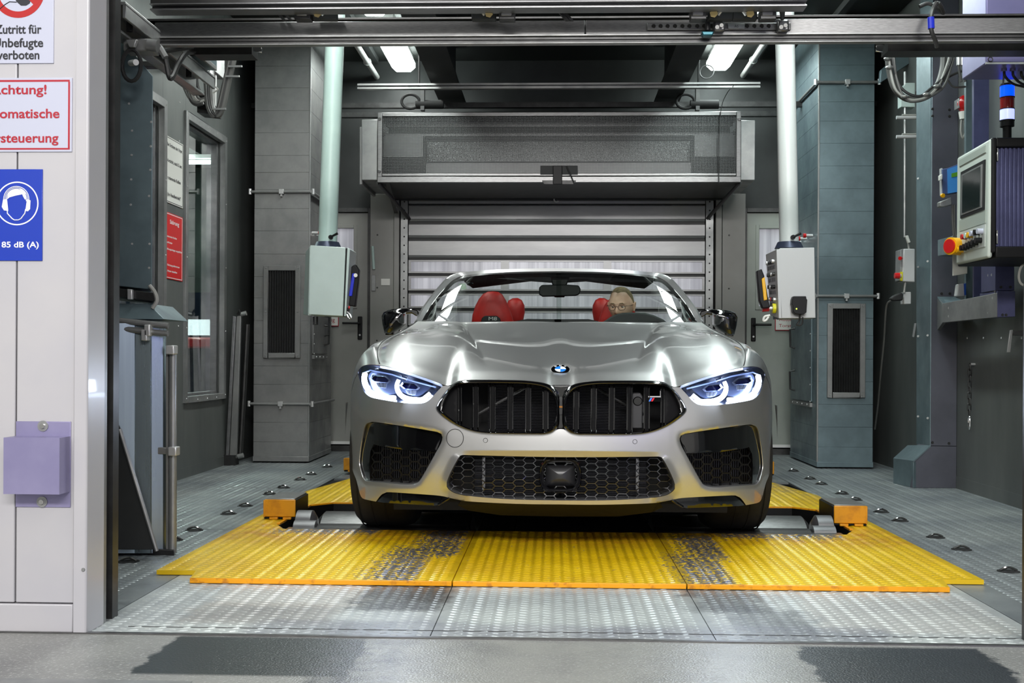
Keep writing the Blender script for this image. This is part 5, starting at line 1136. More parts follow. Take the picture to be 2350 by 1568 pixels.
def disc_ring(cx, cy, r0, r1, m_, par, nm, Y=WY - .0046, n=48, a0=0, a1=2 * math.pi):
    c = at(cx, cy, Y); s = WY / FP
    A = [c + Vector((r0 * s * math.cos(a0 + (a1 - a0) * i / n), 0, r0 * s * math.sin(a0 + (a1 - a0) * i / n))) for i in range(n + 1)]
    Bq = [c + Vector((r1 * s * math.cos(a0 + (a1 - a0) * i / n), 0, r1 * s * math.sin(a0 + (a1 - a0) * i / n))) for i in range(n + 1)]
    return MB().grid([A, Bq]).build(nm, m_, par, fix=False)
disc_ring(42, -20, 47, 62, 'sign_ring', t, 'ring')
qbox('bar', [at(a, b, WY - .0048) for a, b in ((8, -62), (18, -70), (92, 3), (80, 14))], Vector((0, .0004, 0)), 'sign_ring', t)
qbox('figure', [at(a, b, WY - .0046) for a, b in ((30, -50), (56, -50), (66, -20), (72, -3), (68, 8), (60, 13), (48, 13), (38, 4), (30, -10))], Vector((0, .0003, 0)), 'ink_black', t)
MB().tube([at(a, b, WY - .0048) for a, b in ((-2, 22), (12, 10), (22, 4), (38, 5))], .0012, 6).build('outline', 'ink_black', t)
t, p, q = sign_board('white sign with red border and red text warning of automatic gate', -80, 166, 180, 349, 'sign_white')
for a in ((-74, 160, 184, 187.5), (-74, 160, 340, 343.5), (-74, -70.5, 187.6, 339.9), (156.5, 160, 187.6, 339.9)):
    u, v = at(a[0], a[2], WY - .0044), at(a[1], a[3], WY - .0044); B(u.x, v.x, u.y, u.y + .0005, v.z, u.z).build('border', 'ink_red', t)
wtext('Achtung!', 42, 216, 134, 21, 'ink_red', t, .018); wtext('Automatische', 42, 271, 195, 21, 'ink_red', t, .018); wtext('Torsteuerung', 42, 327, 190, 21, 'ink_red', t, .018)
t, p, q = sign_board('blue ear protection sign with white head symbol, lowest on the white wall', -16, 98, 389, 599, 'sign_blue')
disc_ring(39, 467, 48, 51, 'ink_white', t, 'ring')
def poly(l, m_, nm, dy=.0006): return qbox(nm, [at(a, b, WY - .0044 - dy) for a, b in l], Vector((0, .0003, 0)), m_, t)
arcs = lambda cx, cy, rx, ry, a0, a1, n=16: [(cx + rx * math.cos(a0 + (a1 - a0) * i / n), cy - ry * math.sin(a0 + (a1 - a0) * i / n)) for i in range(n + 1)]
# headband, hair, ear cups, chin line
for rx, ry, w_ in ((29, 29, .0012), (26, 26, .0009), (23, 23, .0012)): MB().tube([at(a, b, WY - .005) for a, b in [(37.5 - rx, 462)] + arcs(37.5, 457, rx, ry, math.pi, 0) + [(37.5 + rx, 462)]], w_, 5).build('headband', 'ink_white', t)
poly([(16, 456), (19, 444), (26, 437), (36, 434), (50, 434), (58, 441), (61, 457), (57, 458), (53, 451), (51, 446), (36, 449), (22, 453), (17, 457)], 'ink_white', 'hair')
poly([(7, 458), (16, 457), (19, 484), (9, 483), (4, 475)], 'ink_white', 'ear_cup'); poly([(62, 457), (70, 460), (69, 480), (64, 485), (58, 484)], 'ink_white', 'ear_cup')
MB().tube([at(a, b, WY - .005) for a, b in ((17, 480), (17, 490), (28, 502), (33, 505), (42, 505), (48, 502), (57, 490), (59, 480))], .0016, 5).build('chin_line', 'ink_white', t)
wtext('85 dB (A)', 46.5, 568, 88, 13, 'ink_white', t, .02)
# left wall signs
def wall_sign(label, x0, x1, yt0, yb0, m_, lines, ink, border=None):
    X = XL + .003; a = atx(x0, yt0, X); b = atx(x1, yt0, X); zb = atx(x0, yb0, X).z
    t = thing('wall_sign', label, 'sign', (X, (a.y + b.y) / 2, zb))
    B(X - .002, X + .002, a.y, b.y, zb, a.z).build('board', m_, t, bevel=.001)
    w_ = b.y - a.y; h = a.z - zb
    if border:
        for q in ((.03, .97, .015, .025), (.03, .97, .975, .985), (.03, .045, .015, .985), (.955, .97, .015, .985)): B(X + .002, X + .0026, a.y + w_ * q[0], a.y + w_ * q[1], zb + h * q[2], zb + h * q[3]).build('border', border, t)
    for s_, u0, u1, v, cap in lines: text(s_, (X + .0022, a.y + w_ * (u0 + u1) / 2, zb + h * (1 - v)), (0, 1, 0), (0, 0, 1), w_ * (u1 - u0), h * cap, ink, t, bold=.02)
wall_sign('white sign with four lines of black text on the left wall', 378, 420, 308, 462, 'sign_white2', [('"Bei Ertönen der Hupe:', .08, .94, .12, .05), ('Vorsicht, nach 3 sec', .10, .92, .36, .05), ('rotierende Rollen', .14, .86, .62, .05), ('(im Handbetrieb)"', .14, .86, .87, .05)], 'ink_black', 'ink_black')
wall_sign('red sign headed Störung with white text on the left wall', 377, 419, 484, 638, 'sign_red', [('Störung', .28, .78, .13, .06), ('rotierende Rollen', .08, .66, .36, .028), ('und/oder', .08, .42, .45, .028), ('Lüftungsanlage ausgefallen', .08, .96, .55, .028), ('1. Fahrzeug abbremsen', .08, .82, .79, .028), ('2. Motor abstellen', .08, .68, .88, .028)], 'ink_white', 'ink_white')
# sheet metal cover box on the white wall
t = thing('metal_cover_box', 'folded steel cover box screwed to the white wall at lower left', 'box', at(95, 1165, WY))
pur = mat('violet_lit_box', (150, 145, 180), .35, .35, (138, 133, 170), 5)  # violet reflection on the steel put into its colour
a, b_ = at(37, 967, WY - .002), at(162, 1165, WY - .002); B(a.x, b_.x, WY - .004, WY, b_.z, a.z).build('back_plate', pur, t, bevel=.001)
D = WY - .075; fa, fb = at(12, 1007, D), at(138, 1133, D)
ba, bb_ = at(37, 1000, WY), at(162, 1133, WY)
bm_ = MB(); bm_.box(ba.x, bb_.x, D, D + .003, fb.z, fa.z).box(bb_.x - .003, bb_.x, D + .003, WY - .004, fb.z, fa.z).box(ba.x, ba.x + .003, D + .003, WY - .004, fb.z, fa.z).box(ba.x, bb_.x, D, WY - .004, fa.z, fa.z + .003).box(ba.x, bb_.x, D, WY - .004, fb.z - .003, fb.z)
bm_.build('cover', pur, t)
for px, py in ((99, 978), (97, 1152)):
    c = at(px, py, WY - .004); f = MB().cyl(c, c + Vector((0, -.003, 0)), .0155, n=24).build('washer', 'galv_light', t); MB().cyl(c + Vector((0, -.003, 0)), c + Vector((0, -.009, 0)), .007, n=12).build('screw', 'chrome', f, smooth=True)
c = at(183, 695, WY); B(c.x - .002, c.x + .001, WY - .002, WY, c.z - .012, c.z + .012).build('edge_chip', 'rubber', wf)
# ================================================================== THE CAR
CX = .030
def paint():
    m = bpy.data.materials.new('silver_grey_metallic_paint'); t = NT(m)
    t.b.inputs['Base Color'].default_value = lin((198, 198, 198)); t.b.inputs['Metallic'].default_value = .8
    t.b.inputs['Roughness'].default_value = .34; t.b.inputs['Coat Weight'].default_value = 1; t.b.inputs['Coat Roughness'].default_value = .02
    return m
M['paint'] = paint()
M['leather'] = mat('red_leather', (176, 26, 20), 0, .5, (158, 20, 16), 12)
M['leather_dk'] = mat('dark_red_leather', (130, 16, 16), 0, .5)
M['dash'] = mat('dark_dashboard', (46, 46, 48), 0, .6)
M['rad'] = mat('radiator_black', (26, 26, 34), .4, .4)
car = thing('convertible_car', 'silver grey convertible car with lit headlights and open roof on the roller bench', 'car', (CX, 5.3, 0))

def yf(px, py):
    """depth of the nose surface"""
    u = min(abs(1286 - px) / 481, 1.05)
    y = 4.36 + .22 * u * u + .42 * u ** 10
    v = (py - 1010) / 150
    if v < 0: y += .055 * min(v * v, 1.3)
    else: y += .05 * v * v
    k = max(0, min(1, (u - .42) / .08)); k = k * k * (3 - 2 * k)
    s = max(0, min(1, (py - 1034) / 14))
    e = max(0, min(1, (1162 - py) / 12))
    y += .0125 * s * (1 - k) * (1 if py < 1100 else e * .0 + .3)
    return y
def N(px, py, off=0.0): 
    return at(px, py, yf(px, py) + off)
def catmull(P, step=6.0, closed=False, tight=None):
    out = []; n = len(P)
    rng = range(n if closed else n - 1)
    for i in rng:
        a = P[(i - 1) % n] if (closed or i > 0) else P[0]; b = P[i]; c = P[(i + 1) % n]; d = P[(i + 2) % n] if (closed or i + 2 < n) else P[-1]
        L = math.hypot(c[0] - b[0], c[1] - b[1]); k = max(1, int(L / step))
        for j in range(k):
            t = j / k
            out.append(tuple(.5 * (2 * b[q] + (c[q] - a[q]) * t + (2 * a[q] - 5 * b[q] + 4 * c[q] - d[q]) * t * t + (3 * b[q] - a[q] - 3 * c[q] + d[q]) * t ** 3) for q in (0, 1)))
    if not closed: out.append(tuple(P[-1]))
    return out
def pip(x, y, poly):
    c = False; n = len(poly); j = n - 1
    for i in range(n):
        (x1, y1), (x2, y2) = poly[i], poly[j]
        if (y1 > y) != (y2 > y) and x < (x2 - x1) * (y - y1) / (y2 - y1) + x1: c = not c
        j = i
    return c
def segdist(x, y, pts):
    A = np.array(pts); d = (A[:, 0] - x) ** 2 + (A[:, 1] - y) ** 2; return math.sqrt(d.min())
def sheet(outer, holes, lift, step=7.0, edge=3.2, extra=()):
    """triangulated sheet inside outer minus holes, lifted to 3D"""
    pts = list(outer); E = [(i, (i + 1) % len(outer)) for i in range(len(outer))]
    for h in holes:
        n0 = len(pts); pts += list(h); E += [(n0 + i, n0 + (i + 1) % len(h)) for i in range(len(h))]
    bnd = np.array(pts)
    xs = [p[0] for p in outer]; ys = [p[1] for p in outer]; y = min(ys); r = 0
    while y < max(ys):
        x = min(xs) + (step / 2 if r % 2 else 0)
        while x < max(xs):
            if pip(x, y, outer) and not any(pip(x, y, h) for h in holes) and ((bnd[:, 0] - x) ** 2 + (bnd[:, 1] - y) ** 2).min() > edge * edge: pts.append((x, y))
            x += step
        y += step * .87; r += 1
    if extra:
        pts = pts[:len(bnd)] + [p for p in pts[len(bnd):] if not (1029 < p[1] < 1052 and p[0] > 1060)] + [p for p in extra if pip(p[0], p[1], outer) and ((bnd[:, 0] - p[0]) ** 2 + (bnd[:, 1] - p[1]) ** 2).min() > .4]
    V, _, F, *_r = mgeo.delaunay_2d_cdt([Vector(p) for p in pts], E, [], 0, 1e-4)
    b = MB(); b.v = [lift(v.x, v.y) for v in V]
    for f in F:
        cx = sum(V[i].x for i in f) / 3; cy = sum(V[i].y for i in f) / 3
        if pip(cx, cy, outer) and not any(pip(cx, cy, h) for h in holes): b.f.append(tuple(f))
    return b
def rim(loop, lift, steps, closed=True, cxy=None):
    """wall running back from an edge; steps: (inset in pixels towards the centre, depth)"""
    if cxy is None: cxy = (sum(p[0] for p in loop) / len(loop), sum(p[1] for p in loop) / len(loop))
    rows = []
    for ins, d in steps:
        row = []
        for x, y in loop:
            dx, dy = cxy[0] - x, cxy[1] - y; L = math.hypot(dx, dy) or 1
            p = lift(x + dx / L * ins, y + dy / L * ins) if ins else lift(x, y)
            row.append(p + Vector((0, d, 0)))
        if closed: row.append(row[0])
        rows.append(row)
    return MB().grid(rows)
def both(b, name, m, parent, **k):      # one object that spans the middle line
    q = MB(); q.join(b); q.join(b.mirrored(CX))
    for v in q.v:
        if abs(v.x - CX) < .0035: v.x = CX
    return q.build(name, m, parent, weld=.0006, **k)
def pair(b, name, m, parent, **k):      # a left and a right piece
    return b.build(name, m, parent[0] if isinstance(parent, list) else parent, **k), b.mirrored(CX).build(name, m, parent[1] if isinstance(parent, list) else parent, **k)

# ---- outlines, photo pixels, left half
HEAD = [(821, 858), (826, 846), (834, 840), (845, 838), (860, 838), (909, 847), (967, 865), (1013, 882), (1016, 886), (1005, 897), (994, 909), (984, 919), (967, 926), (927, 925), (874, 917), (847, 910), (834, 897), (827, 878)]
KOUT = [(1284, 912), (1284, 940), (1284, 965), (1282, 979), (1275, 988), (1265, 995), (1250, 998.5), (1235, 999), (1180, 998.5), (1128, 997), (1096, 994), (1069, 987), (1042, 975), (1021, 961), (1006, 948), (1000, 937), (1004, 926), (1011, 914), (1022, 899), (1034, 887), (1047, 878), (1069, 873), (1110, 872), (1155, 872.5), (1208, 874), (1249, 879.5), (1268, 887), (1279, 896)]
KIN = [(1275.5, 930), (1276, 945), (1275.5, 960), (1272, 974), (1266, 984), (1258, 989.5), (1248, 991.5), (1230, 992), (1180, 991.5), (1130, 991), (1101, 989), (1074, 982), (1048, 969), (1030, 956), (1018, 945), (1015, 938), (1018, 928), (1024, 914), (1032, 900), (1042, 889), (1052, 884), (1066, 882), (1110, 881), (1155, 881.5), (1208, 883.5), (1244, 889), (1262, 899), (1271, 912)]
VENT = [(842, 972), (850, 969), (862, 969), (914, 976.5), (967, 985), (1004, 992), (1013, 996), (1015.5, 1003), (1012, 1018), (999, 1042), (983, 1071), (966, 1100), (958, 1109), (946, 1112), (925, 1112.5), (887, 1109), (852, 1106), (838, 1104), (833, 1097), (828, 1082), (824.5, 1065), (825.5, 1045), (828, 1025), (832, 1000), (836, 982)]
INT = [(1288, 1049.5), (1200, 1048), (1100, 1045.5), (1062, 1044.5), (1056, 1046), (1047, 1060), (1034, 1085), (1026, 1106), (1026, 1117), (1036, 1127), (1053, 1134), (1088, 1140), (1155, 1145.5), (1220, 1148), (1288, 1149)]
SPL = [(863, 1151.5), (869, 1143), (877, 1134.5), (885, 1131), (895, 1130), (950, 1133.5), (1008, 1138), (1032, 1143)]
# ---- bumper
up_ = catmull([(1286, 985), (1281, 985.5), (1275, 988), (1265, 995), (1250, 998.5)], 4) + catmull(KOUT[6:20], 5)[1:]
hl = HEAD[8:] + [HEAD[0]]
sil = [(821, 858), (814, 872), (809, 890), (806, 908), (804.5, 935), (804, 960), (804, 1000), (804.5, 1040), (806, 1066), (811, 1085), (817, 1100), (822, 1118), (826, 1134), (832, 1144), (845, 1148), (863, 1151.5)]
bot = [(1061, 1149.5), (1088, 1152), (1155, 1155.5), (1220, 1157.5), (1288, 1158)]
outer = up_ + [(1035.5, 886.5)] + [(1024, 886)] + catmull(hl, 5) + catmull(sil, 5)[1:] + catmull(SPL, 5)[1:] + catmull(bot, 8)
# outer ends at (1288,1158); back up the middle line, round the lower intake
outer += [(1288, 1150)] + catmull(INT[::-1], 6) + [(1288, v_) for v_ in range(1045, 988, -5)]
cl = []
for p in outer:
    p = (min(p[0], 1288.0), p[1])
    if not cl or math.hypot(p[0] - cl[-1][0], p[1] - cl[-1][1]) > .8: cl.append(p)
cl[0] = (1288, 985)
outer = cl
vent_l = catmull(VENT, 5, closed=True)
vc = (920, 1040)
def bump_lift(x, y):
    p = N(x, y)
    # crease between vent and middle intake, dished surface above the vent
    d = segdist(x, y, vent_l)
    inside = pip(x, y, vent_l)
    if d < 10: p = N(x, y, .007 * (1 - d / 10) ** 2)
    if y > 1050 and 985 < x < 1075:
        e = segdist(x, y, INTL)
        if e < 14: p = p + Vector((0, -.012 * (1 - e / 14), 0))
    return p
INTL = catmull(INT, 6)
bp = sheet(outer, [vent_l], bump_lift, 6.5, 3.0, [(x_, y_) for x_ in range(1064, 1286, 5) for y_ in (1031, 1033.2, 1034.6, 1036, 1039, 1042, 1044)])
bp.join(rim(vent_l, lambda x, y: N(x, y, .007), [(0, 0), (.8, .006), (1.5, .03), (2.5, .10)], True, vc))
bp.join(rim(INTL, N, [(0, 0), (1.2, .012), (2.2, .04), (3, .12)], False, (1286, 1098)))
bp.join(rim(catmull(bot, 8), N, [(0, 0), (-2, .03), (-2, .25), (6, .6)], False, (1286, 1100)))
both(bp, 'front_bumper', 'paint', car, smooth=True, angle=50)
# splitter blades
b = sheet(catmull(SPL, 5) + [(1020, 1153), (1008, 1159), (996, 1161), (914, 1156), (880, 1154)], [], lambda x, y: N(x, y, .02 - .0006 * (y - 1131)), 7)
b.join(rim([(863, 1151.5), (880, 1154), (914, 1156), (996, 1161), (1008, 1159), (1020, 1153), (1032, 1143)], lambda x, y: N(x, y, .02 - .0006 * (y - 1131)), [(0, 0), (0, .2)], False, (950, 1145)))
pair(b, 'splitter', 'piano', car, smooth=True)
p = MB().tube([N(1031, 1143, 0), N(1020, 1150, -.005), N(1006, 1158, 0)], .005, 8); pair(p, 'splitter_trim', 'piano', car, smooth=True)
# under tray
pair(MB().prism([at(1288, 1150, 4.6), at(1060, 1148, 4.6), at(1050, 1160, 4.62), at(1075, 1172, 4.7), at(1150, 1183, 4.8), at(1288, 1186, 4.8)], (0, .4, 0)), 'under_tray', 'rubber', car)
pair(MB().box(CX - .72, CX, 4.9, 8.8, .14, .2), 'floor_pan', 'black_plastic', car)
# ---- side vents: gloss upper shelf, honeycomb lower
def honey(poly, lift, w, h, wall, dep, x0, x1, y0, y1, sq=.28):
    b = MB(); c = 0; x = x0
    while x < x1:
        y = y0 + (h / 2 if c % 2 else 0)
        while y < y1:
            if pip(x, y, poly):
                def hx(s): return [(x - w * .66 * s, y), (x - w * .36 * s, y - h / 2 * s), (x + w * .36 * s, y - h / 2 * s), (x + w * .66 * s, y), (x + w * .36 * s, y + h / 2 * s), (x - w * .36 * s, y + h / 2 * s)]
                O = [lift(*q) for q in hx(1.03)]; I = [lift(*q) for q in hx(1 - wall)]
                D = Vector((0, dep, 0)); n0 = 6
                b.add(O + I + [p + D for p in I], [(i, (i + 1) % 6, 6 + (i + 1) % 6, 6 + i) for i in range(6)] + [(6 + i, 6 + (i + 1) % 6, 12 + (i + 1) % 6, 12 + i) for i in range(6)])
            y += h
        x += w; c += 1
    return b
vin = [(vc[0] + (x - vc[0]) * 1.0, vc[1] + (y - vc[1]) * 1.0) for x, y in vent_l]
shelf = [(833, 985), (846, 972), (862, 970), (914, 978), (967, 986), (1010, 994), (1013, 1004), (1001, 1036), (990, 1036), (930, 1033), (872, 1024), (857, 1020), (850, 1036), (848, 1060), (849, 1105), (836, 1104), (827, 1070), (827, 1030)]
b = sheet(shelf, [], lambda x, y: N(x, y, .045 - .0002 * max(0, min(50, y - 985))), 7); pair(b, 'vent_surround', 'piano', car, smooth=True)
lower = [(858, 1022), (872, 1026), (930, 1034), (1000, 1038), (983, 1071), (966, 1100), (950, 1110), (887, 1108), (860, 1105)]
b = honey([(850, 1015), (1003, 1030), (960, 1115), (850, 1112)], lambda x, y: N(x, y, .05), 21.5, 20, .16, .02, 866, 1005, 1030, 1116)
pair(b, 'honeycomb_grille', 'black_plastic', car, smooth=False)
b = MB()
for k in range(34):
    x = 845 + k * 4.9; b.prism([at(x, 1020, 4.95 - .0018 * (x - 845)), at(x + 2.2, 1020, 4.95 - .0018 * (x - 845)), at(x + 2.2, 1112, 4.95 - .0018 * (x - 845)), at(x, 1112, 4.95 - .0018 * (x - 845))], (0, .01, 0))
pair(b, 'vent_fins', 'rad', car, kind='stuff')
pair(MB().prism([at(x, y, 5.0 - .0018 * (x - 845)) for x, y in ((828, 970), (1015, 990), (1000, 1115), (828, 1115))], (0, .01, 0)), 'vent_back', 'black', car)
# ---- middle intake honeycomb + sensor
bk = catmull(INT, 6)
poly_i = [(1290, 1046)] + [(x, y) for x, y in INT[1:]] + [(1290, 1150)]
b = honey([(1290, 1050), (1050, 1046), (1022, 1108), (1040, 1130), (1100, 1142), (1290, 1150)], lambda x, y: N(x, y, .035), 23.6, 15.0, .10, .02, 1286 - 23.6 * 11, 1290, 1056, 1150)
both(b, 'honeycomb_grille', mat('gloss_black_grille', (14, 14, 18), 0, .18, coat=.6), car)
both(MB().prism([at(x, y, 4.62) for x, y in ((1020, 1040), (1288, 1040), (1288, 1152), (1020, 1152))], (0, .01, 0)), 'intake_back', 'black', car)
b = MB()
for k in range(26): 
    y = 1056 + k * 3.6; b.prism([at(1090, y, 4.52), at(1288, y, 4.52), at(1288, y + 1.6, 4.52), at(1090, y + 1.6, 4.52)], (0, .01, 0))
both(b, 'radiator_fins', 'rad', car, kind='stuff')
pair(MB().box(at(1108, 1000, 4.5).x, at(1114, 1000, 4.5).x, 4.49, 4.51, at(1100, 1124, 4.5).z, at(1100, 1050, 4.5).z), 'radiator_bracket', 'alu', car)
OCT = lambda s, cx=1286, cy=1092: [(cx - 50 * s, cy), (cx - 48 * s, cy - 20 * s), (cx - 36 * s, cy - 37 * s), (cx - 20 * s, cy - 39 * s), (cx + 20 * s, cy - 39 * s), (cx + 36 * s, cy - 37 * s), (cx + 48 * s, cy - 20 * s), (cx + 50 * s, cy), (cx + 48 * s, cy + 20 * s), (cx + 36 * s, cy + 37 * s), (cx + 20 * s, cy + 39 * s), (cx - 20 * s, cy + 39 * s), (cx - 36 * s, cy + 37 * s), (cx - 48 * s, cy + 20 * s)]
cm = [catmull(OCT(s), 6, closed=True) for s in (1, .93, .80, .74)]
ln = min(len(q) for q in cm); cm = [[q[int(i * len(q) / ln)] for i in range(ln)] for q in cm]
rows = [[at(x, y, d) for x, y in q] for q, d in zip(cm, (4.41, 4.375, 4.385, 4.44))]
for r_ in rows: r_.append(r_[0])
sf = MB().grid(rows); sn = sf.build('radar_sensor', MATS['gloss_black_grille'], car, smooth=True, angle=60)
lensp = [(1286 + 36 * math.cos(a) * (1 + .0), 1092 - 28 * math.sin(a)) for a in np.linspace(0, 2 * math.pi, 25)[:-1]]
lensp = [(1286 + max(-34, min(34, 46 * math.cos(a))), 1092 - max(-24, min(25, 44 * math.sin(a)))) for a in np.linspace(0, 2 * math.pi, 33)[:-1]]
b = MB(); c0 = at(1286, 1092, 4.392); ring1 = [at(x, y, 4.42) for x, y in lensp]; ring2 = [at(1286 + (x - 1286) * .7, 1092 + (y - 1092) * .7, 4.400) for x, y in lensp]
b.ring(ring1, ring2); n_ = len(b.v); b.add(ring2 + [c0], [(i, (i + 1) % len(ring2), len(ring2)) for i in range(len(ring2))])
b.build('radar_lens', mat('smoked_lens', (34, 34, 36), 0, .3), sn, smooth='all', weld=.0002)
MB().prism([at(x, y, 4.45) for x, y in catmull(OCT(.92), 8, closed=True)], (0, .02, 0)).build('sensor_back', 'black', sn)
# ---- kidney grille
def resample(l, n):
    L = [0]; m = len(l)
    for i in range(m): L.append(L[-1] + math.hypot(l[(i + 1) % m][0] - l[i][0], l[(i + 1) % m][1] - l[i][1]))
    out = []; 
    for k in range(n):
        s = L[-1] * k / n; i = max(j for j in range(m) if L[j] <= s + 1e-9); t = (s - L[i]) / (L[i + 1] - L[i] + 1e-9)
        a, b = l[i], l[(i + 1) % m]; out.append((a[0] + (b[0] - a[0]) * t, a[1] + (b[1] - a[1]) * t))
    return out
ko = resample(catmull(KOUT, 4, closed=True), 160); ki = resample(catmull(KIN, 4, closed=True), 160)
def lerp2(a, b, t): return (a[0] + (b[0] - a[0]) * t, a[1] + (b[1] - a[1]) * t)
rows = []
for t_, d in ((0, .012), (.0, -.006), (.18, -.018), (.5, -.024), (.82, -.02), (1, -.006), (1.0, .05)):
    r_ = [N(*lerp2(a, c, t_), d) for a, c in zip(ko, ki)]; rows.append(r_ + [r_[0]])
kf = pair(MB().grid(rows), 'grille_frame', 'piano', car, smooth=True, angle=60)
def kin_bounds(x):
    ys = []; m = len(ki)
    for i in range(m):
        a, c = ki[i], ki[(i + 1) % m]
        if (a[0] > x) != (c[0] > x): ys.append(a[1] + (c[1] - a[1]) * (x - a[0]) / (c[0] - a[0]))
    return min(ys), max(ys)
for x in (1055, 1091, 1130, 1171, 1212, 1252):
    for s_ in (0, 1):
        yt, yb_ = kin_bounds(x); q = MB(); w_ = 5.6 if x != 1055 else 3.5
        for a in (-1, 1):
            q.tube([N(x + a * w_, yt - 1, .01), N(x + a * w_, yt + 8, -.004), N(x + a * w_, (yt + yb_) / 2, 0.0), N(x + a * w_, yb_ - 6, .0), N(x + a * w_, yb_ + 1, .012)], .0032, 8)
        wb_ = MB()
        wb_.prism([N(x - w_, yt + 3, .022), N(x + w_, yt + 3, .022), N(x + w_, yb_ - 2, .026), N(x - w_, yb_ - 2, .026)], (0, .03, 0))
        (q if s_ == 0 else q.mirrored(CX)).build('grille_bar', 'piano', kf[s_], smooth=True)
        (wb_ if s_ == 0 else wb_.mirrored(CX)).build('grille_web', mat('corner_black', (10, 10, 12), 0, .6, spec=.15), kf[s_])
q = MB(); q.tube([at(1098, 950, 4.53), at(1209, 889, 4.50)], .0065, 8)
q.build('strut', mat('satin_bar', (150, 150, 150), .8, .25), kf[0], smooth=True); q.mirrored(CX).build('strut', 'steel_dk', kf[1], smooth=True)
b = MB()
for k in range(30):
    y = 884 + k * 3.6; b.prism([at(1120, y, 4.60), at(1284, y, 4.60), at(1284, y + 1.6, 4.60), at(1120, y + 1.6, 4.60)], (0, .01, 0))
both(b, 'radiator_fins', 'rad', car, kind='stuff')
both(MB().prism([at(x, y, 4.66) for x, y in ((1000, 868), (1288, 868), (1288, 1002), (1000, 1002))], (0, .01, 0)), 'grille_back', 'black', car)
pair(MB().prism([at(1092, 930, 4.58), at(1098, 920, 4.58), at(1098, 968, 4.58), at(1092, 968, 4.58)], (0, .01, 0)), 'radiator_bracket', 'alu', car)
# corner filler panels at the outer tips
pair(sheet([q for q in ki if q[0] < 1052] , [], lambda x, y: N(x, y, .02), 8), 'grille_corner', mat('corner_black', (10, 10, 12), 0, .6, spec=.15), car, smooth=True)
# centre plate with camera
cpl = MB().prism([at(x, y, 4.385) for x, y in ((1280, 912), (1292, 912), (1294, 935), (1295, 975), (1291, 984), (1281, 984), (1277, 975), (1278, 935))], (0, .06, 0)).build('camera_plate', mat('grille_centre_plate', (66, 66, 66), .4, .35), car, bevel=.002)
MB().cyl(at(1286, 946, 4.386), at(1286, 946, 4.378), .010, n=16).build('camera', 'piano', cpl, smooth=True)
MB().prism([at(x, y, 4.382) for x, y in ((1279, 932), (1293, 932), (1293, 936), (1279, 936))], (0, .004, 0)).build('orange_tab', mat('amber_plastic', (190, 120, 20), 0, .4), cpl)
MB().prism([at(x, y, 4.40) for x, y in ((1262, 884), (1310, 884), (1300, 900), (1293, 916), (1279, 916), (1272, 900))], (0, .05, 0)).build('grille_bridge', 'piano', car, bevel=.004)
# night camera in the right kidney and the striped badge
nb = MB().prism([at(x, y, 4.42) for x, y in ((1452, 902), (1470, 902), (1475, 910), (1475, 984), (1450, 984), (1450, 908))], (0, .08, 0)).build('night_camera', mat('satin_black', (40, 40, 42), 0, .35), kf[1], bevel=.004)
c = at(1463.5, 921, 4.418); MB().cyl(c, c + Vector((0, -.004, 0)), .018, .015, n=24).build('camera_lens', 'piano', nb, smooth=True)
bd = MB().prism([N(1488, 909.5, -.004), N(1518, 909.5, -.004), N(1518, 912, -.004), N(1488, 912, -.004)], (0, .01, 0)).build('badge', 'rivet', kf[1])
for x0_, m_ in ((1490, mat('badge_blue', (70, 130, 235), 0, .3)), (1495.5, mat('badge_red', (225, 25, 35), 0, .3))):
    MB().prism([N(x0_ + 3, 913.5, -.006), N(x0_ + 7, 913.5, -.006), N(x0_ + 2.5, 921.5, -.006), N(x0_ - 1.5, 921.5, -.006)], (0, .008, 0)).build('badge_stripe', m_, bd)
MB().prism([N(1500, 913, -.004), N(1517, 913, -.004), N(1517, 922, -.004), N(1500, 922, -.004)], (0, .008, 0)).build('badge_plate', 'piano', bd)
MB().prism([N(1515, 897, -.004), N(1518, 897, -.004), N(1518, 909, -.004), N(1515, 909, -.004)], (0, .008, 0)).build('badge_edge', 'rivet', bd)
# tow cover and parking sensors
tc = [N(1044 + 19.5 * math.cos(a), 1006 - 21 * math.sin(a), -.0012) for a in np.linspace(0, 2 * math.pi, 33)[:-1]]
MB().tube(tc, .0012, 6, closed=True).build('tow_hook_cover', 'steel_dk', car, smooth=True)
for x in (1114, 1457):
    q = MB().tube([N(x + 5 * math.cos(a), 1011 + (3 if x > 1200 else 0) - 5 * math.sin(a), -.001) for a in np.linspace(0, 2 * math.pi, 17)[:-1]], .0009, 5, closed=True); q.build('parking_sensor', 'steel_dk', car)

# ---- hood
def ws(pts, n):
    P = [Vector(p) for p in pts]; L = [0]
    for a, c in zip(P, P[1:]): L.append(L[-1] + (c - a).length)
    out = []
    for k in range(n):
        s = L[-1] * k / (n - 1); i = max(j for j in range(len(P) - 1) if L[j] <= s + 1e-9); t = (s - L[i]) / (L[i + 1] - L[i] + 1e-9); out.append(P[i].lerp(P[i + 1], min(t, 1)))
    return out
HF = [(1286, 889), (1272, 887), (1262, 884), (1249, 879), (1208, 873.5), (1155, 872), (1110, 871.5), (1069, 872), (1050, 875.5), (1036, 883.5), (1024, 885), (1013, 881.5), (967, 864.5), (909, 846.5), (872, 838.5)]
NS, NTt = 120, 70
Fc = ws([N(*p) for p in catmull(HF, 6)], NS)
Cc = [(4.405, None), (4.47, .722), (4.55, .741), (4.7, .768), (4.9, .801), (5.15, .841), (5.4, .879), (5.7, .928), (5.95, .97), (6.12, .997)]
Fc[0].x = CX
cz_ = np.polyfit([c[0] for c in Cc[1:]], [c[1] for c in Cc[1:]], 3)
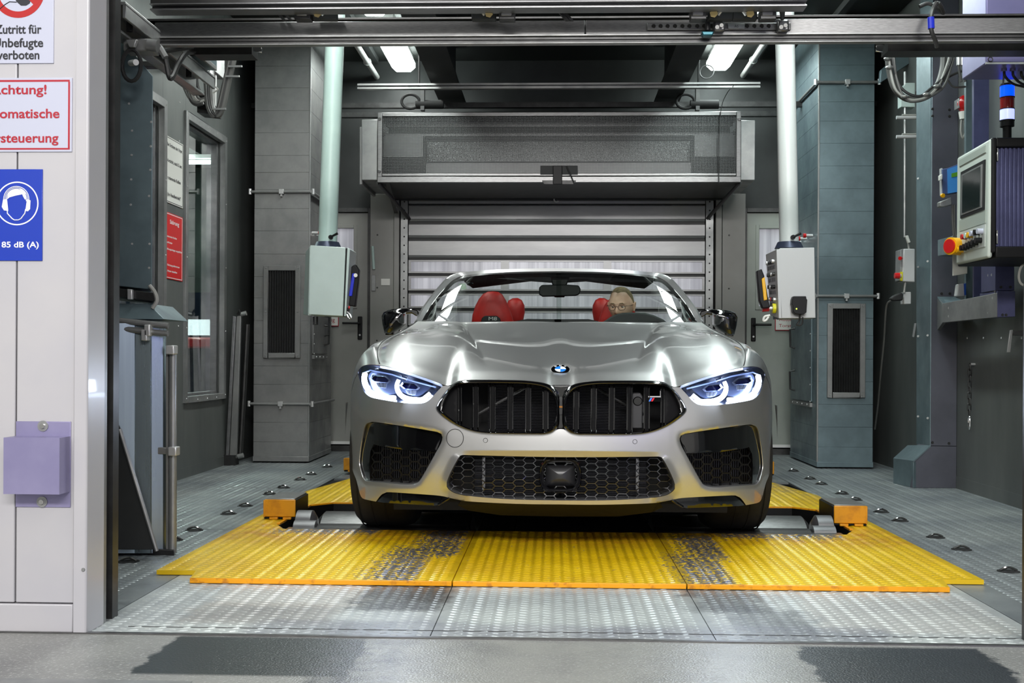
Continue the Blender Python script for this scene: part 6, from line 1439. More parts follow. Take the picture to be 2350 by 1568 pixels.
C3 = [Fc[0]] + [Vector((CX, y, float(np.polyval(cz_, y)))) for y in np.linspace(4.47, 6.12, 40)]; C3 = ws(C3, NTt)
_o = [Fc[-1], at(867, 815, 4.86), at(865.5, 804, 5.0), at(869, 795, 5.15), at(878, 785.5, 5.32), at(890, 777, 5.5), at(903, 770, 5.68), at(917, 763, 5.85), at(932, 753, 6.02), at(946, 744, 6.17), at(957, 737.5, 6.30)]
_w = [6, 1, 1, 1, 1, 1, 1, 1, 1, 1, 4]
ox_ = np.polyfit([p.y for p in _o], [p.x for p in _o], 4, w=_w); oz_ = np.polyfit([p.y for p in _o], [p.z for p in _o], 3, w=_w)
O3 = [Vector((float(np.polyval(ox_, y)), y, float(np.polyval(oz_, y)))) for y in np.linspace(_o[0].y, 6.30, 60)]
O3[0] = _o[0].copy(); O3 = ws(O3, NTt)
B3 = ws(smooth_path([C3[-1], at(1200, 738, 6.13), at(1100, 738.6, 6.16), at(1030, 739.5, 6.2), at(990, 740, 6.24), O3[-1]], 8), NS)
def sm(a, b, x): t = max(0, min(1, (x - a) / (b - a))); return t * t * (3 - 2 * t)
rows = []
for j in range(NTt):
    t = j / (NTt - 1); row = []
    for i in range(NS):
        s = i / (NS - 1)
        f0, f1 = (1 - t) ** 3.0, t ** 3.0
        p = C3[j] * (1 - s) + O3[j] * s + (Fc[i] - (Fc[0] * (1 - s) + Fc[-1] * s)) * f0 + (B3[i] - (B3[0] * (1 - s) + B3[-1] * s)) * f1
        dz = .11 * s * s * (1 - s) * math.sin(math.pi * min(t * 1.05, 1))
        x = CX - p.x; cr = .290 + (p.y - 4.55) * .150            # crease line, running outwards to the rear
        f = sm(4.55, 4.95, p.y) * (1 - .5 * sm(5.9, 6.2, p.y))
        d = x - cr
        dz += f * .017 * (1 - math.exp(-max(0, d) / .055)) * (1 - sm(.10, .42, d))
        # hollow behind the crease, fender swell outboard
        dz -= f * .008 * math.exp(-((d - .22) / .07) ** 2) * sm(5.0, 5.6, p.y)
        dz += .016 * math.exp(-((s - .86) / .12) ** 2) * math.sin(math.pi * min(1, t * 1.25)) if t < .8 else 0
        row.append(p + Vector((0, 0, dz * sm(0, .06, t) * (1 - sm(.93, 1, s)))))
    rows.append(row)
hb = MB().grid(rows)
hb.join(MB().grid([Fc, [p + Vector((0, .02, -.012)) for p in Fc]]))
hb.join(MB().grid([rows[-1], [p + Vector((0, .03, -.03)) for p in rows[-1]]]))
both(hb, 'hood', 'paint', car, smooth=True, angle=60)
# ---- fenders
def W3(x, y, z): return Vector((CX - x, y, z))
R0 = [N(872, 838.5), N(859, 837), N(845, 837), N(834, 839.5), N(825.5, 846), N(820.5, 857), N(812, 876), N(806, 908), N(804, 960)]
def sec(y, pts): return [W3(x, y, z) for x, z in pts]
def onO(y):
    for a, c in zip(O3, O3[1:]):
        if a.y <= y <= c.y: return a.lerp(c, (y - a.y) / (c.y - a.y + 1e-9))
    return O3[-1]
def o(y): q = onO(y); return (CX - q.x, q.z)
fr = [R0,
      sec(5.04, [o(5.04), (.832, .843), (.850, .838), (.868, .828), (.885, .811), (.902, .785), (.917, .75), (.930, .695), (.936, .58)]),
      sec(5.16, [o(5.12), (.845, .852), (.863, .846), (.880, .835), (.897, .818), (.912, .79), (.925, .75), (.938, .69), (.944, .60)]),
      sec(5.32, [o(5.32), (.855, .873), (.874, .867), (.892, .855), (.908, .838), (.922, .81), (.935, .765), (.947, .70), (.955, .60)]),
      sec(5.55, [o(5.55), (.860, .893), (.877, .885), (.893, .872), (.908, .852), (.921, .82), (.932, .775), (.942, .70), (.950, .60)]),
      sec(5.85, [o(5.85), (.852, .925), (.868, .914), (.882, .898), (.895, .872), (.906, .835), (.915, .785), (.922, .70), (.930, .60)]),
      sec(6.1, [o(6.1), (.838, .958), (.855, .944), (.870, .922), (.883, .890), (.894, .845), (.903, .79), (.910, .70), (.918, .60)]),
      sec(6.35, [(CX - O3[-1].x + .0, O3[-1].z), (.828, .972), (.846, .955), (.862, .928), (.876, .892), (.888, .845), (.898, .79), (.905, .70), (.912, .60)])]
# refine along the length
def refine(rows, k=5):
    cols = [smooth_path([r[i] for r in rows], k) for i in range(len(rows[0]))]; return [[c[j] for c in cols] for j in range(len(cols[0]))]
fr = refine(fr, 5); fr = [smooth_path(r, 3) for r in fr]
pair(MB().grid(fr), 'fender', 'paint', car, smooth=True, angle=60)
# hood shut line
pts = [q + Vector((.001, 0, .0012)) for q in O3[1:]]
pair(MB().tube(pts, .0022, 5), 'shut_line', 'rubber', car)
# body side with wheel arches
def side_x(y, z):
    x = .93 + .027 * math.exp(-((y - 5.3) / .4) ** 2) + .03 * math.exp(-((y - 8.1) / .5) ** 2) - .02 * math.exp(-((z - .45) / .12) ** 2) * (5.8 < y < 7.6)
    if z < .3: x -= (.3 - z) * .25
    if z > .6: x -= (z - .6) ** 2 * .35
    return x
yend = 9.05
out_ = [(4.99, .22), (4.95, .40), (4.96, .60), (5.3, .60), (5.8, .60), (6.35, .60), (6.4, .95), (7.4, .97), (8.4, .98), (yend - .1, .93), (yend, .7), (yend, .3), (yend - .1, .22)]
def dens(P, st):
    o_ = []
    for i in range(len(P)):
        a, c = P[i], P[(i + 1) % len(P)]; n = max(1, int(math.hypot(c[0] - a[0], c[1] - a[1]) / st))
        for k in range(n): o_.append((a[0] + (c[0] - a[0]) * k / n, a[1] + (c[1] - a[1]) * k / n))
    return o_
def arch(yc): return [(yc + .365 * math.cos(a), max(.222, .345 + .365 * math.sin(a))) for a in np.linspace(0, 2 * math.pi, 41)[:-1]]
# arches cut out of the outline by dropping faces inside them
def side_sheet():
    O = dens(out_, .06); pts = list(O); E = [(i, (i + 1) % len(O)) for i in range(len(O))]
    hs = []
    for yc in (5.3, 8.13):
        h = [(yc + .365 * math.cos(a), .345 + .365 * math.sin(a)) for a in np.linspace(-.33, math.pi + .33, 36)]
        n0 = len(pts); pts += h; E += [(n0 + i, n0 + i + 1) for i in range(len(h) - 1)]; hs.append(yc)
    for y in np.arange(5.0, yend, .07):
        for z in np.arange(.25, .97, .06):
            if pip(y, z, O) and all(abs(math.hypot(y - c_, z - .345) - .365) > .025 for c_ in hs) and min(math.hypot(y - a, z - b_) for a, b_ in O) > .03: pts.append((y, z))
    V, _, F, *_r = mgeo.delaunay_2d_cdt([Vector(p) for p in pts], E, [], 0, 1e-5)
    b = MB(); b.v = [W3(side_x(v.x, v.y), v.x, v.y) for v in V]
    for f in F:
        cx = sum(V[i].x for i in f) / 3; cy = sum(V[i].y for i in f) / 3
        if pip(cx, cy, O) and all(math.hypot(cx - c_, cy - .345) > .363 for c_ in hs): b.f.append(tuple(f))
    return b
pair(side_sheet(), 'side_panel', 'paint', car, smooth=True, angle=60)
# door sills / shoulder / rear deck
sh = [[W3(.80, 6.30, 1.0), W3(.83, 6.32, .985), W3(side_x(6.4, .95), 6.4, .95)], [W3(.78, 6.8, .985), W3(.82, 6.8, .985), W3(side_x(6.9, .96), 6.9, .96)], [W3(.77, 7.6, .99), W3(.82, 7.6, .995), W3(side_x(7.6, .97), 7.6, .97)], [W3(.74, 8.4, 1.0), W3(.80, 8.4, 1.0), W3(side_x(8.4, .98), 8.4, .98)], [W3(.70, 8.95, .93), W3(.78, 8.95, .93), W3(side_x(8.95, .93), 8.95, .93)]]
pair(MB().grid(refine(sh, 4)), 'shoulder', 'paint', car, smooth=True)
both(MB().grid([[W3(.76, 8.0, 1.0), W3(.4, 8.0, 1.015), W3(0, 8.0, 1.02)], [W3(.75, 8.4, 1.0), W3(.4, 8.4, 1.02), W3(0, 8.4, 1.025)], [W3(.72, 8.95, .94), W3(.4, 8.98, .955), W3(0, 9.0, .96)], [W3(.85, yend, .6), W3(.4, yend + .03, .6), W3(0, yend + .04, .6)], [W3(.85, yend - .1, .22), W3(.4, yend, .22), W3(0, yend, .22)]]), 'rear_deck', 'paint', car, smooth=True)
# ---- A pillars, windshield frame, glass
PB = [at(950, 741, 6.36), at(955, 733, 6.45), at(966, 711, 6.56), at(982, 688, 6.70), at(1000, 665, 6.85), at(1017, 645.5, 6.97), at(1027, 636, 7.03), at(1038, 630, 7.06), at(1056, 626.5, 7.07), at(1112, 621, 7.03), at(1190, 618, 7.00), at(1288, 616.8, 6.99)]
PI = [at(963, 742, 6.36), at(969, 735, 6.42), at(979, 716, 6.53), at(995, 692, 6.67), at(1012, 671, 6.80), at(1029, 652, 6.92), at(1040, 643, 6.98), at(1052, 636.5, 7.01), at(1068, 632, 7.02), at(1115, 627.5, 6.98), at(1190, 624, 6.955), at(1288, 622.6, 6.945)]
po, pi_ = smooth_path(PB, 5), smooth_path(PI, 5)
md = [a.lerp(c, .45) + Vector((-.0, -.02, .008)) for a, c in zip(po, pi_)]
ob = [a + Vector((.03 * (1 - sm(28, 42, k)), .05, -.02)) for k, a in enumerate(po)]
ib = [c + Vector((.012 * (1 - sm(28, 42, k)), .05, -.012 - .02 * sm(28, 42, k))) for k, c in enumerate(pi_)]
both(MB().grid([ob, po, md, pi_]), 'windshield_frame', 'paint', car, smooth=True, angle=60)
both(MB().grid([pi_, ib, ob]), 'frame_lining', 'dash', car, smooth=True)
gb = smooth_path([at(964, 742, 6.40), at(985, 743, 6.355), at(1010, 744, 6.32), at(1045, 745, 6.29), at(1100, 745.5, 6.265), at(1180, 746, 6.25), at(1288, 746, 6.245)], 8)
NG = 26
bt = ws(gb, NG); sidei = ws(pi_[:41], 12); top_ = ws(pi_[40:], NG)
rows = []
for j in range(12):
    t = j / 11; row = []
    for i in range(NG):
        s = i / (NG - 1); edge = sidei[j]; ctr = bt[-1].lerp(top_[-1], t) + Vector((0, -.02, .012)) * math.sin(math.pi * t)
        p = bt[i].lerp(top_[i], t); e0 = bt[0].lerp(top_[0], t); p = p + (edge - e0) * (1 - s) ** 2
        p.y -= .045 * math.sin(math.pi * s * .5) * 0 + .02 * math.sin(math.pi * t) * s
        row.append(p)
    rows.append(row)
both(MB().grid(rows), 'windshield', M['windshield'], car, smooth='all')
# header lining, sun visors, mirror
both(MB().prism([at(1062, 634, 7.2), at(1115, 629, 7.24), at(1190, 625.5, 7.26), at(1288, 624, 7.27), at(1288, 650, 7.3), at(1218, 645, 7.3), at(1160, 652, 7.3), at(1084, 661, 7.3), at(1066, 648, 7.25)], (0, .04, 0)), 'sun_visor', mat('dark_lining', (30, 30, 32), 0, .7), car)
rm = MB().prism([at(x, y, 7.0) for x, y in ((1237, 660), (1243, 654), (1300, 653), (1328, 655), (1333, 664), (1330, 675), (1322, 679), (1245, 681), (1237, 676))], (0, .03, 0)).build('interior_mirror', 'black_plastic', car, bevel=.006, segs=3)
MB().prism([at(x, y, 7.05) for x, y in ((1262, 630), (1310, 630), (1300, 655), (1296, 682), (1272, 682), (1268, 655))], (0, .05, 0)).build('mirror_mount', 'black_plastic', rm, bevel=.006)
for x in (1060,): MB().prism([at(a, b_, 7.05) for a, b_ in ((1052, 652), (1067, 650), (1071, 663), (1060, 666))], (0, .002, 0)).build('sticker', mat('pale_green_sticker', (190, 215, 190), 0, .4), car)
b = MB().ell(at(1079, 652, 7.1), .022, .02, .012, 14, 8); b.build('reading_lamp', 'black_plastic', car, smooth=True)
# side glass and quarter frames
pair(MB().prism([at(972, 737, 6.5), at(1002, 700, 6.95), at(1000, 737, 7.0)], (0, .004, 0)), 'quarter_glass', 'glass', car)
pair(MB().tube([at(992, 738, 6.7), at(998, 712, 6.85), at(1001, 690, 6.95)], .007, 8), 'quarter_bar', 'galv_light', car, smooth=True)
# ---- door mirrors
mo = [at(x, y, 6.88) for x, y in ((884, 766), (879, 745), (877, 726), (882, 716), (893, 711), (915, 708), (937, 708), (944, 712), (936, 716), (931, 722), (930, 742), (920, 753), (906, 762), (896, 768))]
q = MB()
def shr(P, s, dy): c = sum(P, Vector()) / len(P); return [c + (p - c) * s + Vector((0, dy, 0)) for p in P]
q.grid([r + [r[0]] for r in (shr(mo, .55, -.09), shr(mo, .85, -.075), shr(mo, .97, -.045), shr(mo, 1.0, -.01), shr(mo, .97, .06))]); n = len(mo)
q.add(shr(mo, .55, -.09), [tuple(range(n))]); q.add(shr(mo, .97, .06), [tuple(range(n))])
ms = pair(q, 'door_mirror', 'piano', car, smooth=True, angle=70)
q = MB().prism([at(x, y, 6.88) for x, y in ((925, 712), (946, 709), (958, 712), (962, 724), (955, 726), (944, 719), (928, 722))], (0, .06, 0)); q.build('mirror_arm', 'piano', ms[0], bevel=.006); q.mirrored(CX).build('mirror_arm', 'piano', ms[1], bevel=.006)
q = MB().prism([at(x, y, 6.86) for x, y in ((884, 766), (905, 764), (903, 769), (884, 769))], (0, .06, 0)); q.build('mirror_base', 'piano', ms[0], bevel=.003); q.mirrored(CX).build('mirror_base', 'piano', ms[1], bevel=.003)
# ---- interior
both(MB().prism([(CX - .72, 6.35, .80), (CX - .72, 6.5, .965), (CX - .70, 6.95, .955), (CX - .70, 7.05, .70)], (.72, 0, 0)), 'dashboard', 'dash', car, smooth=False)
cw = [at(x, y, 6.75) for x, y in ((1378, 742), (1392, 734), (1400, 728), (1412, 722), (1430, 718), (1452, 717), (1480, 718), (1500, 723), (1522, 733), (1534, 742))]
MB().prism(cw, (0, .2, 0)).build('instrument_hood', 'dash', car, bevel=.01)
sw = [at(1452, 740, 7.1) + Vector((.185 * math.cos(a), .07 * math.sin(a) , .175 * math.sin(a) - .16)) for a in np.linspace(0, 2 * math.pi, 40)[:-1]]
s_w = MB().tube(sw, .015, 8, closed=True).build('steering_wheel', 'black_plastic', car, smooth=True)
c = at(1452, 740, 7.1) + Vector((0, 0, -.16)); MB().ell(c, .07, .05, .06).build('hub', 'black_plastic', s_w, smooth=True)
for a in (0, math.pi, -math.pi / 2): MB().tube([c, c + Vector((.18 * math.cos(a), .07 * math.sin(a), .17 * math.sin(a)))], .012, 8).build('spoke', 'black_plastic', s_w, smooth=True)
def seat(outline, Y, d, m_, nm, low=.55, bm=None):
    P = [at(x, y, Y) for x, y in outline]
    b = MB(); c = sum(P, Vector()) / len(P)
    P = P + [P[0]]; b.grid([[c + (p - c) * s + Vector((0, dy, 0)) for p in P] for s, dy in ((.0, -.012), (.45, -.01), (.78, .004), (.93, .022), (1.0, .055), (1.0, d - .05), (.94, d - .015), (.7, d), (0, d + .005))])
    return b.build(nm, m_, car, smooth='all', weld=.0001)
def seat_full(outline, Y, d, cx_, wid, nm='front_seat'):
    s = seat(outline, Y, d, 'leather', nm)
    B(cx_ - wid / 2, cx_ + wid / 2, Y - .02 + .0, Y + .16, .45, .98).build('backrest', 'leather', s, bevel=.05, segs=4)
    B(cx_ - wid / 2, cx_ + wid / 2, Y - .50, Y, .33, .47).build('seat_cushion', 'leather', s, bevel=.05, segs=4)
    return s
HS = [(1080, 745), (1083, 722), (1090, 700), (1098, 685), (1107, 674), (1118, 668.5), (1130, 667.5), (1143, 669), (1152, 675), (1160, 688), (1168, 706), (1175, 726), (1180, 745)]
s1 = seat_full([*HS, (1172, 760), (1130, 764), (1088, 760)], 7.55, .13, at(1130, 700, 7.55).x, .46)
MB().prism([at(x, y, 7.535) for x, y in ((1102, 745), (1106, 730), (1112, 725), (1140, 725), (1148, 731), (1150, 745))], (0, .05, 0)).build('seat_emblem_plate', 'black_plastic', s1, bevel=.004)
bmk = text('M8', at(1131, 731.5, 7.53), (1, 0, 0), (0, 0, 1), .055, .022, 'galv_light', s1)
HR = [(1161, 745), (1160, 720), (1161, 700), (1166, 689), (1176, 683.5), (1188, 683), (1197, 688), (1203, 700), (1204, 716), (1201, 732), (1199, 745)]
seat([*HR, (1190, 752), (1170, 752)], 8.05, .12, 'leather', 'rear_headrest')
seat([(1286 * 2 - x - 8, y) for x, y in [*HR, (1190, 752), (1170, 752)]][::-1], 8.05, .12, 'leather', 'rear_headrest')
s2 = seat_full([(x + 292, y + 12 if y < 740 else y) for x, y in [*HS, (1172, 760), (1130, 764), (1088, 760)]], 7.72, .13, at(1424, 700, 7.72).x, .46)
both(MB().box(CX - .70, CX, 7.95, 8.35, .4, .965), 'rear_bench', 'leather_dk', car)
both(MB().prism([at(1180, 738, 7.9), at(1210, 732, 7.9), at(1288, 733, 7.9), at(1288, 745, 7.9), at(1180, 745, 7.9)], (0, .1, 0)), 'parcel_shelf', 'dash', car)
# ---- headlights
def lamp_mb(): pass
hl_loop = catmull(HEAD, 4, closed=True)
for sgn in (0, 1):
    fx = (lambda b: b) if sgn == 0 else (lambda b: b.mirrored(CX))
    hb_ = fx(rim(hl_loop, N, [(0, .0), (1.0, .008), (5, .03), (14, .07), (30, .09)], True, (918, 888))).build('headlight', mat('headlight_inner', (24, 28, 40), .3, .25, coat=.5), car, smooth=True)
    fx(sheet([(918 + (x - 918) * .75, 888 + (y - 888) * .75) for x, y in hl_loop], [], lambda x, y: N(x, y, .088), 9)).build('reflector_bowl', mat('headlight_bowl', (92, 102, 130), .6, .3), hb_, smooth=True)
    drl = mat('daytime_light', (255, 255, 255), 0, .3, emis=(214, 228, 255), es=26)
    P1 = smooth_path([N(838, 857, .02), N(836, 870, .02), N(840, 886, .02), N(850, 900, .02), N(866, 907, .02), N(888, 911.5, .02), N(906, 913, .022)], 5)
    P2 = smooth_path([N(915, 872, .03), N(911, 884, .03), N(913, 897, .03), N(922, 909, .028), N(937, 916, .026), N(955, 918, .026), N(969, 917.5, .026), N(979, 910, .028), N(987, 903, .03)], 5)
    fx(MB().tube(P1, [.0085 + .0035 * math.sin(math.pi * min(1, .25 + i / len(P1))) for i in range(len(P1))], 8)).build('daytime_light', drl, hb_, smooth=True)
    fx(MB().tube(P2, [.0075 + .003 * math.sin(math.pi * i / len(P2)) for i in range(len(P2))], 8)).build('daytime_light', drl, hb_, smooth=True)
    fx(MB().tube([N(835, 856, .03), N(850, 850, .03), N(900, 860, .04), N(950, 876, .04), N(1000, 889, .03)], .003, 6)).build('light_guide', mat('light_guide', (170, 190, 235), .2, .2, emis=(150, 180, 255), es=.5), hb_, smooth=True)
    for cx_, cy_, k in ((872, 872, 1.0), (940, 888, .95)):
        hx = lambda s, dy=0: [(cx_ - 24 * s, cy_ - 3 * s + dy), (cx_ - 17 * s, cy_ - 12 * s + dy), (cx_ + 14 * s, cy_ - 9 * s + dy), (cx_ + 26 * s, cy_ + 2 * s + dy), (cx_ + 20 * s, cy_ + 8 * s + dy), (cx_ - 14 * s, cy_ + 5 * s + dy)]
        a_, c_ = hx(k), hx(k * .78)
        q = MB().grid([r_ + [r_[0]] for r_ in ([N(*p, .04) for p in a_], [N(*p, .036) for p in c_], [N(*p, .06) for p in c_])])
        pj = fx(q).build('projector', mat('projector_trim', (150, 160, 190), .8, .2), hb_, smooth=True)
        fx(MB().prism([N(*p, .058) for p in c_], (0, .01, 0))).build('projector_lens', mat('blue_glass', (14, 22, 90), .2, .08, coat=1), pj)
        rc = [(cx_ - 10, cy_ + 7), (cx_ + 16, cy_ + 9), (cx_ + 14, cy_ + 19), (cx_ - 4, cy_ + 17)]
        q = MB(); 
        for i in range(3):
            u0, u1 = i / 3 + .02, (i + 1) / 3 - .03
            def L_(u, v): return lerp2(lerp2(rc[0], rc[1], u), lerp2(rc[3], rc[2], u), v)
            q.prism([N(*L_(u0, 0), .045), N(*L_(u1, 0), .045), N(*L_(u1, 1), .04), N(*L_(u0, 1), .04)], (0, .02, 0))
        fx(q).build('reflector', mat('bright_reflector', (150, 156, 170), .5, .4), pj, bevel=.001)
    fx(sheet(hl_loop, [], lambda x, y: N(x, y, .002), 9)).build('lens_cover', M['lens'], hb_, smooth='all')
    # real light given off by the lamp
    c = N(905, 890, -.06); 
    if sgn: c.x = 2 * CX - c.x
    l = bpy.data.lights.new('headlight_glow', 'AREA'); l.shape = 'RECTANGLE'; l.size = .16; l.size_y = .05; l.energy = 1.6; l.color = (.75, .84, 1)
    lo = bpy.data.objects.new('headlight_glow', l); lo.location = c; lo.rotation_euler = (math.radians(-80), 0, 0); SC.collection.objects.link(lo)
# ---- round emblem on the hood
ec = Vector((CX, 0, 0)); 
def hood_pt(px, py):
    # meet the hood middle profile
    best = min(((at(px, py, y).z - np.interp(y, [p.y for p in C3], [p.z for p in C3])) ** 2, y) for y in np.arange(4.42, 5.2, .002))
    return at(px, py, best[1])
e0 = hood_pt(1286, 853); e1 = hood_pt(1286, 846); tv = (e1 - e0).normalized(); nv = Vector((1, 0, 0)).cross(tv).normalized()
e0 = e0 + nv * .006; nv2 = (nv + Vector((0, -.35, 0))).normalized(); tv = nv2.cross(Vector((1, 0, 0))).normalized()
em = MB().cyl(e0 - nv2 * .008, e0 + nv2 * .003, .0415, .040, n=40).build('emblem', 'rivet', car, smooth=True)
MB().cyl(e0, e0 + nv2 * .004, .0375, n=40).build('emblem_ring', 'piano', em)
MB().cyl(e0, e0 + nv2 * .0046, .0245, n=40).build('emblem_inner_ring', 'chrome', em)
for k in range(4):
    pts = [e0 + nv2 * .0046] + [e0 + nv2 * .0046 + Vector((1, 0, 0)) * (.0225 * math.cos(a)) + tv * (.0225 * math.sin(a)) for a in np.linspace(k * math.pi / 2, (k + 1) * math.pi / 2, 9)]
    MB().prism(pts, nv2 * .0006).build('emblem_quarter', mat('emblem_blue', (30, 130, 225), 0, .3) if k % 2 else mat('emblem_white', (235, 238, 240), 0, .3), em)
for ch, a in (('B', 2.25), ('M', math.pi / 2), ('W', .9)):
    c = e0 + nv2 * .0043 + Vector((1, 0, 0)) * (.031 * math.cos(a)) + tv * (.031 * math.sin(a))
    u = Vector((1, 0, 0)) * math.sin(a) - tv * math.cos(a); w_ = Vector((1, 0, 0)) * math.cos(a) + tv * math.sin(a)
    text(ch, c, u, w_, .0095, .0085, 'ink_white', em, bold=.02)
# ---- wheels
for s_ in (-1, 1):
    for yc, nm in ((5.3, 'front'), (8.13, 'rear')):
        xo = CX + s_ * .93; xi = CX + s_ * .655; zc = .362
        prof = [(xi, .20), (xi, .315), (xi + s_ * .02, .335), (xi + s_ * .05, .345), (xo - s_ * .05, .345), (xo - s_ * .02, .335), (xo, .315), (xo, .25)]
        rows = [[Vector((x, yc + r * math.cos(a), zc + r * math.sin(a))) for x, r in prof] for a in np.linspace(0, 2 * math.pi, 49)]
        w = MB().grid(rows).build('wheel', 'rubber', car, smooth=True)
        for u in (.1, .15, .2): MB().tube([(CX + s_ * (.66 + u * 1.2), yc + .3455 * math.cos(a), zc + .3455 * math.sin(a)) for a in np.linspace(0, 2 * math.pi, 41)[:-1]], .0035, 4, closed=True).build('tread_groove', 'black', w)
        MB().cyl((xi, yc, zc), (xo - s_ * .03, yc, zc), .25, n=32).build('rim', 'steel_dk', w, smooth=True)

# ================================================================== THE DRIVER
HX = at(1426, 700, 7.45); hx_, hz_ = HX.x, HX.z - .03
SKIN = mat('skin', (232, 196, 168), 0, .5, (214, 172, 146), 9); HAIR = mat('short_grey_brown_hair', (136, 118, 84), 0, .8, (108, 92, 66), 60)
dr = thing('person', 'balding driver with thin glasses seated low in the car, only the upper head in view', 'person', (hx_, 7.45, .47))
Hc = Vector((hx_, 7.45, at(1426, 702, 7.45).z))
rot = Matrix.Rotation(math.radians(-20), 3, 'Z') @ Matrix.Rotation(math.radians(9), 3, 'X')   # looks down and to the photo's left
def headpt(th, ph):
    """th 0 top..pi bottom, ph 0 = face (-Y)"""
    x = math.sin(th) * math.sin(ph); y = -math.sin(th) * math.cos(ph); z = math.cos(th)
    X = .080 * x; Yy = .100 * y; Zz = .122 * z
    f = max(0, -y)                          # face side
    if z < -.05: X *= 1 - .30 * (min(1, (-.05 - z)) ** 1.3); Yy *= 1 - .10 * (-.05 - z)
    ez = Zz
    # brow, eye sockets, nose, mouth, chin
    for sx in (-1, 1):
        d = ((X - sx * .031) / .016) ** 2 + ((ez - .004) / .011) ** 2
        if f > .3: Yy += .012 * math.exp(-d)
        d = ((X - sx * .03) / .024) ** 2 + ((ez - .024) / .008) ** 2
        if f > .3: Yy -= .005 * math.exp(-d)
        d = ((X - sx * .042) / .018) ** 2 + ((ez + .03) / .016) ** 2
        if f > .3: Yy -= .005 * math.exp(-d)
    if f > .3:
        w_ = .008 + .006 * sm(.0, -.04, ez) if ez < 0 else .008
        nz = sm(.018, -.035, ez) if ez > -.04 else max(0, 1 - (-.04 - ez) / .01)
        Yy -= .026 * nz * math.exp(-(X / (.011 + .004 * nz)) ** 2)
        Yy -= .005 * math.exp(-(X / .022) ** 2 - ((ez + .066) / .006) ** 2) + .005 * math.exp(-(X / .02) ** 2 - ((ez + .076) / .006) ** 2)
        Yy += .004 * math.exp(-(X / .024) ** 2 - ((ez + .0705) / .0022) ** 2)
        Yy -= .010 * math.exp(-(X / .022) ** 2 - ((ez + .102) / .014) ** 2)
    return Hc + rot @ Vector((X, Yy, Zz))
NV, NU = 56, 72
rows = [[headpt(math.pi * (i + .001) / (NV + .002), 2 * math.pi * j / NU - math.pi) for j in range(NU + 1)] for i in range(NV + 1)]
body = MB().grid(rows)
# neck, torso, arms in one figure
def ringpts(c, rx, ry, n=20, tilt=0): return [Vector(c) + Vector((rx * math.cos(2 * math.pi * k / n), ry * math.sin(2 * math.pi * k / n), 0)) for k in range(n + 1)]
nb_ = Hc + Vector((0, .015, 0))
body.grid([ringpts((nb_.x, nb_.y + .03 * k / 3, Hc.z - .07 - .04 * k), .055 + .003 * k, .058) for k in range(4)])
body.build('head', SKIN, dr, smooth='all', weld=.00005)
tor = []
for z, rx, ry, dy in ((Hc.z - .17, .06, .06, .03), (Hc.z - .20, .13, .09, .04), (Hc.z - .24, .205, .11, .05), (Hc.z - .32, .215, .12, .06), (Hc.z - .45, .19, .12, .07), (Hc.z - .6, .17, .12, .05), (.50, .18, .13, .0), (.46, .10, .08, .0)):
    tor.append(ringpts((Hc.x, Hc.y + dy, z), rx, ry))
SHIRT = mat('dark_grey_shirt', (54, 56, 60), 0, .8)
MB().grid(tor).build('shirt', SHIRT, dr, smooth='all')
wc = at(1452, 740, 7.1) + Vector((0, 0, -.16))
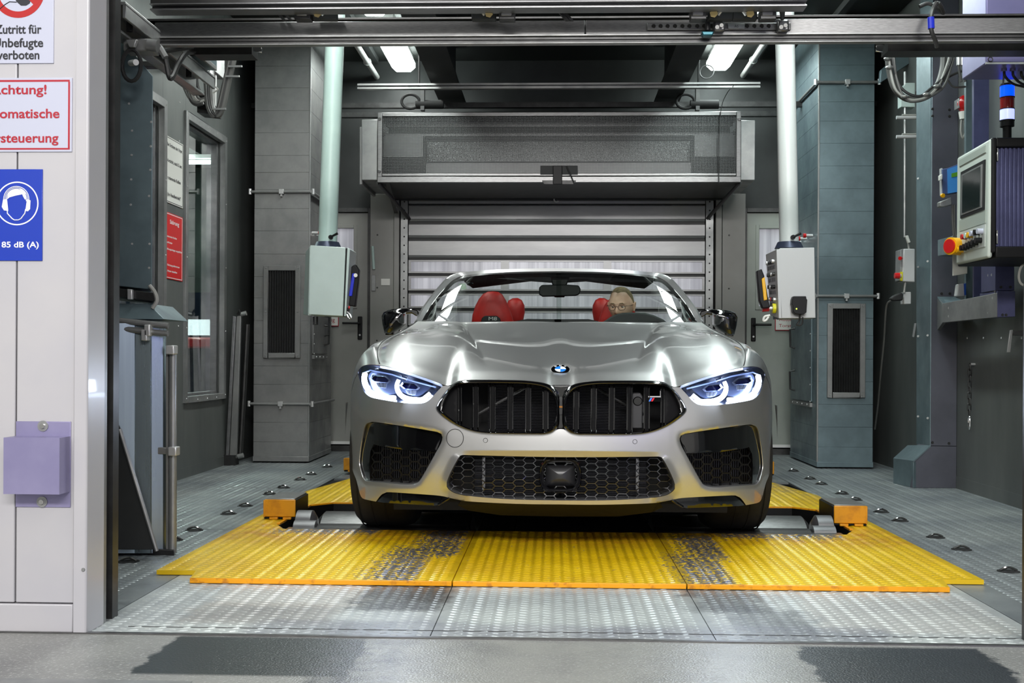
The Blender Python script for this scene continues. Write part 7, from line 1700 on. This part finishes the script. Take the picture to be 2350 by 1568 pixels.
for s_ in (-1, 1):
    sh_ = Vector((Hc.x + s_ * .19, Hc.y + .05, Hc.z - .26)); el = Vector((Hc.x + s_ * .25, Hc.y - .10, Hc.z - .46)); wr_ = wc + Vector((s_ * .19, .10, -.0)); ha = wc + Vector((s_ * .185, .02, .01))
    MB().tube(smooth_path([sh_, sh_.lerp(el, .5), el, el.lerp(wr_, .5), wr_], 4), [.058, .056, .054, .052, .05, .048, .046, .045, .044, .043, .041, .039, .037, .034, .031, .028, .027], 12).build('sleeve', SHIRT, dr, smooth=True)
    h = MB(); h.ell(wr_.lerp(ha, .55), .022, .045, .038, 14, 9)
    for k in range(4):
        z0_ = .03 - .02 * k; L = (.9, 1, .95, .78)[k]
        h.tube(smooth_path([ha + Vector((0, .02, z0_)), ha + Vector((s_ * .018, -.02 * L, z0_)), ha + Vector((s_ * .002, -.042 * L, z0_)), ha + Vector((-s_ * .02, -.028 * L, z0_))], 3), .0085, 8)
    h.tube(smooth_path([ha + Vector((-s_ * .005, .03, .03)), ha + Vector((-s_ * .024, .008, .045)), ha + Vector((-s_ * .028, -.016, .04))], 3), .0095, 8)
    h.build('hand', SKIN, dr, smooth=True)
    MB().tube(smooth_path([Vector((Hc.x + s_ * .1, 7.4, .52)), Vector((Hc.x + s_ * .14, 7.05, .60)), Vector((Hc.x + s_ * .12, 6.8, .48)), Vector((Hc.x + s_ * .1, 6.6, .32))], 4), [.085, .083, .08, .077, .074, .07, .066, .062, .06, .056, .052, .048, .045], 12).build('trouser_leg', SHIRT, dr, smooth=True)
    MB().ell((Hc.x + s_ * .1, 6.53, .27), .045, .12, .04).build('shoe', 'rubber', dr, smooth=True)
    # ear
    e_ = Hc + rot @ Vector((s_ * .079, .012, -.008)); b = MB()
    b.tube([e_ + rot @ Vector((s_ * (.006 + .006 * math.sin(a)), .012 * math.cos(a) * 1.1, .030 * math.sin(a))) for a in np.linspace(-1.3, 4.2, 14)], .005, 7); b.ell(e_, .006, .014, .022, 10, 7)
    b.build('ear', SKIN, dr, smooth=True)
    # eye
    q = Hc + rot @ Vector((s_ * .031, -.0765, .003)); ey = MB().ell(q, .0125, .0125, .0125, 14, 10).build('eye', mat('eye_white', (225, 222, 215), 0, .2), dr, smooth=True)
    MB().ell(q + rot @ Vector((0, -.0095, -.0015)), .0058, .004, .0058, 12, 8).build('iris', mat('iris_brown', (60, 44, 32), 0, .2), ey, smooth=True)
    lid = MB().grid([[Hc + rot @ Vector((s_ * .031 + .0145 * math.cos(a), -.0775 - .0135 * math.sin(t_) * math.sin(a) * 1.02, .003 + .0138 * math.cos(t_) * (math.sin(a) ** .5 if math.sin(a) > 0 else 0))) for a in np.linspace(0, math.pi, 12)] for t_ in np.linspace(.2, 1.3, 6)]); lid.build('eyelid', SKIN, dr, smooth=True)
    MB().tube([Hc + rot @ Vector((s_ * x, -.096 + .25 * (x - .03) ** 1 * .6, z)) for x, z in ((.014, .021), (.024, .026), (.036, .027), (.048, .021))], [.0018, .003, .003, .0014], 6).build('eyebrow', HAIR, dr, smooth=True)
    # glasses
    g_ = [Hc + rot @ Vector((s_ * .033 + .0235 * math.cos(a) * (1.0), -.108 + .10 * abs(s_ * .033 + .0235 * math.cos(a)) ** 1.2 * 2, .0 + max(-.0165, min(.0125, .019 * math.sin(a))))) for a in np.linspace(0, 2 * math.pi, 25)[:-1]]
    MB().tube(g_, .0014, 6, closed=True).build('spectacle_rim', 'black_plastic', dr, smooth=True)
    MB().tube([Hc + rot @ Vector((s_ * .056, -.095, .008)), Hc + rot @ Vector((s_ * .078, -.075, .008)), Hc + rot @ Vector((s_ * .083, .0, .008))], .0014, 6).build('spectacle_arm', 'black_plastic', dr, smooth=True)
MB().tube([Hc + rot @ Vector((x, -.107, .004 + z)) for x, z in ((-.0105, 0), (0, .003), (.0105, 0))], .0014, 6).build('spectacle_bridge', 'black_plastic', dr, smooth=True)
# hair: fringe round a receding crown
rows = []
for i in range(15):
    row = []
    for j in range(49):
        ph = 2 * math.pi * j / 48 - math.pi; face = abs(ph)
        top = .004     # starts lower over the temples
        if face < 1.0: lo = .62 + .10 * (face / 1.0) - .12 * math.exp(-(face / .25) ** 2) * -1
        else: lo = .72 + (face - 1.0) * 1.1
        lo = min(lo, 2.0)
        th = top + (lo - top) * i / 14
        p = headpt(th, ph); n_ = (p - Hc).normalized(); row.append(p + n_ * (.0055 * math.sin(math.pi * (.12 + .88 * i / 14)) + .0008))
    rows.append(row)
MB().grid(rows).build('hair', HAIR, dr, smooth='all')
